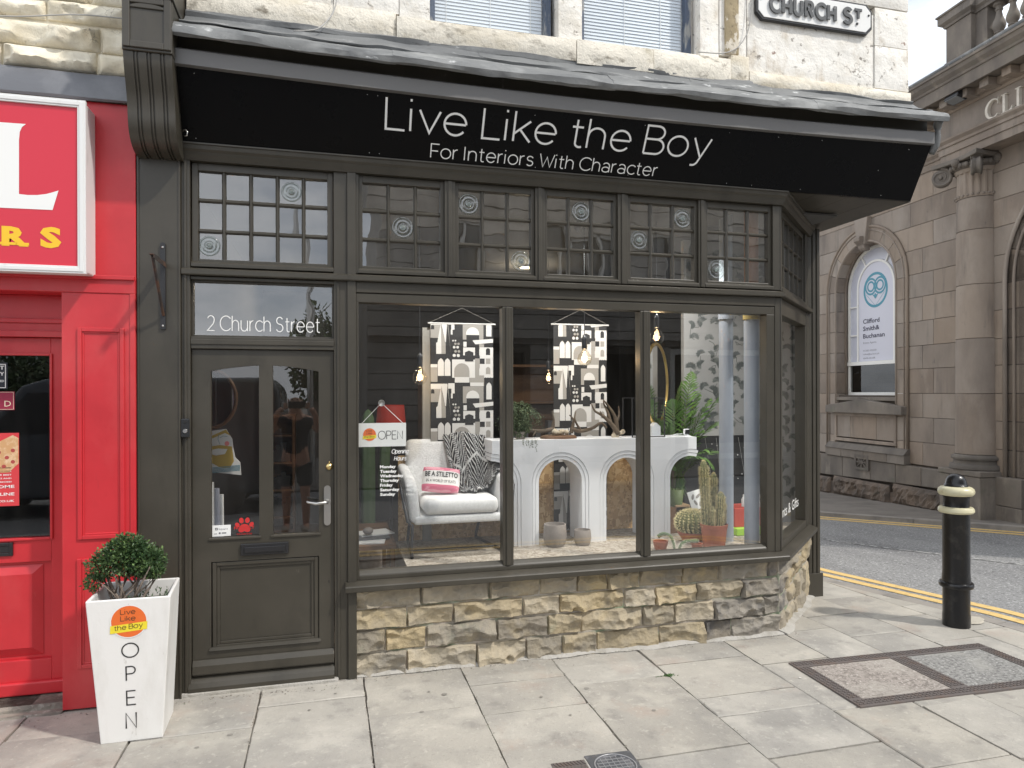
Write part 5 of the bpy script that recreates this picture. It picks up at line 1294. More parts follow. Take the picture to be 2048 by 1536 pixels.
# ================================================================ inspection covers
M['iron'] = mat('cast_iron', (.13, .112, .105), .55, layers=[((.15, .11, .09), 9, .5, .65), ((.30, .27, .24), 30, .66, .74, (1, 1, 1), .6)], bump=[(.4, 50)])
M['conc_pink'] = mat('pink_concrete', (.33, .295, .265), .9, layers=[((.20, .175, .155), 48, .48, .58), ((.55, .50, .46), 55, .57, .66), ((.40, .37, .33), 2.5, .5, .7)], bump=[(.6, 80, (1, 1, 1), .012)])
M['conc_grey'] = mat('grey_concrete', (.27, .265, .25), .9, layers=[((.15, .145, .14), 48, .48, .58), ((.47, .46, .44), 55, .57, .66), ((.36, .35, .32), 3, .5, .7)], bump=[(.6, 80, (1, 1, 1), .012)])
ic = thing('inspection_cover', 'large double inspection cover in a studded iron frame beside the bollard', 'manhole cover', (3.6, -.85, 0))
q = [ground(1577, 1328), ground(1740, 1415), ground(2100, 1362), ground(1945, 1290)]
o_ = q[0]; e1 = (q[3] - q[0]); e1.z = 0; W_ = 1.50; e1.normalize(); e2 = Vector((e1.y, -e1.x, 0)); H_ = .655
def IC(u, v, z): return o_ + e1 * u + e2 * v + Vector((0, 0, z))
def icbox(mb, u0, v0, u1, v1, z0, z1): 
    P = [IC(u0, v0, z0), IC(u0, v1, z0), IC(u1, v1, z0), IC(u1, v0, z0)]
    return mb.prism(P, (0, 0, z1 - z0))
for nm in ('frame',):
    mb = MB(); fw = .085
    icbox(mb, 0, 0, W_, fw, -.03, .010); icbox(mb, 0, H_ - fw, W_, H_, -.03, .010); icbox(mb, 0, fw, fw, H_ - fw, -.03, .010); icbox(mb, W_ - fw, fw, W_, H_ - fw, -.03, .010); icbox(mb, .70, fw, .82, H_ - fw, -.03, .010)
    mb.build('frame', M['iron'], ic)
    mb = MB()
    for (u0, v0, u1, v1) in ((0, 0, W_, fw), (0, H_ - fw, W_, H_), (0, fw, fw, H_ - fw), (W_ - fw, fw, W_, H_ - fw), (.70, fw, .82, H_ - fw)):
        u = u0 + .012
        while u < u1 - .012:
            v = v0 + .012
            while v < v1 - .012:
                if not (abs(u - .028) < .02 and False): icbox(mb, u, v, u + .015, v + .010, .010, .0145)
                v += .021
            u += .026
    tag(mb.build('studs', M['iron'], ic), None, None, kind='stuff')
    mb = MB(); icbox(mb, fw + .004, fw + .004, .696, H_ - fw - .004, -.03, .007); mb.build('infill', M['conc_pink'], ic)
    mb = MB(); icbox(mb, .824, fw + .004, W_ - fw - .004, H_ - fw - .004, -.03, .007); mb.build('infill', M['conc_grey'], ic)
M['blue_iron'] = mat('worn_grey_iron', (.12, .125, .135), .45, metal=.4, layers=[((.2, .2, .21), 14, .5, .65)], bump=[(.2, 60)])
M['worn_edge'] = mat('worn_bright_iron', (.42, .42, .43), .4, metal=.5)
gv = thing('water_cover', 'grey round-lidded water cover in a square plate at the near kerb side', 'manhole cover', (1.28, -1.38, 0))
gv['label'] = 'grey square metal plate with a round ribbed lid set in the paving'
a0 = ground(1168, 1514); a1 = ground(1257, 1503); g1 = (a1 - a0).normalized(); g2 = Vector((g1.y, -g1.x, 0)); gw = (a1 - a0).length * 1.02
def GV(u, v, z): return a0 + g1 * u + g2 * v + Vector((0, 0, z))
mb = MB().prism([GV(0, 0, -.02), GV(0, gw, -.02), GV(gw, gw, -.02), GV(gw, 0, -.02)], (0, 0, .026)); mb.build('plate', M['blue_iron'], gv, bevel=.002)
mb = MB(); cc = GV(gw / 2, gw / 2, 0); rr = gw * .43
mb.lathe([(0, .007), (rr - .012, .007), (rr - .008, .0055), (rr - .006, .010), (rr, .010), (rr + .001, .006)], cc.x, cc.y, 0, 40); mb.build('lid', M['blue_iron'], gv, smooth=30)
mb = MB()
for k in range(-3, 4):
    t = k * rr / 3.8; l_ = math.sqrt(max(0, (rr - .014) ** 2 - t * t))
    for e, f_ in ((g1, g2), (g2, g1)):
        p, q_ = cc + e * t - f_ * l_, cc + e * t + f_ * l_; s_ = e * .0013
        mb.prism([p - s_ + Vector((0, 0, .007)), q_ - s_ + Vector((0, 0, .007)), q_ + s_ + Vector((0, 0, .007)), p + s_ + Vector((0, 0, .007))], (0, 0, .0025 + (.0004 if e is g2 else 0)))
lathe_ring = MB().lathe([(rr - .006, .010), (rr - .005, .0108), (rr - .001, .0108), (rr, .010)], cc.x, cc.y, 0, 40)
mb.add(lathe_ring.v, lathe_ring.f); mb.build('rib', M['worn_edge'], gv)
gv2 = thing('stop_tap_cover', 'small brown ribbed iron cover at the lower picture edge', 'manhole cover', (1.08, -1.36, 0))
gv2['label'] = 'small brown ribbed iron cover let into the paving beside the round lid'
b0_ = ground(1122, 1533)
mb = MB().prism([GV(-.175, .028, -.02), GV(-.175, .175, -.02), GV(-.012, .175, -.02), GV(-.012, .028, -.02)], (0, 0, .024)); mb.build('plate', M['iron'], gv2, bevel=.002)
mb = MB()
for k in range(9):
    u = -.168 + k * .017
    mb.prism([GV(u, .036, .004), GV(u + .012, .07, .004), GV(u + .018, .07, .004), GV(u + .006, .036, .004)], (0, 0, .004)); mb.prism([GV(u + .012, .08, .004), GV(u, .12, .004), GV(u + .006, .12, .004), GV(u + .018, .08, .004)], (0, 0, .004))
mb.build('rib', M['iron'], gv2)
mb = MB().prism([GV(-.009, .02, -.02), GV(-.009, .2, -.02), GV(-.001, .2, -.02), GV(-.001, .02, -.02)], (0, 0, .023)); mb.build('bedding', M['white_mortar'], gv2)
# weeds in the joint
mb = MB(); w0 = ground(1338, 1352)
for k in range(90):
    p = w0 + Vector((tr_.gauss(0, .018), tr_.gauss(0, .01), 0)); d = Vector((tr_.gauss(0, .6), tr_.gauss(0, .6), .8)).normalized()
    leafquad(mb, p, d, Vector((tr_.gauss(0, 1), tr_.gauss(0, 1), 1)).normalized(), tr_.uniform(.008, .018), .003)
for k in range(40):
    p = w0 + Vector((-.02 - k * .0018, .003, 0)); leafquad(mb, p, Vector((tr_.gauss(0, .6), tr_.gauss(0, .6), .6)).normalized(), Vector((tr_.gauss(0, 1), tr_.gauss(0, 1), 1)).normalized(), .008, .002)
tag(mb.build('weed', mat('weed_green', (.06, .14, .03), .6), None), 'tiny green weed growing at a paving joint before the bay window', 'weed')
mb = MB(); gr = random.Random(17)
for k in range(700):
    x_ = gr.uniform(-1.6, 3.3); y_ = -abs(gr.gauss(0, .035)) - .008 - (.12 if x_ < -1.44 else .06 if x_ < .05 else 0)
    if gr.random() < .22: x_, y_ = gr.choice((.2, .808, 1.416, 2.035, -.395)) + gr.gauss(0, .006), gr.uniform(-1.3, -.1)
    r_ = gr.uniform(.0012, .0042); mb.ball((x_, y_, .003 + r_ * .4), r_, 2, gr.randrange(3), sc=(gr.uniform(.8, 1.8), 1, .6))
tag(mb.build('grit', [M['joint'], M['mortar'], M['riser_dark']], pave), None, None, kind='stuff')
mb = MB(); gum = random.Random(8)
for k in range(18):
    x_, y_ = gum.uniform(-.9, 3.2), gum.uniform(-1.5, -.15); r_ = gum.uniform(.006, .015)
    mb.add([(x_ + r_ * 1.2 * math.cos(t), y_ + r_ * math.sin(t), .0045 + gh(y_)) for t in [q_ * math.pi / 6 for q_ in range(12)]], [tuple(range(12))], 1 if gum.random() < .12 else 0)
tag(mb.build('chewing_gum', [mat('old_gum', (.24, .225, .2), .8), mat('fresh_gum', (.6, .58, .54), .7)], pave), None, None, kind='stuff')
# ================================================================ the stone bank across the side street
bk = thing('stone_bank', 'brown sandstone bank building with engaged column, arched window and balustrade across the side street', 'building', tuple(BK0))
BS, BDK = M['bank'], M['bank_dark']
ZC = [.523, .908, 1.325, 1.734, 2.151, 2.543, 2.96, 3.368, 3.768, 4.185, 4.593, 5.0, 5.40]
AC, ZS, RO, RI = -1.80, 3.75, 1.13, .815
AC2, ZS2, RO2 = 2.95, 3.35, 1.72
def bst(mb, pts, m=BS, y0=-.012, y1=.2, name='stone', bevel=.006, par=bk, **k):
    """stone slab from a polygon in wall coordinates (a, z)"""
    mb.prism([(a, y0, z) for a, z in pts], (0, y1 - y0, 0))
    return mb.build(name, m, par, bevel=bevel, xf=BKM, **k)
MB().box(-8, .02, -1, AC - .95, .7, 7).box(AC + .95, .02, -1, AC2 - 1.3, .7, 7).box(AC - .95, .02, 4.72, AC + .95, .7, 7).box(AC - .95, .02, -1, AC + .95, .7, 1.70).box(AC2 + 1.3, .02, -1, 4.8, .7, 7).box(AC2 - 1.3, .02, ZS2 + 1.3, AC2 + 1.3, .7, 7).build('core_wall', M['bank_joint'], bk, xf=BKM)
MB().box(-8, .72, -1, 4.8, 8, 7).build('core', M['plaster_dark'], bk, xf=BKM)
def edge_at(z, side, ac, zs, ro):
    if z <= zs: return ac + side * ro
    t = ro * ro - (z - zs) ** 2
    return ac + side * math.sqrt(t) if t > 0 else ac
def course(a0, a1, z0, z1, ac=None, side=0, zs=0, ro=0, g=.006):
    z0, z1 = z0 + g / 2, z1 - g / 2; a0, a1 = a0 + g / 2, a1 - g / 2
    if ac is None: return [(a0, z0), (a1, z0), (a1, z1), (a0, z1)]
    zz = [z0 + (z1 - z0) * k / 6 for k in range(7)]
    E_ = [(edge_at(z, side, ac, zs, ro) + side * g / 2, z) for z in zz]
    if side < 0: return [(a0, z0)] + [(min(a1, max(a0 + .01, a)), z) for a, z in E_] + [(a0, z1)]
    return [(a1, z0), (a1, z1)] + [(max(a0, min(a1 - .01, a)), z) for a, z in reversed(E_)]
for i in range(len(ZC) - 1):
    z0, z1 = ZC[i], ZC[i + 1]
    odd = i % 2
    # left of the window
    lim = AC - RO if z0 < ZS else edge_at(z0, -1, AC, ZS, RO)
    js = [-8, -7.2 + .3 * odd, -6.3 + .2 * odd, -5.4 + .3 * odd, -4.6, -3.9 + .2 * odd, -3.32 + .12 * odd]
    for k in range(6): bst(MB(), course(js[k], js[k + 1], z0, z1))
    bst(MB(), course(js[6], AC - .005, z0, z1, AC, -1, ZS, RO) if z1 > ZS else course(js[6], AC - RO, z0, z1))
    # right of the window up to the column
    j = -.36 + .24 * odd
    if z1 > 4.7: j = -.62 + .5 * odd
    bst(MB(), course(AC + .005, j, z0, z1, AC, 1, ZS, RO) if z1 > ZS else course(AC + RO, j, z0, z1))
    bst(MB(), course(j, .52, z0, z1))
    # beyond the column
    if z1 > ZS2 + .2: bst(MB(), course(1.02, AC2 - .005, z0, z1, AC2, -1, ZS2, RO2))
    else: bst(MB(), course(1.02, AC2 - RO2, z0, z1))
# architrave of the window: jamb stones and voussoirs, running back into the reveal
jz = [.62] + ZC[1:9] ; jz[-1] = ZS
for i in range(len(jz) - 1):
    for sd_ in (-1, 1):
        a0, a1 = sorted((AC + sd_ * RI, AC + sd_ * (RO - .004)))
        bst(MB(), course(a0, a1, jz[i], jz[i + 1]), BS, -.03, .30)
NV = 9
for k in range(NV):
    t0, t1 = math.pi * k / NV + .004, math.pi * (k + 1) / NV - .004
    P = [(AC + RI * math.cos(t), ZS + RI * math.sin(t)) for t in [t0 + (t1 - t0) * q / 5 for q in range(6)]] + [(AC + (RO - .004) * math.cos(t), ZS + (RO - .004) * math.sin(t)) for t in [t1 - (t1 - t0) * q / 5 for q in range(6)]]
    bst(MB(), P, BS, -.03, .30, bevel=.004)
def archtube(ac, zs, r, zb, rad, y, name, m, n=30):
    pts = [(ac - r, y, zb), (ac - r, y, zs)] + [(ac + r * math.cos(t), y, zs + r * math.sin(t)) for t in [math.pi - math.pi * k / n for k in range(1, n)]] + [(ac + r, y, zs), (ac + r, y, zb)]
    return MB().tube(pts, rad, 8).build(name, m, bk, smooth=True, xf=BKM)
archtube(AC, ZS, RO - .015, .62, .026, -.03, 'arch_moulding', BS); archtube(AC, ZS, RO - .09, .62, .012, -.034, 'arch_moulding', BS); archtube(AC, ZS, RI + .03, .62, .02, -.03, 'arch_moulding', BS)
archtube(AC, ZS, RI - .01, 1.72, .02, .17, 'arch_moulding', BS)
# keystone and its scroll
bst(MB(), [(AC - .11, ZS + RI - .03), (AC + .11, ZS + RI - .03), (AC + .19, ZS + RO + .16), (AC - .19, ZS + RO + .16)], BS, -.10, .1, 'keystone', .012)
P = [(-.19, 0), (-.215, -.03), (-.21, -.09), (-.17, -.12), (-.12, -.16), (-.10, -.22), (-.06, -.26), (.02, -.26), (.02, 0)]
mb = MB().prism([(AC - .085, .02 + y_, ZS + RI + .12 + z_) for y_, z_ in P], (.17, 0, 0)); mb.build('key_scroll', BS, bk, bevel=.012, xf=BKM)
# window joinery
wy = .21
aw = lambda px, py=650: bank(px, py, -wy).x
wn_ = MB()
hw = .775; zb = 2.352
def archband(mb, ac, zs, r0, r1, zb, y0, y1, n=24):
    o_ = [(ac - r1, zb), (ac - r1, zs)] + [(ac + r1 * math.cos(t), zs + r1 * math.sin(t)) for t in [math.pi - math.pi * k / n for k in range(1, n)]] + [(ac + r1, zs), (ac + r1, zb)]
    i_ = [(ac - r0, zb), (ac - r0, zs)] + [(ac + r0 * math.cos(t), zs + r0 * math.sin(t)) for t in [math.pi - math.pi * k / n for k in range(1, n)]] + [(ac + r0, zs), (ac + r0, zb)]
    b = len(mb.v); m = len(o_)
    for y_ in (y0, y1): mb.v += [Vector((a, y_, z)) for a, z in o_] + [Vector((a, y_, z)) for a, z in i_]
    for k in range(m - 1):
        a, c = b + k, b + m + k
        for q in ((a, a + 1, c + 1, c), (a + 2 * m, c + 2 * m, c + 1 + 2 * m, a + 1 + 2 * m), (a, a + 2 * m, a + 1 + 2 * m, a + 1), (c, c + 1, c + 1 + 2 * m, c + 2 * m)): mb.f.append(list(q)); mb.m.append(0)
    return mb
hi = .50
archband(wn_, AC, ZS, hw - .035, hw + .02, zb, wy, wy + .06); archband(wn_, AC, ZS, hi - .02, hi + .02, zb, wy - .005, wy + .05)
wn_.box(AC - hw - .02, wy - .02, zb - .07, AC + hw + .02, wy + .06, zb)
for sd_ in (-1, 1):
    for z in (2.86, 3.42, 3.68)[:2] if sd_ < 0 else (2.98, 3.62): wn_.box(min(AC + sd_ * (hi + .02), AC + sd_ * (hw - .035)), wy, z, max(AC + sd_ * (hi + .02), AC + sd_ * (hw - .035)), wy + .05, z + .025)
for ang in (58, 122):
    d = Vector((math.cos(R(ang)), 0, math.sin(R(ang)))); s_ = Vector((-d.z, 0, d.x)) * .013
    p0, p1 = Vector((AC, wy, ZS)) + d * (hi + .02), Vector((AC, wy, ZS)) + d * (hw - .03)
    wn_.prism([p0 - s_, p1 - s_, p1 + s_, p0 + s_], (0, .05, 0))
wn_.box(AC - hw - .02, wy, 1.70, AC + hw + .02, wy + .06, 1.755).box(AC - hw - .02, wy, 1.755, AC - hw + .03, wy + .06, zb - .07).box(AC + hw - .03, wy, 1.755, AC + hw + .02, wy + .06, zb - .07)
wf = wn_.build('arched_window', M['white_paint'], bk, xf=BKM)
M['film'] = mat('white_window_film', (.50, .52, .62), .35, layers=[((.56, .58, .66), 1.5, .4, .6)])
M['teal'] = mat('teal_print', (.05, .26, .36), .4); M['navy'] = mat('navy_print', (.025, .025, .06), .45); M['grey_print'] = mat('grey_print', (.25, .25, .29), .5)
n = 24
pts = [(AC - hw, wy + .03, zb)] + [(AC + hw * math.cos(t), wy + .03, ZS + hw * math.sin(t)) for t in [math.pi - math.pi * k / n for k in range(n + 1)]] + [(AC + hw, wy + .03, zb)]
MB().add(pts, [tuple(range(len(pts)))]).build('pane', M['film'], wf, xf=BKM)
MB().add([(AC - hw + .03, wy + .03, 1.755), (AC + hw - .03, wy + .03, 1.755), (AC + hw - .03, wy + .03, zb - .07), (AC - hw + .03, wy + .03, zb - .07)], [(0, 1, 2, 3)]).build('pane', M['glass_dark'], wf, xf=BKM)
M['reflected_brick'] = mat('reflected_brick', (.10, .075, .05), .9, layers=[((.06, .045, .035), 4, .45, .6)])
mb = MB()
for r_ in range(9):
    for k in range(7): mb.box(AC - .75 + k * .22 + .11 * (r_ % 2), .5, 1.72 + r_ * .075, AC - .75 + k * .22 + .21 + .11 * (r_ % 2), .52, 1.72 + r_ * .075 + .066)
mb.box(AC - .2, .49, 2.16, AC + .45, .5, 2.3); tag(mb.build('reflected_brickwork', M['reflected_brick'], bk, xf=BKM), None, None, kind='stuff')  # bricks set behind the dark pane imitate a brick reflection in it
# the agents' banner in the window
bn = thing('window_banner', 'white estate agents panel with a teal owl emblem in the arched window', 'banner', tuple(BKM @ Vector((AC, wy, 3))))
yb = wy + .012
pts = [(AC - hi + .02, yb, zb + .004)] + [(AC + (hi - .02) * math.cos(t), yb, ZS + (hi - .02) * math.sin(t)) for t in [math.pi - math.pi * k / n for k in range(n + 1)]] + [(AC + hi - .02, yb, zb + .004)]
mb = MB().prism(pts, (0, .006, 0)); mb.build('panel', mat('banner_white', (.60, .61, .70), .45), bn, xf=BKM)
oc = Vector((AC - .01, 0, 3.70)); orr = .335
mb = MB()
def ring(cx, cz, r0, r1, y, n=36):
    b = len(mb.v)
    for k in range(n):
        t = 2 * math.pi * k / n
        mb.v += [Vector((cx + r0 * math.cos(t), y, cz + r0 * math.sin(t))), Vector((cx + r1 * math.cos(t), y, cz + r1 * math.sin(t)))]
    for k in range(n):
        a, c = b + 2 * k, b + 2 * ((k + 1) % n); mb.f.append([a, c, c + 1, a + 1]); mb.m.append(0)
ring(oc.x, oc.z, orr - .05, orr, yb - .002)
for sx_ in (-1, 1):
    ring(oc.x + sx_ * .125, oc.z + .075, .07, .105, yb - .0025); ring(oc.x + sx_ * .125, oc.z + .075, .128, .165, yb - .003 - .0003 * sx_)
    d0, d1 = Vector((oc.x + sx_ * .255, yb - .0035 - .0002 * sx_, oc.z - .06)), Vector((oc.x, yb - .0035 - .0002 * sx_, oc.z - .305)); s_ = Vector((sx_ * .028, 0, .022)); mb.add([d0 - s_, d0 + s_, d1 + s_ * .9, d1 - s_ * .9], [(0, 1, 2, 3)])
mb.add([(oc.x - .085, yb - .0042, oc.z - .075), (oc.x, yb - .0042, oc.z - .175), (oc.x + .085, yb - .0042, oc.z - .075), (oc.x + .03, yb - .0042, oc.z - .095), (oc.x, yb - .0042, oc.z - .06), (oc.x - .03, yb - .0042, oc.z - .095)], [(0, 1, 2, 3, 4, 5)])
mb.build('owl_emblem', M['teal'], bn, xf=BKM)
mb = MB()
for tx, z, w in (('Clifford', 3.085, .46), ('Smith&', 2.945, .46), ('Buchanan', 2.80, .60)): font_text(mb, tx, w, .088, (AC - .36, yb - .002, z), (1, 0, 0), (0, 0, 1), bold=.022)
mb.build('lettering', M['navy'], bn, xf=BKM)
mb = MB()
for tx, z, w, hh, bo_ in (('Estate Agents', 2.695, .37, .038, 0), ('01282 002608', 2.545, .37, .034, 0), ('colne@cs-b.co.uk', 2.475, .45, .034, 0), ('cs-b.co.uk', 2.40, .34, .04, .015)): font_text(mb, tx, w, hh, (AC - .355, yb - .002, z), (1, 0, 0), (0, 0, 1), bold=bo_)
mb.build('lettering', M['grey_print'], bn, xf=BKM)
# sill, apron, plinth
MB().prism([(AC - .84, .22, 1.70), (AC - .84, -.03, 1.66), (AC - .84, -.03, 1.60), (AC - .84, .22, 1.60)], (1.68, 0, 0)).build('window_sill', BDK, bk, xf=BKM, bevel=.005)
MB().prism([(AC - 1.0, -.16, 1.36), (AC + 1.12, -.16, 1.36), (AC + 1.12, -.16, 1.50), (AC + .05, -.16, 1.625), (AC - 1.0, -.16, 1.50)], (0, .30, 0)).build('sill_pediment', BDK, bk, xf=BKM, bevel=.008)
for a0, a1 in ((-.80, -.40), (-.40, .34), (.34, .80)): bst(MB(), course(AC + a0, AC + a1, .88, 1.34), BS, -.035, .1)
MB().frame(AC - .86, AC + .86, .80, 1.355, .06, -.055, .02).build('apron_border', BS, bk, xf=BKM, bevel=.006)
MB().prism([(AC - 1.05, .05, .80), (AC - 1.05, -.06, .76), (AC - 1.05, -.13, .68), (AC - 1.05, -.15, .66), (AC - 1.05, .05, .66)], (2.2, 0, 0)).build('apron_moulding', BDK, bk, xf=BKM, bevel=.004)
for a0, a1 in ((-1.05, -.55), (-.55, .1), (.1, .72), (.72, 1.15)): bst(MB(), course(AC + a0, AC + a1, .50, .66), BDK, -.13, .1)
bx_ = [-5.5, -4.7, -3.8, -3.05, -2.35, -1.55, -.9, -.3, .36]
for k in range(len(bx_) - 1):
    z_ = lambda a: .08 + .034 * (a + 3.2)
    bst(MB(), [(bx_[k] + .004, z_(bx_[k])), (bx_[k + 1] - .004, z_(bx_[k + 1])), (bx_[k + 1] - .004, .495), (bx_[k] + .004, .495)], BDK, -.10, .1, bevel=.012)
rx_ = [-5.6, -4.3, -3.9, -2.72, -2.62, -1.04, -.96, .30]
for k in range(len(rx_) - 1):
    a0, a1 = rx_[k], rx_[k + 1]
    if a1 - a0 < .2: continue
    zt = .06 + .034 * ((a0 + a1) / 2 + 3.2); zbm = zt - .36
    mb = MB(); rock(mb, a1 - a0, zt - zbm - .01, BKM @ T(a0, -.10, zbm) , depth=.09, cell=.05, seed=a0 * 3 + 50, edge=.06, back=.2); mb.build('plinth_stone', M['bank_rock'], bk)
MB().box(-5.6, -.09, -.9, .3, .05, -.02).build('plinth_base', M['bank_rock'], bk, xf=BKM)
# air brick
vb = MB().frame(-1.95, -1.56, .30, .585, .045, -.135, -.10)
vb.box(-1.95, -.105, .30, -1.56, -.09, .585)
vb.box(-1.765, -.13, .345, -1.745, -.105, .54).box(-1.905, -.13, .432, -1.605, -.105, .452)
for s1 in (-1, 1): vb.prism([(-1.90, -.128, .4425 - s1 * .085), (-1.89, -.128, .4425 - s1 * .099), (-1.61, -.128, .4425 + s1 * .085), (-1.62, -.128, .4425 + s1 * .099)], (0, .022, 0))
vb.build('air_brick', BDK, bk, xf=BKM)
# right-hand wall beyond the column: base stones, arch line
for z0, z1 in ((-.3, .1), (.1, .52)): bst(MB(), course(1.12, AC2 - RO2 + .35, z0, z1), BDK, -.10, .1, bevel=.01)
archtube(AC2, ZS2, RO2 - .01, .5, .03, -.02, 'arch_moulding', BS); archtube(AC2, ZS2, RO2 - .14, .5, .02, -.0, 'arch_moulding', BS)
for k in range(11):
    t0, t1 = math.pi * k / 11 + .003, math.pi * (k + 1) / 11 - .003
    P = [(AC2 + (RO2 - .55) * math.cos(t), ZS2 + (RO2 - .55) * math.sin(t)) for t in [t0 + (t1 - t0) * q / 5 for q in range(6)]] + [(AC2 + (RO2 - .006) * math.cos(t), ZS2 + (RO2 - .006) * math.sin(t)) for t in [t1 - (t1 - t0) * q / 5 for q in range(6)]]
    bst(MB(), P, BS, .02, .5, bevel=.004)
for i in range(8):
    if ZC[i] < ZS2: bst(MB(), course(AC2 - RO2 + .004, AC2 - RO2 + .55, ZC[i], min(ZC[i + 1], ZS2)), BS, .02, .5)
MB().box(AC2 - RO2 + .3, .45, -.5, AC2 + RO2, .6, ZS2 + 1.5).build('recess', BDK, bk, xf=BKM)
# engaged column
colx, coly = .775, -.03
def colm(m=BS): pass
MB().box(.39, -.36, -.4, 1.155, .1, .50).box(.375, -.375, .505, 1.17, .1, .585).build('column_plinth', BDK, bk, xf=BKM, bevel=.012)
def clathe(name, prof, m, n=32): return MB().lathe(prof, colx, coly, 0, n).build(name, m, bk, smooth=30, xf=BKM)
clathe('column_base', [(.36, .585), (.372, .60), (.372, .64), (.36, .665), (.325, .675), (.318, .71), (.322, .735), (.345, .74), (.352, .765), (.345, .79), (.318, .80), (.305, .815)], BDK)
cz = [.815, 1.73, 2.56, 3.37, 4.19, bank(1948, 402, .03).z]
for k in range(5):
    e = .002
    r0, r1 = .298 - .030 * ((cz[k] - .8) / 4.2), .298 - .030 * ((cz[k + 1] - .8) / 4.2)
    clathe('column_drum', [(r0 - .008, cz[k] + e), (r0, cz[k] + .008), (r1, cz[k + 1] - .008), (r1 - .008, cz[k + 1] - e)], BS, 40)
zt = cz[5]; zcap = bank(1948, 345, .03).z; ztop = bank(1945, 312, .2).z
mb = MB(); nf = 18
b0 = len(mb.v)
ang_n = nf * 8
for z, rr in ((zt, .275), (zt + .02, .285), (zt + .05, .285), (zt + .055, .268), (zcap - .06, .268), (zcap - .05, .28), (zcap, .30)):
    for k in range(ang_n):
        ph = (k % 8) / 8
        dep = .022 * math.sin(math.pi * min(1, max(0, (ph - .12) / .76))) if abs(rr - .268) < 1e-6 else 0
        t = 2 * math.pi * k / ang_n; r_ = rr - dep
        mb.v.append(Vector((colx + r_ * math.cos(t), coly + r_ * math.sin(t), z)))
for i in range(6):
    for k in range(ang_n): mb.f.append([i * ang_n + k, i * ang_n + (k + 1) % ang_n, (i + 1) * ang_n + (k + 1) % ang_n, (i + 1) * ang_n + k]); mb.m.append(0)
nk = mb.build('capital', BS, bk, smooth=40, xf=BKM)
mb = MB()
for k in range(26):
    t = 2 * math.pi * k / 26; mb.ball((colx + .288 * math.cos(t), coly + .288 * math.sin(t), zt + .035), .02, 5)
mb.build('bead', BS, nk, smooth=True, xf=BKM)
mb = MB().lathe([(.29, zcap), (.345, zcap + .03), (.36, zcap + .06), (.33, zcap + .10)], colx, coly, 0, 32)
for k in range(22):
    t = 2 * math.pi * k / 22; mb.ball((colx + .352 * math.cos(t), coly + .352 * math.sin(t), zcap + .05), .033, 5, sc=(1, 1, 1.3))
mb.build('echinus', BDK, nk, smooth=True, xf=BKM)
# abacus with hollow sides, and diagonal volutes
hb = .435; P = []
for q in range(4):
    c_ = [(-1, -1), (1, -1), (1, 1), (-1, 1)][q]; d_ = [(-1, -1), (1, -1), (1, 1), (-1, 1)][(q + 1) % 4]
    for k in range(9):
        t = k / 9; x_, y_ = c_[0] + (d_[0] - c_[0]) * t, c_[1] + (d_[1] - c_[1]) * t
        f_ = 1 - .16 * math.sin(math.pi * t)
        P.append((colx + x_ * hb * (f_ if q in (1, 3) else 1), coly + y_ * hb * (f_ if q in (0, 2) else 1) + .0, ztop - .075))
MB().prism(P, (0, 0, .07)).build('abacus', BDK, nk, xf=BKM, bevel=.012)
for sx_, sy_ in ((-1, -1), (1, -1), (1, 1), (-1, 1)):
    d = Vector((sx_, sy_, 0)).normalized(); n_ = Vector((-d.y, d.x, 0))
    c0 = Vector((colx, coly, 0)) + d * .47 + Vector((0, 0, ztop - .225))
    mb = MB()
    for sd_ in (-1, 1):
        pts, rs_ = [], []
        for k in range(46):
            t = math.pi * .5 + k * .30; r_ = .150 - .148 * k / 46
            pts.append(c0 + d * (-r_ * math.cos(t) * -1) + Vector((0, 0, r_ * math.sin(t))) + n_ * (sd_ * (.055 - .0004 * k))); rs_.append(.024 - .0003 * k)
        mb.tube(pts, rs_, 6); mb.ball(c0 + n_ * (sd_ * .055), .03, 5)
    b = len(mb.v); mb.lathe([(0, -.05), (.125, -.05), (.105, 0), (.125, .05), (0, .05)], 0, 0, 0, 20)
    for i in range(b, len(mb.v)):
        p = mb.v[i]; mb.v[i] = c0 + d * p.x + Vector((0, 0, p.y)) + n_ * p.z
    mb.tube([c0 + Vector((0, 0, .13)), c0 - d * .10 + Vector((0, 0, .15)), c0 - d * .24 + Vector((0, 0, .12))], [.045, .05, .04], 8)
    mb.build('volute', BDK, nk, smooth=40, xf=BKM)
mb = MB()
for sx_, sy_ in ((0, -1), (1, 0), (-1, 0)): mb.ball((colx + sx_ * .36, coly + sy_ * .38, ztop - .09), .06, 7, sc=(1, 1, 1.1))
mb.build('fleuron', BDK, nk, smooth=True, xf=BKM)
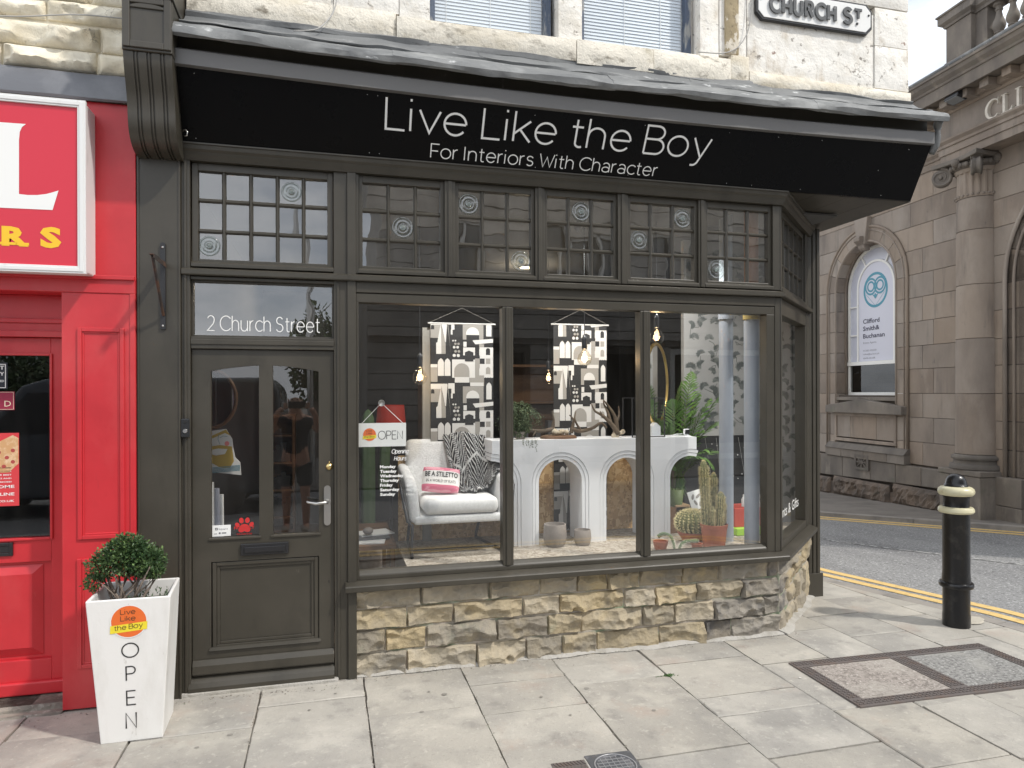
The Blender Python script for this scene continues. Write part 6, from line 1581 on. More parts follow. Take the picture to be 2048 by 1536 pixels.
# entablature: recessed over the wall, brought forward over the column
oB = .33
zab = ztop + .003; zat = bank(1890, 284, oB).z; zft = bank(1896, 231, oB).z
H1 = zat - zab
path = [(-8, 0), (.40, 0), (.40, -oB), (4.8, -oB)]
EM = BKM
mb = MB().sweep(path, [(.0, zab), (.0, zab + H1 * .34), (.02, zab + H1 * .35), (.02, zab + H1 * .66), (.04, zab + H1 * .68), (.045, zab + H1 * .8), (.085, zab + H1 * .92), (.09, zat), (-.5, zat), (-.5, zab)]); mb.build('architrave', BS, bk, xf=BKM, smooth=20)
mb = MB().sweep(path, [(-.005, zat), (-.005, zft), (-.4, zft), (-.4, zat)]); mb.build('frieze', BS, bk, xf=BKM)
zc0 = bank(1870, 197, .72).z; zc1 = bank(1870, 168, .78).z
mb = MB().sweep(path, [(-.1, zft), (.02, zft), (.04, zft + .02), (.05, zft + .07), (.10, zft + .12), (.12, zft + .14), (.12, zc0 - .12), (-.1, zc0 - .12)]); mb.build('bed_moulding', BS, bk, xf=BKM, smooth=20)
mb = MB().sweep([(-8, 0), (4.8, 0)], [(.0, zc0 - .01), (.64, zc0 - .01), (.66, zc0 - .04), (.70, zc0 - .04), (.70, zc0 + .13), (.72, zc0 + .14), (.73, zc0 + .17), (.78, zc0 + .22), (.80, zc0 + .27), (.82, zc0 + .275), (.82, zc0 + .32), (.3, zc0 + .42), (0, zc0 + .42)]); mb.build('cornice', BDK, bk, xf=BKM, smooth=20)
mb = MB().tube([(-8, -.80, zc0 + .335), (4.8, -.80, zc0 + .335)], .032, 8); mb.build('cornice_roll', M['lead'], bk, smooth=True, xf=BKM)
fm = None
for k in range(24):
    a = -5.9 + k * .365
    b_ = MB().box(a, -.60, zc0 - .135, a + .15, -.10, zc0 - .013).build('modillion', BS, bk, bevel=.012, xf=BKM)
# parapet: pedestal, balustrade
zp = zc0 + .40
P0 = .42
pz = [bank(1892, 127, P0).z, bank(1892, 58, P0).z, bank(1880, 36, P0).z]
a0p, a1p = bank(1892, 90, P0).x, bank(1942, 90, P0).x
MB().box(a0p - .09, -P0 - .05, zp - .1, a1p + .06, .3, pz[0] - .12).prism([(a0p - .09, -P0 - .05, pz[0] - .12), (a1p + .06, -P0 - .05, pz[0] - .12), (a1p + .01, -P0 - .01, pz[0]), (a0p - .02, -P0 - .01, pz[0])], (0, .5, 0)).build('pedestal_base', BDK, bk, xf=BKM, bevel=.01)
MB().box(a0p, -P0, pz[0], a1p, .0, pz[1]).build('pedestal', BDK, bk, xf=BKM, bevel=.008)
ped = MB().sweep([(a0p - .0, -.0), (a0p, -P0), (a1p, -P0), (a1p, 0)], [(-.1, pz[1]), (.02, pz[1]), (.03, pz[1] + .03), (.07, pz[1] + .06), (.08, pz[1] + .07), (.08, pz[1] + .17), (.10, pz[1] + .18), (.10, pz[1] + .205), (-.1, pz[1] + .23)])
ped.box(a0p + .05, -P0 + .05, pz[1] + .0, a1p - .05, 0, pz[1] + .22).build('pedestal_cap', BDK, bk, xf=BKM, smooth=20)
Yb = -.24
MB().box(a1p, Yb - .17, zp - .1, 4.8, Yb + .2, pz[0] - .04).prism([(a1p, Yb - .17, pz[0] - .04), (a1p, Yb - .12, pz[0] + .03), (a1p, Yb + .15, pz[0] + .03), (a1p, Yb + .2, pz[0] - .04)], (4.8 - a1p, 0, 0)).build('balustrade_base', BDK, bk, xf=BKM, bevel=.006)
MB().box(a1p, Yb - .10, pz[0] + .03, a1p + .2, Yb + .1, pz[1] - .01).build('half_pier', BDK, bk, xf=BKM, bevel=.006)
MB().sweep([(a1p, Yb), (4.8, Yb)], [(-.14, pz[1] - .01), (.12, pz[1] - .01), (.13, pz[1] + .03), (.17, pz[1] + .06), (.18, pz[1] + .16), (.0, pz[1] + .19), (-.16, pz[1] + .16)]).build('balustrade_rail', BDK, bk, xf=BKM, smooth=20)
hz = pz[1] - pz[0] - .04
bl0 = None
pr = [(.075, 0), (.075, .05), (.05, .06), (.05, .09), (.062, .10), (.062, .12), (.045, .13), (.075, .20), (.087, .27), (.078, .34), (.05, .46), (.038, .55), (.036, .60), (.05, .62), (.05, .65), (.04, .66), (.045, .70), (.075, .73), (.075, .78)]
sc_ = hz / .78
bpos = [a1p + .30 + .225 * k for k in range(15)]
bal = MB().lathe([(r_, z_ * sc_) for r_, z_ in pr], 0, 0, 0, 20)
for k, a in enumerate(bpos):
    if bl0 is None:
        bal.xf(T(a, Yb, pz[0] + .03)); bl0 = bal.build('baluster', BDK, bk, smooth=35, xf=BKM)
    else:
        inst(bl0, 'baluster', bk, tuple((BKM.to_3x3() @ Vector((a - bpos[0], 0, 0)))))
MB().box(-8, .1, zp - .1, a0p - .1, .4, zp + .15).build('parapet_kerb', BDK, bk, xf=BKM)
# carved name on the frieze
bs = thing('bank_lettering', 'pale raised serif capitals CLI on the sandstone frieze of the bank', 'lettering', tuple(BKM @ Vector((1.5, -oB, 5.8))))
M['pale_stone_letter'] = mat('pale_letter', (.66, .62, .55), .6, layers=[((.54, .50, .44), 6, .5, .7)])
zl, hl, LW = bank(1984, 238, oB + .02).z, .265, .78
yl0, yl1 = -oB - .045, -oB + .01
def letter(polys, name='letter'):
    mb = MB()
    for p in polys: mb.prism([(a, yl0, z) for a, z in p], (0, yl1 - yl0, 0))
    return mb.build(name, M['pale_stone_letter'], bs, bevel=.004, xf=BKM)
xC = bank(1969, 222, oB + .045).x
outer = [(xC + LW * .17 + LW * .165 * math.cos(R(t)), zl + hl / 2 + (hl / 2 + .008) * math.sin(R(t))) for t in range(40, 321, 14)]
inner_ = [(xC + LW * .185 + LW * .125 * math.cos(R(t)), zl + hl / 2 + (hl / 2 - .014) * math.sin(R(t))) for t in range(314, 45, -14)]
mb = MB(); m_ = min(len(outer), len(inner_)); inner_r = inner_[::-1]
for k in range(m_ - 1): mb.prism([(p[0], yl0, p[1]) for p in (outer[k], outer[k + 1], inner_r[k + 1], inner_r[k])], (0, yl1 - yl0, 0))
mb.prism([(xC + LW * .272, yl0 - .001, zl + hl * .66), (xC + LW * .284, yl0 - .001, zl + hl * .66), (xC + LW * .288, yl0 - .001, zl + hl + .01), (xC + LW * .276, yl0 - .001, zl + hl * .86)], (0, .055, 0)); mb.build('letter', M['pale_stone_letter'], bs, xf=BKM)
def serif(x, z, w): return [(x - w, z), (x + w, z), (x + w, z + .014), (x - w, z + .014)]
xL = xC + LW * .345
letter([[(xL + LW * a_, zl + b_) for a_, b_ in q_] for q_ in ([(.035, .012), (.085, .012), (.085, hl - .012), (.035, hl - .012)], [(0, hl - .012), (.12, hl - .012), (.12, hl), (0, hl)], [(0, 0), (.22, 0), (.235, .06), (.225, .06), (.195, .024), (.16, .012), (0, .012)])])
xI = xL + LW * .285
letter([[(xI + LW * .035, zl + .014), (xI + LW * .085, zl + .014), (xI + LW * .085, zl + hl - .014), (xI + LW * .035, zl + hl - .014)], serif(xI + LW * .06, zl, .06 * LW), serif(xI + LW * .06, zl + hl - .014, .06 * LW)])
fl = thing('floodlight', 'small black floodlight under the stone cornice left of the carved letters', 'floodlight', tuple(BKM @ Vector((.86, -.5, 6.1))))
q0 = bank(1925, 190, .5); q0 = Vector((q0.x - .02, -.60, q0.z - .03))
mb = MB().box(-.13, -.08, -.05, .13, .10, .05).xf(Matrix.Rotation(R(-18), 4, 'X')).xf(T(*q0)); mb.build('body', M['black_metal'], fl, bevel=.015, xf=BKM)
mb = MB().box(-.11, -.07, -.056, .11, .08, -.051).xf(Matrix.Rotation(R(-18), 4, 'X')).xf(T(*q0)); mb.build('lens', mat('lamp_lens', (.2, .21, .22), .2), fl, xf=BKM)
MB().box(q0.x - .02, q0.y + .1, q0.z - .02, q0.x + .02, -.3, q0.z + .02).build('arm', M['black_metal'], fl, xf=BKM)
# ================================================================ inside the bay window
ZP = .60
M['osb'] = flakes('flake_board', ((.36, .21, .09), (.58, .37, .17), (.74, .54, .30)), 85)
M['platform'] = flakes('grey_flake_floor', ((.20, .165, .13), (.36, .315, .255), (.50, .455, .39)), 90)
pf = MB()
P = [(.50, .10), (3.12, .10), (3.95, .88), (4.1, 1.1), (.50, 1.1)]
pf.prism([(x, y_, ZP - .02) for x, y_ in P], (0, 0, .02)).build('display_platform', M['platform'], shop)
MB().box(.50, .11, .03, .515, 1.14, ZP - .022).box(.50, .1, .03, 3.12, .108, ZP - .022).build('platform_side', M['black_plastic'], shop)
MB().box(.52, 1.105, .03, 2.85, 1.115, 1.27).build('flake_board_panel', M['osb'], shop)
# wallpapered wall
WY = 1.12; WX0 = ax(1368, 800, WY)
M['wallpaper'] = mat('grey_wallpaper', (.36, .358, .348), .7, layers=[((.32, .317, .31), 2.5, .45, .65)], shift=False)
M['wp_dark'] = mat('pine_print', (.085, .095, .092), .7, layers=[((.2, .21, .2), 14, .45, .65)]); M['wainscot'] = mat('black_wainscot', (.02, .021, .023), .6)
wp = MB().box(WX0, WY, 1.375, 4.19, WY + .05, 3.1).build('papered_wall', M['wallpaper'], shop)
MB().box(WX0, WY - .004, .03, 4.19, WY + .05, 1.37).build('wainscot', M['wainscot'], shop)
mb = MB(); wr = random.Random(5); cl_ = []
def fan(mb, cx, cz, r, rot, y_, n=19):
    b = len(mb.v); mb.v.append(Vector((cx, y_, cz)))
    for k in range(2 * n + 1):
        t = R(rot - 112 + 224 * k / (2 * n)); rr = r * (1 if k % 2 else .74) * (.88 + .2 * wr.random())
        mb.v.append(Vector((cx + rr * math.cos(t), y_, cz + rr * math.sin(t) * .9)))
    for k in range(2 * n): mb.f.append([b, b + 1 + k, b + 2 + k]); mb.m.append(0)
ii = 0
for k in range(900):
    cx, cz = wr.uniform(WX0 + .06, 4.12), wr.uniform(1.45, 3.0)
    if all((cx - a) ** 2 + (cz - c_) ** 2 > .0068 for a, c_ in cl_):
        cl_.append((cx, cz)); ii += 1
        fan(mb, cx, cz, wr.uniform(.044, .066), wr.uniform(20, 160), WY - .001 - (ii % 12) * .0001)
mb2 = MB()
for k, (cx, cz) in enumerate(cl_):
    near = sorted(cl_, key=lambda q: (q[0] - cx) ** 2 + (q[1] - cz) ** 2)[1:2]
    for a, c_ in near:
        p0, p1 = Vector((cx, WY - .0004, cz - .02)), Vector((a, WY - .0004, c_ - .02)); m_ = (p0 + p1) / 2 + Vector((wr.uniform(-.03, .03), 0, wr.uniform(-.03, .03)))
        for q0, q1 in ((p0, m_), (m_, p1)):
            d = (q1 - q0); s_ = Vector((-d.z, 0, d.x)); s_ = s_.normalized() * .003 if s_.length > 0 else s_
            mb2.add([q0 - s_, q0 + s_, q1 + s_ * .7, q1 - s_ * .7], [(0, 1, 2, 3)])
mb.add(mb2.v, mb2.f); mb.build('pine_print', M['wp_dark'], wp)
# a papered return seen through the canted pane
rw = MB().box(3.84, .985, ZP, 4.19, 1.0, 3.1).build('papered_return', M['wallpaper'], shop)
mb = MB(); c2 = []
for k in range(400):
    cx, cz = wr.uniform(3.86, 4.16), wr.uniform(ZP + .05, 2.9)
    if all((cx - a) ** 2 + (cz - c_) ** 2 > .0068 for a, c_ in c2): c2.append((cx, cz)); fan(mb, cx, cz, wr.uniform(.046, .066), wr.uniform(-20, 200), .984 - (len(c2) % 12) * .0001)
mb.build('pine_print', M['wp_dark'], rw)
# wall hangings with a printed town pattern
M['fab_black'] = mat('black_print_cloth', (.02, .02, .021), .85, sheen=.1); M['fab_white'] = mat('white_print_cloth', (.60, .59, .57), .85); M['fab_grey'] = mat('grey_print_cloth', (.30, .285, .26), .85)
def lancet(x0, x1, y0, y1): 
    m_ = (x0 + x1) / 2; h_ = (x1 - x0) * .7
    return [(x0, y1), (x0, y0 + h_), (x0 + (x1 - x0) * .15, y0 + h_ * .45), (m_, y0), (x1 - (x1 - x0) * .15, y0 + h_ * .45), (x1, y0 + h_), (x1, y1)]
def rarch(x0, x1, y0, y1):
    m_, r_ = (x0 + x1) / 2, (x1 - x0) / 2
    return [(x0, y1)] + [(m_ + r_ * math.cos(t), y0 + r_ - r_ * math.sin(t)) for t in [math.pi - math.pi * k / 8 for k in range(9)]] + [(x1, y1)]
def rc(x0, x1, y0, y1): return [(x0, y1), (x0, y0), (x1, y0), (x1, y1)]
def circ(x, y_, r_): return [(x + r_ * math.cos(t), y_ - r_ * math.sin(t)) for t in [2 * math.pi * k / 12 for k in range(12)]]
TILE = [('G', rc(745, 800, 715, 835)), ('W', rc(745, 800, 690, 715)), ('G', rc(1105, 1180, 640, 870)), ('W', rc(918, 1105, 650, 800)), ('G', rarch(935, 1060, 680, 795)), ('G', rc(1060, 1105, 800, 840)), ('W', rc(940, 1058, 800, 840)),
        ('W', lancet(803, 852, 640, 785)), ('W', lancet(857, 905, 640, 785)), ('W', rc(1145, 1255, 615, 775)), ('W', rarch(1140, 1182, 710, 780)), ('K', rarch(1145, 1185, 625, 685)), ('G', rarch(1195, 1232, 625, 685)), ('G', rarch(1195, 1232, 710, 770)),
        ('W', rc(1065, 1175, 840, 870)), ('W', rc(1180, 1255, 772, 800)), ('K', rc(1188, 1198, 797, 806)), ('K', rc(1208, 1218, 797, 806)), ('K', rc(1228, 1238, 797, 806)), ('W', lancet(1198, 1242, 838, 980)),
        ('W', rc(745, 832, 850, 892)), ('G', rc(745, 835, 892, 1000)), ('K', rarch(748, 775, 895, 930)), ('W', [(790, 1130), (790, 1040), (800, 1035), (828, 882), (832, 1130)]), ('G', [(832, 1130), (828, 882), (862, 1040), (866, 1040), (866, 1130)]), ('W', [(830, 850), (880, 850), (868, 1035), (862, 1035), (836, 900)]),
        ('G', [(878, 860), (884, 860), (908, 1120), (896, 1010)]), ('W', rc(886, 938, 846, 890)), ('W', rc(912, 938, 890, 930)), ('W', rc(908, 922, 930, 970)), ('G', rc(1005, 1175, 872, 1010)), ('W', [(1032, 970)] + [(1086 + 54 * math.cos(t), 962 - 56 * math.sin(t)) for t in [math.pi - math.pi * k / 8 for k in range(9)]] + [(1140, 970)]), ('K', rc(1035, 1140, 970, 1062)),
        ('W', [(1085, 1015), (1255, 1000), (1255, 1032), (1108, 1048)]), ('G', rc(1140, 1180, 1045, 1100)), ('W', rc(1010, 1036, 1028, 1070)), ('W', rc(1008, 1105, 1075, 1140)), ('K', [(1022, 1190), (1022, 1115), (1056, 1100), (1092, 1115), (1092, 1190)]), ('W', rc(1145, 1255, 1072, 1165)), ('K', rarch(1195, 1230, 1078, 1136)), ('W', rarch(1140, 1182, 1076, 1140)),
        ('W', circ(926, 1020, 7)), ('W', circ(945, 1020, 7)), ('G', circ(945, 1046, 10)), ('G', circ(970, 1046, 10)), ('W', circ(935, 1074, 11)), ('W', circ(963, 1074, 11)), ('G', circ(946, 1108, 11)), ('G', circ(973, 1108, 11)), ('W', circ(935, 1142, 13)), ('W', circ(968, 1142, 13))]
def hanging(label, x0, x1, ztop, zbot, Y, per, phase):
    """per: pattern period in metres; phase: height of one lancet top"""
    h = thing('wall_hanging', label, 'wall hanging', ((x0 + x1) / 2, Y, ztop), group='printed wall hangings')
    MB().box(x0, Y, zbot, x1, Y + .004, ztop).build('cloth', M['fab_black'], h)
    mbs = {'W': MB(), 'G': MB(), 'K': MB()}
    sx_, sz = (x1 - x0) / 510, per / 525
    for r_ in range(-3, 14):
        for k, (c_, poly) in enumerate(TILE):
            pp = [(x0 + (x - 745) * sx_, phase - (y_ - 640) * sz - r_ * per) for x, y_ in poly]
            for a, b in (((x0, zbot), (x1, zbot)), ((x1, ztop), (x0, ztop)), ((x0, ztop), (x0, zbot)), ((x1, zbot), (x1, ztop))):
                pp = clip(ccw(pp), a, b) if len(pp) >= 3 else []
            if len(pp) >= 3: mbs[c_].add([(x, Y - .0004 - k * .00006, z) for x, z in pp], [tuple(range(len(pp)))])
    for c_, nm in (('W', 'fab_white'), ('G', 'fab_grey'), ('K', 'fab_black')): mbs[c_].build('print', M[nm], h)
    xm = (x0 + x1) / 2
    MB().tube([(x0 - .02, Y, ztop + .006), (x1 + .02, Y, ztop + .006)], .006, 8).build('rod', M['fab_white'], h)
    MB().tube([(x0 - .01, Y, ztop + .01), (xm, Y, ztop + .13), (x1 + .01, Y, ztop + .01)], .0013, 5).build('string', M['fab_grey'], h)
    return h
zl1, zl2 = az(880, 560 + 640 * .2441, 1.0), az(880, 560 + 1165 * .2441, 1.0)
hanging('printed black and white town wall hanging behind the armchair', ax(861, 700, 1.0), ax(986, 700, 1.0), az(920, 649, 1.0), 1.22, 1.0, zl1 - zl2, zl1)
zl3, zl4 = az(1160, 560 + 500 * .2441, 1.06), az(1160, 560 + 1010 * .2441, 1.06)
hanging('printed black and white town wall hanging behind the arched console', ax(1107, 700, 1.06), ax(1213, 700, 1.06), az(1160, 651, 1.06), .62, 1.06, zl3 - zl4, zl3)
M['grey_post'] = mat('grey_post', (.30, .29, .26), .7, layers=[((.22, .21, .19), 6, .45, .65, (1, 1, .2))])
MB().box(ax(845, 700, 1.04), 1.04, ZP, ax(862, 700, 1.04), 1.08, az(850, 655, 1.04)).build('post', M['grey_post'], shop)
# armchair
ch = thing('armchair', 'pale grey upholstered armchair on a black wire frame in the bay window', 'armchair', (.90, .8, ZP))
M['boucle'] = mat('boucle_fabric', (.72, .72, .71), .95, layers=[((.80, .80, .79), 60, .45, .6)], bump=[(.9, 130, (1, 1, 1), .01), (.3, 9)], sheen=.3, shift=False)
def soft(name, mb, par, bw, m=M['boucle']):
    o = mb.build(name, m, par, smooth=True, bevel=bw, seg=5, angle=25); return o
bm_ = T(.90, .90, .88) @ Matrix.Rotation(R(-13), 4, 'X')
soft('backrest', MB().box(-.33, -.02, 0, .33, .11, .54).xf(bm_), ch, .045)
soft('seat_base', MB().box(.57, .47, .835, 1.24, 1.0, .895), ch, .022)
soft('seat_cushion', MB().box(.64, .455, .90, 1.18, .93, 1.015), ch, .045)
for sg in (-1, 1):
    x_ = .90 + sg * .315
    prof = [(1.02, .85), (1.05, 1.22), (.80, 1.19), (.58, 1.15), (.50, 1.10), (.475, .845)]
    mb = MB().prism([(x_ - .04 + sg * .0, y_, z_) for y_, z_ in prof], (.08, 0, 0))
    for i, p in enumerate(mb.v): mb.v[i] = Vector((p.x + sg * max(0, p.z - .85) * .11, p.y, p.z))
    soft('armrest', mb, ch, .034)
fl_, bl_, fr_, br_ = Vector((.555, .47, ZP + .01)), Vector((.59, 1.06, ZP + .01)), Vector((1.235, .50, ZP + .01)), Vector((1.13, 1.06, ZP + .01))
mb = MB(); r_ = .012
mb.tube([(.492, .68, 1.12), (.488, .56, 1.085), (.528, .485, .86), (.56, .48, .83), fl_ + Vector((0, .03, .03)), fl_, bl_, bl_ + Vector((0, -.02, .04)), (.60, .95, .85)], r_, 8)
mb.tube([(1.308, .68, 1.12), (1.312, .56, 1.085), (1.272, .485, .86), (1.24, .48, .83), fr_ + Vector((0, .03, .03)), fr_, br_, br_ + Vector((0, -.02, .04)), (1.16, .95, .85)], r_, 8)
mb.tube([fl_.lerp(bl_, .35), fr_.lerp(br_, .35)], r_ * .9, 8)
mb.build('leg_frame', M['black_metal'], ch, smooth=50)
# throw with a woven pattern
def throw_mat():
    m = bpy.data.materials.new('woven_throw'); m.use_nodes = True; nt = m.node_tree; b = nt.nodes['Principled BSDF']; L = nt.links
    uv = nd(nt, 'ShaderNodeUVMap'); sp_ = nd(nt, 'ShaderNodeSeparateXYZ'); L.new(uv.outputs[0], sp_.inputs[0])
    def math_(op, a, b_=None, c=None):
        n = nd(nt, 'ShaderNodeMath', operation=op)
        for i, v in enumerate((a, b_, c)):
            if v is None: continue
            if hasattr(v, 'is_output'): L.new(v, n.inputs[i])
            else: n.inputs[i].default_value = v
        return n.outputs[0]
    u, v = sp_.outputs[0], sp_.outputs[1]
    tri = math_('PINGPONG', math_('MULTIPLY', u, 1.0), .5)                       # zigzag bands
    d1 = math_('FRACT', math_('MULTIPLY', math_('ADD', v, math_('MULTIPLY', tri, 1.7)), 9.0))
    d2 = math_('FRACT', math_('MULTIPLY', math_('SUBTRACT', v, math_('MULTIPLY', tri, 1.7)), 9.0))
    band = math_('GREATER_THAN', math_('FRACT', math_('MULTIPLY', u, 2.0)), .5)
    dd = math_('ADD', math_('MULTIPLY', d1, band), math_('MULTIPLY', d2, math_('SUBTRACT', 1.0, band)))
    a = math_('GREATER_THAN', dd, .68)
    st = math_('LESS_THAN', math_('FRACT', math_('MULTIPLY', u, 3.0)), .2)
    fine = math_('GREATER_THAN', math_('MULTIPLY', math_('FRACT', math_('MULTIPLY', u, 48.0)), math_('FRACT', math_('MULTIPLY', v, 30.0))), .22)
    zz = math_('LESS_THAN', math_('ABSOLUTE', math_('SUBTRACT', math_('FRACT', math_('MULTIPLY', v, 1.5)), math_('ADD', .3, math_('MULTIPLY', tri, 0.8)))), .035)
    f = math_('MAXIMUM', zz, math_('ADD', math_('MULTIPLY', a, math_('SUBTRACT', 1.0, st)), math_('MULTIPLY', fine, st)))
    c = mixc(nt, f, (.012, .012, .014), (.50, .50, .49)); L.new(c, b.inputs['Base Color']); b.inputs['Roughness'].default_value = .95
    n = nd(nt, 'ShaderNodeTexNoise', Scale=140); bp = nd(nt, 'ShaderNodeBump'); bp.inputs['Strength'].default_value = .6; bp.inputs['Distance'].default_value = .006
    L.new(n.outputs['Fac'], bp.inputs['Height']); L.new(bp.outputs[0], b.inputs['Normal'])
    return m
M['throw'] = throw_mat()
tb = thing('throw_blanket', 'black and white woven throw draped over the armchair back and arm', 'blanket', (1.05, .9, 1.2))
def drape(keys, nu, nv, fold, seed, us=1.0, vs=1.0):
    """keys: rows of 3D polylines across v for u=0..1"""
    mb = MB(); mb.uv = []
    def samp(poly, t):
        L = [0]
        for i in range(1, len(poly)): L.append(L[-1] + (Vector(poly[i]) - Vector(poly[i - 1])).length)
        d = t * L[-1]
        for i in range(1, len(poly)):
            if d <= L[i] + 1e-9: return Vector(poly[i - 1]).lerp(Vector(poly[i]), (d - L[i - 1]) / max(1e-9, L[i] - L[i - 1]))
        return Vector(poly[-1])
    for j in range(nv + 1):
        row = [samp(k, j / nv) for k in keys]
        for i in range(nu + 1):
            t = i / nu * (len(row) - 1); a = min(int(t), len(row) - 2); p = row[a].lerp(row[a + 1], t - a)
            w_ = fold * (.35 + .65 * j / nv)
            q = Vector((i / nu * 5 + seed, j / nv * 2.2, seed))
            p = p + Vector((fbm(q, 3) * w_ * .6, -abs(math.sin(i / nu * 13 + 2.2 * fbm(q * .7, 2) + seed)) * w_, fbm(q + Vector((7, 1, 2)), 2) * w_ * .4))
            mb.v.append(p); mb.uv.append((i / nu * us, j / nv * vs))
    for j in range(nv):
        for i in range(nu):
            a = j * (nu + 1) + i; mb.f.append([a, a + 1, a + nu + 2, a + nu + 1]); mb.m.append(0)
    return mb
k0 = [(.83, 1.14, 1.25), (.84, 1.10, 1.42), (.855, 1.02, 1.44), (.87, .94, 1.30), (.90, .87, 1.12), (.93, .80, 1.035), (.95, .70, 1.03)]
k1 = [(1.00, 1.14, 1.25), (1.0, 1.10, 1.445), (1.0, 1.01, 1.455), (1.01, .93, 1.32), (1.02, .85, 1.13), (1.04, .76, 1.045), (1.05, .66, 1.035)]
k2 = [(1.20, 1.14, 1.22), (1.19, 1.10, 1.40), (1.19, 1.01, 1.42), (1.20, .92, 1.30), (1.18, .82, 1.16), (1.15, .74, 1.07), (1.14, .68, 1.05)]
o1 = drape([k0, k1, k2], 44, 50, .035, 1.3, 1.35, 1.6).build('throw_fold', M['throw'], tb, smooth=True)
o1.modifiers.new('thick', 'SOLIDIFY').thickness = .007
g0 = [(1.12, .90, 1.14), (1.20, .92, 1.27), (1.30, .92, 1.29), (1.36, .90, 1.15), (1.38, .88, .95), (1.38, .86, .78)]
g1 = [(1.13, .78, 1.10), (1.20, .78, 1.23), (1.29, .77, 1.235), (1.345, .76, 1.10), (1.35, .75, .95), (1.345, .74, .76)]
g2 = [(1.15, .66, 1.08), (1.21, .66, 1.19), (1.28, .65, 1.19), (1.315, .64, 1.08), (1.30, .63, .98), (1.29, .62, .90)]
o2 = drape([g0, g1, g2], 30, 44, .02, 5.1, 1.1, 1.7).build('throw_fold', M['throw'], tb, smooth=True)
o2.modifiers.new('thick', 'SOLIDIFY').thickness = .007
mb = MB(); fr2 = random.Random(3)
for k in range(70):
    t = k / 69; p = Vector(g0[-1]).lerp(Vector(g1[-1]), t) + Vector((0, -.01, 0)); mb.tube([p, p + Vector((fr2.gauss(0, .006), fr2.gauss(0, .006), -.03)), p + Vector((fr2.gauss(0, .01), fr2.gauss(0, .012), -.07))], [.0025, .002, .001], 4)
tag(mb.build('fringe', M['fab_white'], tb), None, None, kind='stuff')
# cushion
cu_ = thing('cushion', 'small pink and white slogan cushion resting on the armchair seat', 'cushion', (.80, .70, 1.1))
M['pink'] = mat('pink_print', (.62, .17, .25), .85, layers=[((.72, .34, .40), 14, .52, .54, (.4, 1, 1.6))]); M['cush'] = mat('white_cotton', (.76, .74, .71), .9, bump=[(.3, 90)])
cm = T(.795, .70, 1.118) @ Matrix.Rotation(R(9), 4, 'Y') @ Matrix.Rotation(R(-24), 4, 'X') @ Matrix.Rotation(R(-8), 4, 'Z')
cwid, chei = .14, .098
def cpos(u, v, sd_):      # u,v in -1..1
    e = (max(0, 1 - u ** 4) * max(0, 1 - v ** 4)) ** .6
    return Vector((u * cwid * (1 - .05 * v * v), -sd_ * .05 * e + 0, v * chei * (1 - .07 * u * u)))
mb = MB(); N_ = 20
for sd_ in (1, -1):
    b = len(mb.v)
    for j in range(N_ + 1):
        for i in range(N_ + 1): mb.v.append(cpos(-1 + 2 * i / N_, -1 + 2 * j / N_, sd_))
    for j in range(N_):
        for i in range(N_):
            a = b + j * (N_ + 1) + i; q = [a, a + 1, a + N_ + 2, a + N_ + 1]; mb.f.append(q if sd_ > 0 else q[::-1]); mb.m.append(1 if (j < 5 or j > 15) else 0)
mb.build('cover', [M['cush'], M['pink']], cu_, smooth=True, xf=cm)
mb = MB(); font_text(mb, 'BE A STILETTO', .24, .038, (-.12, -.0, .012), (1, 0, 0), (0, 0, 1), bold=.02); font_text(mb, 'IN A WORLD OF FLATS', .215, .022, (-.108, -.0, -.032), (1, 0, 0), (0, 0, 1), bold=.0)
for i, p in enumerate(mb.v):
    q = cpos(p.x / cwid, p.z / chei, 1); mb.v[i] = Vector((p.x, q.y - .0025, p.z))
mb.build('lettering', M['ink'], cu_, xf=cm)
# arched console
co = thing('arched_console', 'white console table with moulded arches along the display', 'console table', (2.0, .75, ZP))
M['console'] = mat('satin_white', (.78, .79, .81), .45, bump=[(.05, 12)])
CX0, CX1, CZ, zsC, rC = 1.175, 2.872, 1.402, 1.075, .175
YF = .66
def zlow(x):
    for c_ in (1.345 - rC, 1.715, 2.265, 2.64 + rC):
        if abs(x - c_) < rC + .055:
            rr = rC + .055
            return zsC + math.sqrt(max(0, rr * rr - (x - c_) ** 2))
    return ZP + .001
xs = set([CX0, CX1])
for c_ in (1.345 - rC, 1.715, 2.265, 2.64 + rC):
    for k in range(25):
        x = c_ + (rC + .055) * math.cos(math.pi * k / 24)
        if CX0 < x < CX1: xs.add(round(x, 4))
xs = sorted(xs); mb = MB()
for k in range(len(xs) - 1):
    a, b = xs[k], xs[k + 1]; m_ = (a + b) / 2
    if zlow(m_) < ZP + .01: z0 = z1 = ZP + .001
    else: z0, z1 = max(zlow(a), zsC) if zlow(a) > ZP + .01 else zsC, max(zlow(b), zsC) if zlow(b) > ZP + .01 else zsC
    mb.add([(a, YF, z0), (b, YF, z1), (b, YF, CZ), (a, YF, CZ), (a, .95, z0), (b, .95, z1), (b, .95, CZ), (a, .95, CZ)], [(0, 1, 2, 3), (7, 6, 5, 4), (3, 2, 6, 7), (0, 4, 5, 1), (0, 3, 7, 4), (1, 5, 6, 2)])
mb.build('body', M['console'], co, fix=False)
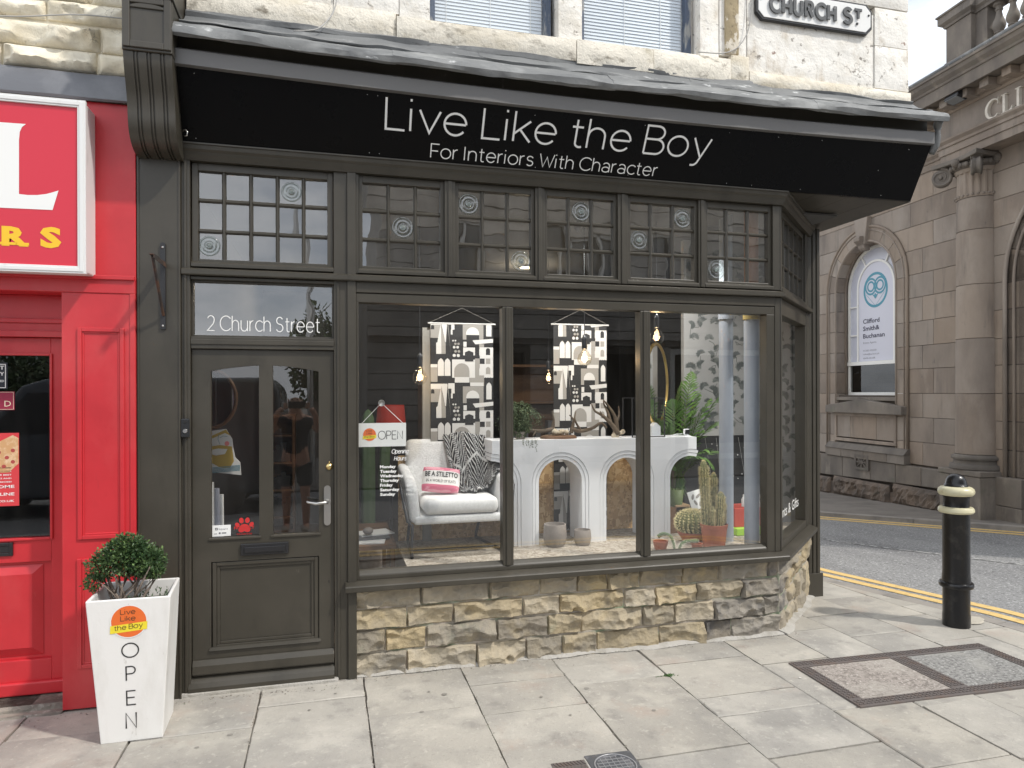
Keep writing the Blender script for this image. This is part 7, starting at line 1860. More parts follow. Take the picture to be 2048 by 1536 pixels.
# solid core behind the fine grooves of the arch bands
for c_, a_, b_ in ((1.345 - rC, 0, 1), (1.715, 1, 1), (2.265, 1, 1), (2.64 + rC, 1, 0)): pass
def qband(mb, c_, r0, r1, y0, y1, a0, a1, feet):
    n = 20; T_ = [R(a0 + (a1 - a0) * k / n) for k in range(n + 1)]
    O = [(c_ + r1 * math.cos(t), zsC + r1 * math.sin(t)) for t in T_]; I = [(c_ + r0 * math.cos(t), zsC + r0 * math.sin(t)) for t in T_]
    if feet & 1: O = [(O[0][0], ZP + .001)] + O; I = [(I[0][0], ZP + .001)] + I
    if feet & 2: O = O + [(O[-1][0], ZP + .001)]; I = I + [(I[-1][0], ZP + .001)]
    b = len(mb.v); m = len(O)
    for y_ in (y0, y1): mb.v += [Vector((a, y_, z)) for a, z in O] + [Vector((a, y_, z)) for a, z in I]
    for k in range(m - 1):
        a, c2 = b + k, b + m + k
        for q in ((a, a + 1, c2 + 1, c2), (a + 2 * m, c2 + 2 * m, c2 + 1 + 2 * m, a + 1 + 2 * m), (c2, c2 + 1, c2 + 1 + 2 * m, c2 + 2 * m)): mb.f.append(list(q)); mb.m.append(0)
    for k in ([0] if not feet & 1 else []) + ([m - 1] if not feet & 2 else []): mb.f.append([b + k, b + m + k, b + 3 * m + k, b + 2 * m + k]); mb.m.append(0)
for c_, a0, a1, ft in ((1.345 - rC, 90, 0, 2), (1.715, 180, 0, 3), (2.265, 180, 0, 3), (2.64 + rC, 180, 71, 1)):
    for r0, r1, y_ in ((rC + .0275, rC + .0525, YF + .003), (rC, rC + .025, YF + .006)):
        mb = MB(); qband(mb, c_, r0, r1, y_, .949, a0, a1, ft); mb.build('arch_band', M['console'], co)
# pots on the platform
M['grey_pot'] = mat('rough_grey_clay', (.30, .265, .235), .9, bump=[(.4, 40)], layers=[((.24, .21, .185), 8, .45, .65)])
def pot(label, px, py, Y, r, h, taper=.9, name='clay_pot', m=None, cat='plant pot', grp=None):
    p = at(px, py, Y)
    prof = [(r * taper * .85, 0), (r * taper, .015), (r * 1.02, h * .45), (r * .95, h * .97), (r * .93, h), (r * .86, h), (r * .88, h * .9), (r * .8, h * .5), (0, h * .5)]
    o = MB().lathe(prof, p.x, p.y, ZP + .001, 28).build(name, m or M['grey_pot'], None, smooth=35)
    return tag(o, label, cat, grp)
pot('larger ribbed grey clay pot standing under the console arch', 1110, 1085, .62, .088, .165)
pot('smaller grey clay pot standing before the middle console leg', 1165, 1088, .60, .066, .115)
# bulbs
M['filament'] = mat('filament', (1, .6, .2), .5, emit=((1, .62, .25), 26))
def bulb(label, px, py, Y, r=.056, on=1.0, ztop=3.08):
    p = at(px, py, Y)
    t = thing('pendant_bulb', label, 'light bulb', (p.x, p.y, p.z), group='bare pendant bulbs')
    MB().lathe([(.0, -r), (r * .5, -r * .87), (r * .87, -r * .5), (r, 0), (r * .9, r * .45), (r * .62, r * .85), (r * .38, r * 1.15), (r * .30, r * 1.5)], p.x, p.y, p.z, 24).build('globe', M['bulb_glass'], t, smooth=True)
    mb = MB()
    for k in range(6):
        a = k * math.pi / 3; mb.tube([(p.x + .006 * math.cos(a), p.y + .006 * math.sin(a), p.z - .018), (p.x + .010 * math.cos(a), p.y + .010 * math.sin(a), p.z + .018)], .0016, 5)
    mb.build('filament', M['filament'], t)
    MB().lathe([(.013, r * 1.3), (.020, r * 1.4), (.022, r * 2.6), (.018, r * 3.0), (.008, r * 3.2), (.004, r * 3.3)], p.x, p.y, p.z, 16).build('socket', M['black_plastic'], t, smooth=35)
    MB().tube([(p.x, p.y, p.z + r * 3.2), (p.x, p.y, ztop)], .003, 6).build('cord', M['black_plastic'], t)
    l = bpy.data.lights.new('bulb_glow', 'POINT'); l.energy = 2.0 * on; l.color = (1, .72, .42); l.shadow_soft_size = .03
    lo = bpy.data.objects.new('bulb_glow', l); C.objects.link(lo); lo.parent = t
bulb('lit bulb hanging beside the first wall hanging above the armchair', 840, 755, .8)
bulb('lit bulb hanging in front of the second wall hanging', 1169, 718, .62)
bulb('lit bulb hanging by the mullion above the gold rimmed mirror', 1313, 675, .5)
bulb('dim bulb hanging deep in the dark shop between the hangings', 1097, 757, 2.2, .06)
# antlers on the console
M['antler'] = mat('antler', (.10, .072, .048), .7, layers=[((.20, .155, .105), 9, .55, .72), ((.06, .045, .03), 20, .5, .65)], bump=[(.5, 30)])
M['bone'] = mat('skull_bone', (.42, .36, .27), .8, layers=[((.22, .17, .11), 22, .48, .6)], bump=[(.5, 40)])
M['oak'] = mat('oak_plaque', (.16, .085, .04), .5, layers=[((.10, .05, .025), 7, .45, .6, (.3, 1, 1))])
def A3(px, py, Y): return at(px, py, Y)
def curve(mb, pts, r0, r1, n=7):
    P = [Vector(p) for p in pts]; Q = []
    for i in range(len(P) - 1):
        p0, p1, p2, p3 = P[max(0, i - 1)], P[i], P[i + 1], P[min(len(P) - 1, i + 2)]
        for k in range(6):
            t = k / 6; Q.append(.5 * ((2 * p1) + (p2 - p0) * t + (2 * p0 - 5 * p1 + 4 * p2 - p3) * t * t + (3 * p1 - p0 - 3 * p2 + p3) * t ** 3))
    r0 *= 1.2; Q.append(P[-1]); mb.tube(Q, [r0 + (r1 - r0) * k / (len(Q) - 1) for k in range(len(Q))], n)
an = thing('antlers', 'brown antlers on a skull plate and oval wooden base on the white console', 'antlers', A3(1117, 875, .8))
bp_ = A3(1117, 874, .8)
MB().lathe([(.0, .024), (.13, .024), (.145, .016), (.15, .0)], 0, 0, 0, 32).xf(T(bp_.x, bp_.y, CZ) @ Matrix.Diagonal((1, .7, 1, 1))).build('base', M['oak'], an, smooth=40)
mb = MB()
for k in range(9): mb.ball((bp_.x + rnd.uniform(-.06, .06), bp_.y + rnd.uniform(-.03, .03), CZ + .04 + rnd.uniform(-.01, .012)), rnd.uniform(.016, .03), 5)
mb.build('skull_plate', M['bone'], an, smooth=True)
mb = MB()
curve(mb, [A3(1104, 868, .8), A3(1106, 850, .8), A3(1107, 838, .79), A3(1104, 822, .78)], .016, .004)
curve(mb, [A3(1106, 858, .8), A3(1085, 862, .82), A3(1060, 860, .84), A3(1040, 852, .84), A3(1030, 838, .83)], .016, .005)
curve(mb, [A3(1142, 866, .8), A3(1146, 850, .8), A3(1146, 838, .79), A3(1139, 830, .78)], .015, .004)
curve(mb, [A3(1142, 858, .8), A3(1162, 862, .82), A3(1186, 856, .83), A3(1202, 846, .84), A3(1214, 856, .83)], .016, .008)
curve(mb, [A3(1162, 862, .82), A3(1150, 840, .80), A3(1152, 822, .8)], .010, .003)
curve(mb, [A3(1072, 861, .83), A3(1066, 872, .80)], .009, .004)
mb.build('antler', M['antler'], an, smooth=True)
an2 = thing('antlers', 'forked brown antler pair lying right of the plaque on the console', 'antlers', A3(1235, 870, .78))
mb = MB()
curve(mb, [A3(1236, 868, .76), A3(1224, 850, .76), A3(1206, 832, .77), A3(1190, 822, .78), A3(1183, 808, .78)], .019, .004)
curve(mb, [A3(1222, 848, .77), A3(1216, 826, .78), A3(1208, 808, .79), A3(1207, 799, .79)], .013, .003)
curve(mb, [A3(1234, 866, .78), A3(1232, 842, .78), A3(1226, 826, .78), A3(1212, 806, .77), A3(1206, 800, .77)], .018, .003)
curve(mb, [A3(1232, 846, .78), A3(1238, 830, .79), A3(1237, 812, .79)], .013, .003)
curve(mb, [A3(1206, 834, .77), A3(1200, 822, .76)], .009, .003)
mb.build('antler', M['antler'], an2, smooth=True)
mb = MB()
for k in range(8): mb.ball(A3(1236 + rnd.uniform(-8, 10), 866 + rnd.uniform(-4, 6), .77), rnd.uniform(.014, .026), 5)
mb.build('skull_plate', M['bone'], an2, smooth=True)
# trailing plant on the console
tpn = thing('trailing_plant', 'dense trailing green plant spilling over the left end of the console', 'plant', (1.40, .8, CZ))
M['trail'] = mat('trailing_leaf', (.055, .085, .035), .6, var=.3, layers=[((.11, .15, .06), 20, .5, .65)])
mb = MB(); pc_ = at(1040, 850, .78)
for k in range(90):
    a = fr2.uniform(0, 6.28); rr = .078 * math.sqrt(fr2.random()); p = Vector((pc_.x + rr * math.cos(a), pc_.y + rr * math.sin(a) * .8, CZ + .27 - rr * 1.0 + fr2.uniform(-.02, .03)))
    v = Vector((math.cos(a) * .7, math.sin(a) * .6 - .25, .7)).normalized() * .011
    ln = int(fr2.uniform(6, 17)); 
    for j in range(ln):
        q = p + v; v = v * .97 + Vector((fr2.gauss(0, .0016), fr2.gauss(0, .0016), -.0022))
        if q.z < CZ + .01 and q.y > .64: q.y -= .01; q.z = max(q.z, CZ + .008) if q.y > .65 else q.z
        dd = (v + Vector((fr2.gauss(0, .01), fr2.gauss(0, .01), 0))).normalized()
        for _ in range(2): leafquad(mb, q, (dd + Vector((fr2.gauss(0, .7), fr2.gauss(0, .7), fr2.gauss(0, .5)))).normalized(), Vector((fr2.gauss(0, 1), fr2.gauss(0, 1), fr2.gauss(0, 1))).normalized(), .013, .0035)
        p = q
for k in range(11):
    p = Vector((pc_.x + fr2.uniform(-.03, .10), .645 - fr2.uniform(0, .015), CZ + .01)); L_ = fr2.uniform(.03, .11) * (1.3 if k % 4 == 0 else .6)
    for j in range(int(L_ / .006)):
        p = p + Vector((fr2.gauss(0, .0015), 0, -.006)); leafquad(mb, p, Vector((fr2.gauss(0, 1), fr2.gauss(0, .5), -.5)).normalized(), Vector((fr2.gauss(0, 1), -1, fr2.gauss(0, 1))).normalized(), .011, .003)
for k in range(3400):
    d = Vector((fr2.gauss(0, 1), fr2.gauss(0, 1), fr2.gauss(0, 1))).normalized(); r_ = fr2.random() ** .3 * (1 + .25 * fbm(d * 2.5, 2))
    p = Vector((pc_.x + d.x * .085 * r_, pc_.y + d.y * .075 * r_, CZ + .125 + d.z * (.13 if d.z > 0 else .115) * r_))
    if p.z < CZ + .006: continue
    leafquad(mb, p, (d * .5 + Vector((fr2.gauss(0, .5), fr2.gauss(0, .5), -.6))).normalized(), (d + Vector((fr2.gauss(0, .6), fr2.gauss(0, .6), fr2.gauss(0, .6)))).normalized(), .016, .0036)
tag(mb.build('foliage', M['trail'], tpn), None, None, kind='stuff')
MB().lathe([(.03, 0), (.04, .05), (.045, .06)], pc_.x, pc_.y, CZ, 18).build('pot', M['grey_pot'], tpn, smooth=True)
# round mirror
mr_ = thing('round_mirror', 'round gold rimmed mirror turned edgewise above the console', 'mirror', (2.65, .92, 1.75))
mc = at(1311, 768, .95); mm = T(mc.x, mc.y, mc.z) @ Matrix.Rotation(R(48), 4, 'Z') @ Matrix.Rotation(R(90), 4, 'X')
M['gold'] = mat('gold_rim', (.75, .50, .16), .28, metal=1); M['mirror'] = mat('mirror_glass', (.8, .8, .8), .03, metal=1)
MB().lathe([(.0, .0), (.325, .0), (.325, .012), (0, .012)], 0, 0, 0, 48).build('glass', M['mirror'], mr_, xf=mm)
mb = MB(); mb.tube([(.335 * math.cos(t), .335 * math.sin(t), .008) for t in [2 * math.pi * k / 48 for k in range(49)]], .016, 10, caps=False); mb.build('rim', M['gold'], mr_, smooth=True, xf=mm)
# glass lantern with a little white house, and a webcam
ln_ = thing('glass_lantern', 'black edged glass lantern with a small white house on the console', 'lantern', (2.35, .8, CZ))
lx0, lx1, lz1 = ax(1262, 850, .72), ax(1328, 850, .72), az(1300, 795, .72)
mb = MB()
for a in (lx0, lx1 - .008):
    for b in (.70, .88): mb.box(a, b, CZ, a + .008, b + .008, lz1)
mb.box(lx0 + .008, .70, CZ, lx1 - .008, .708, CZ + .008).box(lx0 + .008, .70, lz1 - .008, lx1 - .008, .708, lz1).box(lx0 + .008, .88, lz1 - .008, lx1 - .008, .888, lz1)
mb.build('edge', M['black_metal'], ln_)
MB().add([(lx0 + .006, .704, CZ + .004), (lx1 - .002, .704, CZ + .004), (lx1 - .002, .704, lz1), (lx0 + .006, .704, lz1)], [(0, 1, 2, 3)]).build('pane', M['glass_thin'], ln_)
hx = ax(1302, 860, .76)
MB().prism([(hx, .74, CZ + .009), (hx + .075, .74, CZ + .009), (hx + .075, .74, CZ + .085), (hx + .0375, .74, CZ + .115), (hx, .74, CZ + .085)], (0, .07, 0)).build('little_house', M['console'], ln_)
wc = thing('webcam', 'small white webcam with a black face on the console end', 'camera', (2.78, .75, CZ))
wx, wz = ax(1374, 864, .72), az(1374, 864, .72)
MB().box(wx - .026, .715, wz - .024, wx + .026, .745, wz + .026).build('body', M['console'], wc, bevel=.012, seg=4)
MB().box(wx - .02, .712, wz - .018, wx + .02, .7145, wz + .02).build('face', M['black_plastic'], wc, bevel=.001)
MB().lathe([(.03, 0), (.03, .006), (.007, .01), (.006, .05)], wx + .004, .73, CZ, 16).build('stand', M['console'], wc, smooth=35)
MB().tube([(wx - .03, .74, CZ + .02), (wx - .08, .76, CZ + .018), (wx - .13, .74, CZ + .006)], .004, 6).build('cable', M['console'], wc, smooth=True)
# drain pipes in the bay
M['pipe'] = mat('grey_plastic_pipe', (.30, .33, .38), .38, layers=[((.36, .385, .42), 3, .45, .65, (1, 1, .3)), ((.24, .27, .31), 8, .6, .72, (1, 1, .4))], shift=False)
M['pipe_tape'] = mat('yellowed_collar', (.42, .32, .10), .6); M['pipe_rust'] = mat('rusty_pipe_top', (.30, .13, .06), .7)
for (px, py, Y, rr, lab, top) in ((1453, 1083, .42, .054, 'slimmer grey plastic pipe running up behind the cactus', 'pipe'), (1504, 1096, .20, .056, 'grey plastic pipe with a yellowed collar nearest the bay corner post', 'pipe_tape')):
    p = at(px, py, Y); zt_ = az(px, 640, Y)
    pp = thing('drain_pipe', lab, 'pipe', (p.x, p.y, ZP), group='grey drain pipes')
    MB().lathe([(rr, 0), (rr, zt_ - ZP)], p.x, p.y, ZP, 28).build('pipe', M['pipe'], pp, smooth=True)
    MB().lathe([(rr, 0), (rr + .006, .004), (rr + .006, .05), (rr, .056)], p.x, p.y, zt_, 28).build('collar', M[top], pp, smooth=35)
    MB().lathe([(rr * .93, .05), (rr * .93, 3.15 - zt_)], p.x, p.y, zt_, 24).build('upper_pipe', M['pipe_rust' if top != 'pipe' else 'pipe'], pp, smooth=True)
# cacti
M['terracotta'] = mat('terracotta_plastic', (.38, .115, .06), .5, layers=[((.30, .09, .05), 5, .45, .65)], bump=[(.08, 40)])
M['cactus'] = mat('cactus_skin', (.13, .14, .06), .7, layers=[((.20, .18, .08), 9, .45, .65, (1, 1, .4))]); M['spine'] = mat('pale_spines', (.72, .63, .36), .7); M['cactus_g'] = mat('cactus_green', (.07, .12, .05), .7)
def tpot(t, c, r0, r1, h, rim=.016):
    MB().lathe([(r0, 0), (r1 * .97, h - .03), (r1, h - .028), (r1 + .004, h), (r1 - .006, h), (r1 - .01, h - .03), (0, h - .03)], c.x, c.y, ZP + .001, 32).build('pot', M['terracotta'], t, smooth=35)
def column(mb, sp, base, top, r, ribs=11, nsp=700, ln=.016):
    n = ribs * 4; ax_ = (top - base); L_ = ax_.length; d = ax_.normalized(); u_ = d.orthogonal().normalized(); v_ = d.cross(u_)
    rows = [(0, .85), (.1, .97), (.5, 1.0), (.85, .97), (.94, .8), (.98, .5), (1.0, .02)]
    b = len(mb.v)
    for t, k_ in rows:
        for k in range(n):
            a = 2 * math.pi * k / n; rr = r * k_ * (1 + .09 * math.cos(a * ribs)); mb.v.append(base + d * (L_ * t) + u_ * (rr * math.cos(a)) + v_ * (rr * math.sin(a)))
    for i in range(len(rows) - 1):
        for k in range(n): mb.f.append([b + i * n + k, b + i * n + (k + 1) % n, b + (i + 1) * n + (k + 1) % n, b + (i + 1) * n + k]); mb.m.append(0)
    for k in range(nsp):
        a = 2 * math.pi * fr2.randrange(ribs) / ribs + fr2.gauss(0, .06); t = fr2.random() ** .85; rr = r * (1.06 if t < .9 else max(.1, (1 - t) * 8)); p = base + d * (L_ * t) + u_ * (rr * math.cos(a)) + v_ * (rr * math.sin(a))
        o_ = (u_ * math.cos(a) + v_ * math.sin(a) + d * fr2.gauss(.1 if t < .92 else 1.2, .5)).normalized(); l_ = fr2.uniform(.5, 1.3) * ln; s_ = o_.cross(Vector((fr2.gauss(0, 1), fr2.gauss(0, 1), fr2.gauss(0, 1)))).normalized() * .0008
        for q in range(2):
            o2_ = (o_ + Vector((fr2.gauss(0, .5), fr2.gauss(0, .5), fr2.gauss(0, .5)))).normalized(); sp.add([p - s_, p + s_, p + o2_ * l_], [(0, 1, 2)])
cp = at(1428, 1096, .24)
ct = thing('cactus', 'tall group of woolly column cacti in a large terracotta pot', 'cactus', (cp.x, cp.y, ZP))
tpot(ct, cp, .078, .098, .178)
for px0, py0, px1, py1, rr, Yc in ((1413, 1056, 1407, 921, .030, .24), (1424, 1052, 1427, 946, .024, .28), (1438, 1056, 1442, 985, .026, .22), (1425, 1058, 1425, 1014, .012, .20), (1445, 1056, 1446, 1003, .017, .25)):
    mb, sp_ = MB(), MB(); column(mb, sp_, at(px0, py0, Yc), at(px1, py1, Yc), rr, 12, 2600 if rr > .015 else 500, .017); st_ = mb.build('stem', M['cactus'], ct, smooth=True)
    tag(sp_.build('spines', M['spine'], st_), None, None, kind='stuff')
bc = at(1384, 1045, .45)
bt = thing('barrel_cactus', 'round golden barrel cactus in a shallow terracotta bowl', 'cactus', (bc.x, bc.y, ZP))
MB().lathe([(.06, 0), (.11, .07), (.115, .085), (.105, .085), (.0, .07)], bc.x, bc.y, ZP + .001, 28).build('bowl', M['terracotta'], bt, smooth=35)
mb, sp_ = MB(), MB(); ribs = 22; n = ribs * 6; rows = 14
for j in range(rows + 1):
    ph = math.pi * j / rows; z_ = -math.cos(ph) * .095; rr = math.sin(ph) * .115
    for k in range(n):
        a = 2 * math.pi * k / n; q = rr * (1 + .10 * math.cos(a * ribs)); mb.v.append(Vector((bc.x + q * math.cos(a), bc.y + q * math.sin(a), ZP + .155 + z_)))
for j in range(rows):
    for k in range(n): mb.f.append([j * n + k, j * n + (k + 1) % n, (j + 1) * n + (k + 1) % n, (j + 1) * n + k]); mb.m.append(0)
for q in range(ribs):
    a = 2 * math.pi * q / ribs
    for j in range(4, 15):
        ph = math.pi * j / 15.5; p = Vector((bc.x + math.sin(ph) * .126 * math.cos(a), bc.y + math.sin(ph) * .126 * math.sin(a), ZP + .155 - math.cos(ph) * .1)); o_ = (p - Vector((bc.x, bc.y, ZP + .14))).normalized()
        for k in range(12):
            d = (o_ + Vector((fr2.gauss(0, .7), fr2.gauss(0, .7), fr2.gauss(0, .7)))).normalized(); s_ = d.orthogonal().normalized() * .0018; sp_.add([p - s_, p + s_, p + d * fr2.uniform(.014, .028)], [(0, 1, 2)])
st_ = mb.build('body', mat('barrel_skin', (.15, .16, .06), .7), bt, smooth=True); tag(sp_.build('spines', mat('golden_spines', (.78, .68, .38), .6), st_), None, None, kind='stuff')
def trailer(label, px, py, Y, r0, r1, h, path, bowl=False):
    c_ = at(px, py, Y); t = thing('rat_tail_cactus', label, 'cactus', (c_.x, c_.y, ZP)); tpot(t, c_, r0, r1, h)
    P = [at(*q) for q in path]; mb, sp_ = MB(), MB(); curve(mb, P, .013, .009, 10)
    Q = []
    for i in range(len(P) - 1):
        for k in range(40): Q.append(P[i].lerp(P[i + 1], k / 40))
    for p in Q:
        for k in range(16):
            d = Vector((fr2.gauss(0, 1), fr2.gauss(0, 1), fr2.gauss(0, 1))).normalized(); s_ = d.orthogonal().normalized() * .0006; sp_.add([p + d * .010 - s_, p + d * .010 + s_, p + d * fr2.uniform(.018, .027)], [(0, 1, 2)])
    st_ = mb.build('stem', M['cactus_g'], t, smooth=True); tag(sp_.build('spines', mat('white_spines', (.62, .60, .50), .7), st_), None, None, kind='stuff')
trailer('small pot with a drooping woolly green cactus near the mullion', 1321, 1082, .30, .042, .052, .062, [(1316, 1073, .30), (1327, 1068, .28), (1340, 1072, .25), (1346, 1084, .22), (1349, 1098, .19)])
trailer('tiny terracotta pot with a pale trailing cactus arching left', 1394, 1096, .17, .030, .038, .058, [(1394, 1082, .17), (1386, 1082, .16), (1372, 1083, .15), (1362, 1089, .14), (1358, 1100, .13)])
# palm behind the console
pm = thing('palm_plant', 'leafy green palm behind the right end of the white console', 'palm', (2.8, 1.1, ZP))
M['palm'] = mat('palm_leaf', (.075, .16, .03), .45, var=.25, layers=[((.14, .25, .06), 5, .45, .65)]); M['palm_stem'] = mat('palm_stem', (.10, .14, .04), .6)
pb = Vector((2.84, .99, 1.0))
FR = [(1345, 800, 1.0), (1362, 765, 1.0), (1382, 745, .98), (1398, 790, .92), (1420, 798, .9), (1436, 795, .86), (1446, 840, .85), (1440, 905, .84), (1425, 930, .8), (1300, 830, 1.06), (1280, 860, 1.04), (1335, 850, 1.0), (1345, 900, .98), (1405, 860, .86), (1380, 830, .9), (1415, 900, .82), (1360, 930, .98), (1372, 860, .9), (1345, 985, 1.0), (1352, 955, 1.0)]
for fi, (px, py, Y) in enumerate(FR):
    Y = min(Y, .99); tip = at(px, py, Y); base = pb + Vector((fr2.uniform(-.05, .05), fr2.uniform(-.05, .05), fr2.uniform(-.1, .15))); mid = base.lerp(tip, .55) + Vector((0, 0, .12 + .08 * fr2.random()))
    P = []
    for k in range(25): t = k / 24; P.append(base * (1 - t) ** 2 + mid * (2 * t * (1 - t)) + tip * t * t)
    mb = MB().tube(P[::3], [.005 - .0004 * k for k in range(len(P[::3]))], 5, mi=1)
    for k in range(5, 25):
        d = (P[k] - P[k - 1]).normalized(); sd_ = d.cross(Vector((0, 0, 1))).normalized() if abs(d.z) < .99 else Vector((1, 0, 0))
        ll = .17 * math.sin(math.pi * (.18 + .78 * (k - 4) / 21)) * fr2.uniform(.85, 1.1)
        for sg in (-1, 1):
            dr_ = (sd_ * sg * .8 + d * .75 + Vector((0, 0, fr2.uniform(-.15, .15)))).normalized(); nrm_ = dr_.cross(d).normalized(); w_ = dr_.cross(nrm_).normalized() * .0085
            a, b, c_ = P[k], P[k] + dr_ * ll * .5 + Vector((0, 0, -.008)), P[k] + dr_ * ll + Vector((0, 0, -.035))
            mb.add([a - w_ * .4, a + w_ * .4, b + w_, b - w_, c_], [(0, 1, 2, 3), (3, 2, 4)], 0)
    mb.build('frond', [M['palm'], M['palm_stem']], pm)
MB().tube([(2.84, .99, .62), (2.84, .99, 1.1)], .02, 8).build('trunk', M['bark'], pm)
MB().lathe([(.1, 0), (.13, .2), (.12, .2), (0, .18)], 2.84, .97, ZP, 20).build('pot', M['grey_pot'], pm, smooth=True)
# odds and ends at the right of the display
M['crate_red'] = mat('crate_red', (.52, .06, .035), .5); M['lime'] = mat('lime_green', (.35, .62, .05), .5); M['toy_white'] = mat('toy_white', (.7, .7, .68), .5)
c0 = at(1476, 1075, .62)
bx_ = thing('red_box', 'bright red open box on a lime green tray behind the grey pipes', 'box', (c0.x, .6, ZP))
rx0, rx1, rz0, rz1 = ax(1470, 1040, .62), ax(1534, 1040, .62), ZP + .06, az(1500, 1016, .62)
MB().box(rx0, .62, rz0, rx1, .632, rz1).box(rx0, .632, rz0, rx0 + .012, .85, rz1).box(rx1 - .012, .632, rz0, rx1, .85, rz1).box(rx0 + .012, .838, rz0, rx1 - .012, .85, rz1).build('box', M['crate_red'], bx_, bevel=.003)
MB().box(rx0 - .02, .56, ZP + .002, rx1 + .03, .88, ZP + .058).build('tray', M['lime'], bx_, bevel=.004)
for k, (px, hh, lab) in enumerate(((1487, .10, 'clear glass bottle standing on the red box between the pipes'), (1496, .13, 'pale slim bottle standing on the red box nearer the right pipe'))):
    q = at(px, 1012, .70); bo2 = MB().lathe([(.0, 0), (.016, 0), (.017, hh * .6), (.006, hh * .8), (.006, hh), (.0, hh)], q.x, .70, rz1 + .0005, 16).build('bottle', M[('toy_white', 'film')[k]], None, smooth=40); tag(bo2, lab, 'bottle')
wb = thing('white_ornament', 'small rounded white ornament standing on the red box', 'ornament', (rx1, .7, rz1))
q = at(1527, 1010, .70); mb = MB().ball((q.x, q.y, q.z), .045, 9, sc=(1, .8, 1.25)).ball((q.x - .012, q.y, q.z + .07), .026, 8); mb.build('body', M['toy_white'], wb, smooth=True)
mg = thing('small_artwork', 'small grey and white leaf print leaning behind the cacti', 'picture', (2.95, .6, .8))
a_, b_ = at(1380, 1000, .62), at(1405, 985, .62)
am = T(at(1392, 1000, .62).x, .62, at(1392, 1000, .62).z) @ Matrix.Rotation(R(-14), 4, 'Y') @ Matrix.Rotation(R(-10), 4, 'X')
MB().box(-.055, 0, -.075, .055, .008, .075).build('board', M['board_white'], mg, xf=am)
mb = MB()
for cx_, cz_, rot in ((-.02, .03, 60), (.025, .025, 30), (-.01, -.02, 110), (.03, -.035, 60)):
    mb.add([(cx_ + .024 * math.cos(t) * math.cos(R(rot)) - .011 * math.sin(t) * math.sin(R(rot)), -.001 - .0001 * rot / 30, cz_ + .024 * math.cos(t) * math.sin(R(rot)) + .011 * math.sin(t) * math.cos(R(rot))) for t in [k * math.pi / 7 for k in range(14)]], [tuple(range(14))])
mb.build('print', M['fab_grey'], mg, xf=am)
bxw = tag(MB().box(ax(1352, 1020, .8), .8, ZP, ax(1380, 1020, .8), .98, az(1365, 1010, .8)).build('cardboard_box', mat('card', (.36, .24, .13), .8), None, bevel=.003), 'small brown cardboard box behind the barrel cactus', 'box')
pl2 = thing('spiky_plant', 'spiky dark houseplant in a green pot beside the console leg', 'plant', (2.72, .85, ZP))
pc2 = at(1352, 1000, .86)
MB().lathe([(.05, 0), (.065, .14), (.058, .14), (0, .12)], pc2.x, .86, az(1352, 1012, .86), 18).build('pot', M['palm_stem'], pl2, smooth=True)
mb = MB()
for k in range(16):
    a = k * 2.4; d = Vector((math.cos(a) * .6, math.sin(a) * .5, 1)).normalized(); s_ = d.cross(Vector((math.sin(a), math.cos(a), .3))).normalized() * .008; p = Vector((pc2.x, .86, az(1352, 998, .86))); mb.add([p - s_, p + s_, p + d * fr2.uniform(.1, .19)], [(0, 1, 2)])
mb.build('leaves', M['palm'], pl2)
MB().box(pc2.x - .09, .80, ZP, pc2.x + .09, .95, az(1352, 1012, .86)).build('stand', M['oak'], pl2)
# fairy-light garland sparkles on the wainscot: white paper stars on strings
mb = MB()
for k in range(70): 
    p = Vector((wr.uniform(3.2, 4.15), WY - .03, wr.uniform(.72, 1.33))); r_ = wr.uniform(.003, .007); mb.ball(p, r_, 3)
gl_ = tag(mb.build('garland', M['board_white'], None), 'scatter of tiny white beads strung before the black wainscot', 'garland')
mb = MB()
for k in range(9): mb.tube([(3.2 + .11 * k, WY - .03, 1.36), (3.16 + .11 * k + wr.uniform(-.2, .2), WY - .03, .66)], .0012, 4)
mb.build('thread', M['fab_white'], gl_)
# ---- deeper in the shop
M['lamp_red'] = mat('red_lampshade', (.34, .02, .01), .7, emit=((.9, .06, .02), .05))
q = at(782, 832, 2.6); lr = thing('red_lamp', 'red drum lampshade glimpsed in the dark shop behind the OPEN board', 'lamp', (q.x, q.y, q.z))
MB().lathe([(.15, -.11), (.13, .11)], q.x, q.y, q.z, 28).build('shade', M['lamp_red'], lr, smooth=True)
MB().tube([(q.x, q.y, .03), (q.x, q.y, q.z)], .015, 8).build('stand', M['black_metal'], lr)
sh = thing('low_table', 'low dark display table with papers left of the platform', 'table', (.3, 1.0, 0))
tz = az(745, 1075, 1.0)
MB().box(.12, .7, tz - .03, .47, 1.6, tz).build('top', M['oak'], sh); mb = MB()
for a, b in ((.14, .72), (.43, .72), (.14, 1.56), (.43, 1.56)): MB().box(a, b, .03, a + .03, b + .03, tz - .03).build('leg', M['oak'], sh)
for k, (m_, zz) in enumerate((('board_white', 0), ('blue_iron', .012), ('board_white', .02))):
    a = tag(MB().box(-.13, -.1, 0, .13, .1, .008).xf(T(.27 + .03 * k, .86 + .1 * k, tz + .001 + zz) @ Matrix.Rotation(R(12 * k - 8), 4, 'Z')).build('magazine', M[m_], None), ('white magazine lying lowest on the dark display table', 'grey magazine lying on the white one on the dark display table', 'white magazine lying topmost on the dark display table')[k], 'magazine')
tag(MB().ball((.28, .95, tz + .062), .035, 8, sc=(1.1, 1, .8)).build('wooden_bowl', M['grey_pot'], None, smooth=True), 'small round tan ornament on the dark display table', 'ornament')
bk2 = None
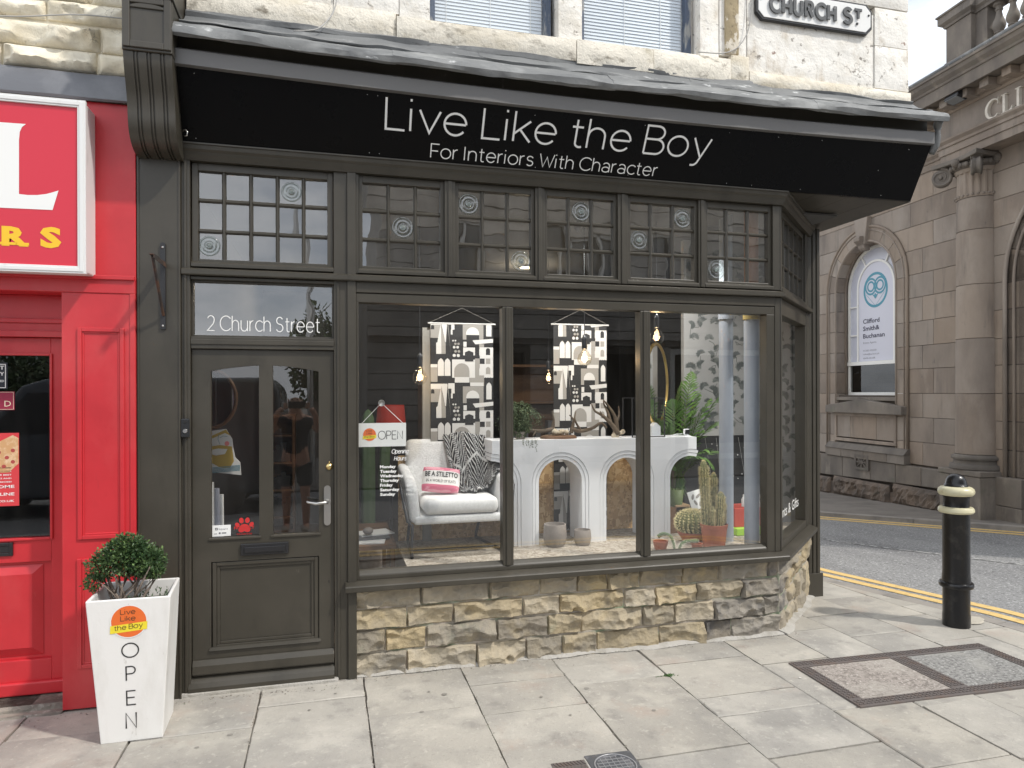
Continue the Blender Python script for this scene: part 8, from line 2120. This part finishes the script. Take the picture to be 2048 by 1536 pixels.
for k in range(5):
    b = tag(MB().box(.14, .16 + .001 * k, .62 - .58 + .0 + k * .032, .40 - .01 * (k % 2), .36, .04 + k * .032 + .028).build('book', M['grey_post' if k % 2 else 'fab_grey'], None), ['lowest book of the grey stack inside the left window', 'second book up in the grey stack inside the left window', 'middle book of the grey stack inside the left window', 'second book from the top of the grey stack', 'topmost book of the grey stack inside the left window'][k], 'book', 'books stacked inside the left window')
gc = thing('tall_cactus', 'dark green branching cactus in the dim corner under the OPEN board', 'cactus', (.33, 1.9, 0))
for a, b, r_ in (((.33, 1.9, .4), (.33, 1.9, 1.62), .06), ((.16, 1.9, 1.05), (.14, 1.9, 1.45), .045), ((.46, 1.92, .9), (.49, 1.92, 1.38), .045)):
    mb, s2 = MB(), MB(); column(mb, s2, Vector(a), Vector(b), r_, 6, 0); mb.build('stem', M['cactus_g'], gc, smooth=True)
MB().lathe([(.13, 0), (.17, .38), (0, .36)], .33, 1.9, .03, 20).build('pot', M['grey_pot'], gc, smooth=True)
for k, (x, y_, z_, w, h, m_, nm) in enumerate(((1.25, 3.4, 1.0, .5, 1.1, 'oak', 'dark wooden cabinet at the back of the shop between the hangings'), (2.5, 3.6, .6, .9, 1.5, 'oak', 'dark brown cabinet at the back of the shop right of the second hanging'), (-.62, 4.7, .3, .4, 1.2, 'oak', 'dark wooden shelf unit at the back behind the glazed door'))):
    sf = thing('cabinet', nm, 'cabinet', (x, y_, .03))
    mb = MB().frame(x - w / 2, x + w / 2, .03, z_ + h, .03, y_, y_ + .35)
    for q in range(4): mb.box(x - w / 2 + .03, y_, .2 + q * (z_ + h) / 4.4, x + w / 2 - .03, y_ + .33, .22 + q * (z_ + h) / 4.4)
    mb.box(x - w / 2 + .03, y_ + .33, .03, x + w / 2 - .03, y_ + .35, z_ + h - .03).build('case', M[m_], sf)
    mb = MB()
    for q in range(3):
        for j in range(5):
            hh = wr.uniform(.1, .26); xx = x - w / 2 + .06 + j * (w - .12) / 5; mb.box(xx, y_ + .08, .222 + q * (z_ + h) / 4.4, xx + .06, y_ + .2, .222 + q * (z_ + h) / 4.4 + hh)
    tag(mb.build('ornaments', M[('oak', 'lead_dark', 'plaster_dark')[k]], sf), None, None, kind='stuff')
# ceiling lamps: one glimpsed behind the door, one added to brighten the shop
M['lamp_on'] = mat('lamp_disc', (1, .9, .7), .5, emit=((1, .86, .66), 6))
for x, y_, lab in ((-.3, 4.0, 'round ceiling lamp behind the glazed door'), (2.0, 2.6, 'round ceiling lamp added to brighten the middle of the shop')):
    cl = thing('ceiling_lamp', lab, 'ceiling lamp', (x, y_, 3.06))
    MB().lathe([(0, 0), (.07, .0), (.075, .012)], x, y_, 3.075, 20).build('disc', M['lamp_on'], cl)
    MB().lathe([(.075, .0), (.085, .0), (.085, .025)], x, y_, 3.07, 20).build('ring', M['steel'], cl)
    l = bpy.data.lights.new('lamp_glow', 'POINT'); l.energy = 12; l.color = (1, .82, .6); l.shadow_soft_size = .07
    lo = bpy.data.objects.new('lamp_glow', l); C.objects.link(lo); lo.parent = cl; lo.location = (0, 0, -.12)
# spotlights added above the display to brighten it, aimed back at it
for x, lab in ((.75, 'small black fill spotlight added over the armchair'), (1.75, 'small black fill spotlight added over the arched console'), (2.7, 'small black fill spotlight added over the cacti')):
    y_ = .30; cl = thing('fill_spotlight', lab, 'spotlight', (x, y_, 3.0))
    MB().tube([(x, y_, 3.12), (x, y_, 3.0)], .008, 6).tube([(x, y_ - .045, 3.01), (x, y_ + .05, 2.95)], .034, 14).build('head', M['black_plastic'], cl, smooth=40)
    l = bpy.data.lights.new('display_fill', 'SPOT'); l.energy = 62; l.color = (1, .98, .95); l.spot_size = R(125); l.spot_blend = .8; l.shadow_soft_size = .04
    lo = bpy.data.objects.new('display_fill', l); C.objects.link(lo); lo.parent = cl; lo.location = (0, .075, -.065)
    lo.rotation_euler = Vector((0, -.42, 1)).to_track_quat('Z', 'Y').to_euler()
# tote bag with a bearded face, rolls and a card rail behind the door
tg = thing('printed_bag', 'cotton bag printed with a bearded face hanging behind the door glass', 'bag', (-.62, .32, 1.4))
Yt = .30
M['beard'] = mat('beard_print', (.42, .29, .06), .7); M['cheek'] = mat('cheek_print', (.70, .22, .22), .7); M['stripe_blue'] = mat('stripe_print', (.06, .20, .26), .7)
def P2(l): return [(at(px, py, Yt).x, at(px, py, Yt).z) for px, py in l]
def flat(name, pl_, m, d, thick=0):
    pts = P2(pl_)
    mb = MB()
    if thick: mb.prism([(a, Yt, z) for a, z in pts], (0, thick, 0))
    else: mb.add([(a, Yt - d, z) for a, z in pts], [tuple(range(len(pts)))])
    return mb.build(name, M[m], tg)
flat('cloth', [(422, 862), (452, 858), (464, 878), (466, 895), (470, 915), (480, 925), (482, 950), (422, 944)], 'fab_white', 0, .015)
flat('beard', [(422, 893), (440, 890), (464, 893), (468, 922), (460, 936), (440, 935), (422, 925)], 'beard', .0010)
flat('mouth', [(422, 900), (436, 897), (455, 898), (450, 908), (432, 911), (422, 908)], 'fab_white', .0016)
flat('hair', [(422, 872), (436, 866), (452, 859), (462, 872), (450, 866), (436, 872), (422, 878)], 'beard', .0010)
mb = MB(); a = at(454, 887, Yt); mb.add([(a.x + .014 * math.cos(t), Yt - .0014, a.z + .015 * math.sin(t)) for t in [k * math.pi / 8 for k in range(16)]], [tuple(range(16))]); mb.build('cheek', M['cheek'], tg)
mb = MB()
for k in range(5):
    p = P2([(424, 938 + k * 0 ), (478, 930)]); z0 = az(424, 936.5 + k * 2.4, Yt); x0, x1 = ax(423, 930, Yt), ax(480, 930, Yt); mb.add([(x0, Yt - .0013, z0 - .0), (x1, Yt - .0013, z0 + .012), (x1, Yt - .0013, z0 + .016), (x0, Yt - .0013, z0 + .004)], [(0, 1, 2, 3)])
for pts in ([(438, 868), (436, 878), (440, 889)], [(440, 876), (446, 872), (455, 873)]):
    P_ = [Vector((at(px, py, Yt).x, Yt - .0018, at(px, py, Yt).z)) for px, py in pts]; mb.tube(P_, .0012, 4)
mb.build('print', M['stripe_blue'], tg)
rl = thing('wrapping_rolls', 'pale paper rolls standing behind the left door pane', 'paper rolls', (-.66, .3, .3))
for k, (px, m_, rr) in enumerate(((424, 'board_white', .018), (433, 'film', .02), (441, 'board_white', .016))): MB().tube([(ax(px, 1090, .28), .28 + .03 * k, .2), (ax(px - 3, 960, .28), .30 + .03 * k, az(425, 965 + 14 * k, .28))], rr, 12).build('roll', M[m_], rl, smooth=40)
mb = MB(); q = at(420, 798, .5); mb.tube([(q.x + .16 * math.cos(t), .5, q.z + .19 * math.sin(t)) for t in [2 * math.pi * k / 32 for k in range(33)]], .012, 8, caps=False)
rm = thing('hanging_mirror', 'round wooden framed mirror just inside the glazed door', 'mirror', (q.x, .5, q.z)); mb.build('rim', M['oak'], rm, smooth=True)
MB().lathe([(0, 0), (.155, 0)], 0, 0, 0, 32).xf(T(q.x, .505, q.z) @ Matrix.Diagonal((1, 1, 1.18, 1)) @ Matrix.Rotation(R(90), 4, 'X')).build('glass', M['mirror'], rm)
# ================================================================ across the main street (seen in the glass)
ob = thing('opposite_building', 'grey coursed stone building facing the shop from across the main street', 'building', (8, -12, 0))
M['opp_light'] = mat('buff_stone', (.55, .51, .45), .9, layers=[((.34, .31, .27), 1.2, .42, .64), ((.48, .44, .38), 3, .55, .7)], shift=False)
M['opp'] = mat('grey_gritstone', (.33, .315, .29), .9, layers=[((.24, .23, .215), 1.2, .42, .64), ((.40, .38, .35), 3, .55, .7)], bump=[(.4, 12, (1, 1, 1), .02)], shift=False)
M['opp_frame'] = mat('pale_frame', (.55, .55, .53), .5)
OY = -12.0
mb = MB(); wins = [(2.6, 3.9), (5.6, 6.9), (8.6, 9.9), (11.6, 12.9)]
mb2 = MB()
for k in range(21):
    z0, z1 = .37 * k + .006, .37 * (k + 1) - .014
    segs = [(.85, 17.0)]
    if 3.9 < z0 + .18 < 6.1: 
        segs = []; x = .85
        for a, b in wins: segs.append((x, a)); x = b
        segs.append((x, 17.0))
    elif z0 < 2.9:
        segs = [(.85, 2.2), (4.8, 5.4), (8.0, 8.6), (12.2, 17)]
    for a, b in segs: (mb if k < 15 else mb2).box(a, OY - .3, z0, b, OY + .0 + .02 * (k % 2), z1)
mb.build('course', M['opp'], ob); mb2.build('course', M['opp_light'], ob)
MB().box(.87, -22, 0, 16.98, OY - .28, 7.7).build('wall', M['opp'], ob)
MB().box(.6, OY - .3, 7.75, 17.3, OY + .45, 8.0).box(.85, OY - .3, 3.1, 17.0, OY + .2, 3.3).build('cornice', M['opp'], ob)
for a, b in wins:
    for z0, z1 in ((4.07, 5.92),):
        f_ = MB().frame(a, b, z0, z1, .08, OY - .2, OY - .1).box((a + b) / 2 - .03, OY - .2, z0, (a + b) / 2 + .03, OY - .1, z1).build('window', M['opp_frame'], ob); MB().box(a, OY - .26, z0, b, OY - .25, z1).build('pane', M['glass_dark'], f_)
for a, b in ((2.2, 4.8), (5.4, 8.0), (8.6, 12.2)):
    f_ = MB().frame(a, b, 0, 2.9, .14, OY - .2, OY).build('shop_window', M['opp_frame' if a > 8 else 'olive'], ob); MB().box(a, OY - .26, .4, b, OY - .25, 2.9).build('pane', M['glass_dark'], f_); MB().box(a, OY - .2, 0, b, OY - .05, .4).build('riser', M['opp'], f_)
ob2 = thing('distant_terrace', 'low stone terrace row further down the main street', 'building', (-22, -16, 0))
mb = MB().box(-40, -24, 0, -9, -17, 2.1); mb.build('wall', M['opp'], ob2); MB().prism([(-40.5, -24.3, 2.1), (-40.5, -16.7, 2.1), (-40.5, -20.5, 3.1)], (32, 0, 0)).build('roof', M['lead'], ob2)
for k in range(9): MB().box(-38.5 + k * 3.2, -17.02, .6, -37.2 + k * 3.2, -16.96, 2.0).build('window', M['glass_dark'], ob2)
lp = thing('street_lamp', 'tall grey street lamp across the main street', 'street lamp', (-.35, -9.2, 0))
MB().tube([(-.35, -9.2, 0), (-.35, -9.2, 1.2), (-.35, -9.2, 1.22), (-.35, -9.2, 8)], [.09, .09, .06, .045], 12).build('post', M['steel'], lp, smooth=30)
MB().tube([(-.35, -9.2, 7.9), (-.35, -8.6, 8.15), (-.35, -8.0, 8.2)], .03, 8).box(-.45, -8.1, 8.14, -.25, -7.5, 8.24).build('lantern', M['steel'], lp)
M['tree_leaf'] = mat('street_tree_leaf', (.05, .085, .03), .6, var=.2, layers=[((.09, .13, .045), 6, .45, .6)])
tr2 = random.Random(21)
for k, (x, y_, h_) in enumerate(((-.35, -15.5, 4.2), (-4.5, -14.8, 2.7), (-7.5, -15.6, 2.9), (-11, -15, 2.8))):
    t = thing('street_tree', ['taller leafy tree beside the grey building across the street', 'small leafy tree right of the terrace across the street', 'bushy tree before the distant terrace', 'outermost leafy tree before the distant terrace'][k], 'tree', (x, y_, 0), group='trees across the street')
    MB().tube([(x, y_, 0), (x + .05, y_, h_ * .4), (x - .05, y_, h_ * .75)], [.16, .11, .05], 8).build('trunk', M['bark'], t)
    mb = MB()
    for j in range(2600):
        d = Vector((tr2.gauss(0, 1), tr2.gauss(0, 1), tr2.gauss(0, 1))).normalized(); r_ = tr2.random() ** .4 * (1 + .35 * fbm(d * 2 + Vector((k, 0, 0)), 2)); p = Vector((x, y_, h_ * .66)) + Vector((d.x * h_ * (.3 if k else .16), d.y * h_ * (.3 if k else .16), d.z * h_ * .34)) * r_
        leafquad(mb, p, Vector((tr2.gauss(0, 1), tr2.gauss(0, 1), tr2.gauss(0, 1))).normalized(), Vector((tr2.gauss(0, 1), tr2.gauss(0, 1), 1)).normalized(), .16, .05)
    tag(mb.build('crown', M['tree_leaf'], t), None, None, kind='stuff')
# a parked van in the reflections
vn = thing('parked_van', 'dark grey van parked across the main street', 'van', (-3.2, -7.4, 0))
M['van'] = mat('van_paint', (.05, .06, .075), .25, coat=.5)
pr_v = [(-5.6, .35), (-5.65, 1.0), (-5.45, 1.15), (-4.75, 1.25), (-4.2, 1.95), (-3.9, 2.05), (-.9, 2.08), (-.72, 1.9), (-.66, .9), (-.68, .35)]
MB().prism([(x + 0, -8.2, z - .075) for x, z in pr_v], (0, 1.75, 0)).build('body', M['van'], vn, bevel=.07, seg=3)
MB().prism([(-4.62, -6.445, 1.2), (-4.1, -6.445, 1.78), (-3.15, -6.445, 1.78), (-3.15, -6.445, 1.2)], (0, .01, 0)).build('side_window', M['black_plastic'], vn)
MB().add([(-4.86, -8.05, 1.19), (-4.86, -6.6, 1.19), (-4.27, -6.65, 1.82), (-4.27, -8.0, 1.82)], [(0, 1, 2, 3)]).build('windscreen', M['black_plastic'], vn)
for x in (-4.9, -1.55):
    for y_ in (-6.55, -8.1): 
        w_ = MB().lathe([(.0, -.1), (.2, -.1), (.33, -.09), (.34, 0), (.33, .09), (.2, .1), (0, .1)], 0, 0, 0, 22).xf(T(x, y_, .265) @ Matrix.Rotation(R(90), 4, 'X')).build('wheel', M['black_plastic'], vn, smooth=40)
for y_ in (-6.7, -7.95): MB().box(-5.69, y_ - .13, .72, -5.6, y_ + .13, .88).build('headlight', M['steel'], vn, bevel=.02)
# the photographer
pe = thing('person', 'person in a dark t-shirt, shorts and cap holding up a phone in the street', 'person', (-.42, -4.75, 0))
M['skin'] = mat('skin', (.42, .24, .17), .55); M['tee'] = mat('dark_tee', (.02, .022, .03), .9); M['shorts'] = mat('dark_shorts', (.04, .045, .05), .9); M['sock'] = mat('grey_sock', (.4, .4, .4), .9)
def skin(name, joints, edges, m, par, sub=2):
    me = bpy.data.meshes.new(name); me.from_pydata([tuple(Vector(j[0]) - WL.get(par.name, Vector())) for j in joints], edges, []); me.materials.append(m)
    o = bpy.data.objects.new(name, me); C.objects.link(o); o.parent = par
    o.modifiers.new('skin', 'SKIN')
    if not me.skin_vertices: bpy.context.view_layer.objects.active = o
    if not me.skin_vertices: me.attributes.new('x', 'FLOAT', 'POINT')
    sv = me.skin_vertices[0].data if me.skin_vertices else None
    if sv:
        for i, j in enumerate(joints): sv[i].radius = (j[1], j[2] if len(j) > 2 else j[1]); sv[i].use_root = (i == 0)
    o.modifiers.new('sub', 'SUBSURF').levels = sub; o.modifiers['sub'].render_levels = sub
    return o
bx0, by0 = -.42, -4.75
def J(x, y_, z, r, r2=None): return ((bx0 + x, by0 + y_, z), r, r2 or r)
jts = [J(0, 0, .95, .15, .11), J(0, 0, 1.12, .145, .10), J(0, 0, 1.30, .17, .11), J(0, -.01, 1.44, .12, .09), J(0, .02, 1.53, .058), J(0, .03, 1.62, .078, .09), J(0, .03, 1.72, .08, .095),
       J(-.19, 0, 1.42, .062), J(-.29, .10, 1.28, .05), J(-.20, .27, 1.52, .036), J(-.13, .30, 1.58, .034), J(.19, 0, 1.42, .062), J(.29, .10, 1.28, .05), J(.24, .27, 1.52, .036), J(.20, .30, 1.58, .034),
       J(-.10, 0, .86, .10), J(-.11, .02, .50, .062), J(-.11, -.01, .28, .055), J(-.11, -.02, .09, .04), J(-.11, .12, .04, .042), J(.10, 0, .86, .10), J(.12, .05, .50, .062), J(.13, .02, .28, .055), J(.13, .0, .09, .04), J(.13, .14, .04, .042)]
eds = [(0, 1), (1, 2), (2, 3), (3, 4), (4, 5), (5, 6), (3, 7), (7, 8), (8, 9), (9, 10), (3, 11), (11, 12), (12, 13), (13, 14), (0, 15), (15, 16), (16, 17), (17, 18), (18, 19), (0, 20), (20, 21), (21, 22), (22, 23), (23, 24)]
skin('body', jts, eds, M['skin'], pe)
skin('tshirt', [J(0, 0, .93, .165, .125), J(0, 0, 1.12, .16, .118), J(0, 0, 1.30, .185, .125), J(0, -.01, 1.43, .135, .10), J(-.19, 0, 1.42, .078), J(-.255, .06, 1.34, .075), J(.19, 0, 1.42, .078), J(.255, .06, 1.34, .075)], [(0, 1), (1, 2), (2, 3), (3, 4), (4, 5), (3, 6), (6, 7)], M['tee'], pe)
skin('shorts', [J(0, 0, .95, .168, .13), J(-.10, 0, .84, .118), J(-.115, .02, .56, .10), J(.10, 0, .84, .118), J(.125, .05, .56, .10)], [(0, 1), (1, 2), (0, 3), (3, 4)], M['shorts'], pe)
skin('cap', [J(0, .03, 1.77, .09, .105), J(0, .03, 1.80, .07, .08)], [(0, 1)], M['tee'], pe)
for sg in (-1, 1):
    skin('shoe', [J(sg * .12, .0, .05, .05), J(sg * .12, .1, .045, .052), J(sg * .12, .19, .035, .038)], [(0, 1), (1, 2)], M['grey_post'], pe)
    for f_ in range(4): skin('finger', [J(.03 + sg * .155 - .0, .31, 1.585 + f_ * .018, .010), J(.03 + sg * .135, .338, 1.588 + f_ * .018, .009), J(.03 + sg * .105, .345, 1.59 + f_ * .018, .008)], [(0, 1), (1, 2)], M['skin'], pe, 1)
    skin('thumb', [J(.03 + sg * .15, .30, 1.575, .012), J(.03 + sg * .12, .315, 1.58, .010), J(.03 + sg * .10, .318, 1.60, .009)], [(0, 1), (1, 2)], M['skin'], pe, 1)
mb = MB().ball((bx0, by0 + .135, 1.655), .016, 6, sc=(.8, 1, 1.3)); mb.build('nose', M['skin'], pe, smooth=True)
for sg in (-1, 1):
    MB().ball((bx0 + sg * .033, by0 + .118, 1.685), .011, 6).build('eye', M['dark'], pe, smooth=True); MB().ball((bx0 + sg * .083, by0 + .02, 1.67), .022, 6, sc=(.5, .8, 1.3)).build('ear', M['skin'], pe, smooth=True)
MB().box(bx0 - .022, by0 + .115, 1.613, bx0 + .022, by0 + .124, 1.619).build('mouth', M['maroon'], pe)
tag(MB().box(bx0 + .03 - .10, by0 + .322, 1.578, bx0 + .03 + .10, by0 + .331, 1.665).build('phone', M['black_plastic'], None, bevel=.004), 'dark phone held up in both hands by the person in the street', 'phone')

for o in bpy.data.objects:
    if o.name.startswith('lettering') and o.parent: o['kind'] = 'stuff'      # print too fine to pick apart letter by letter
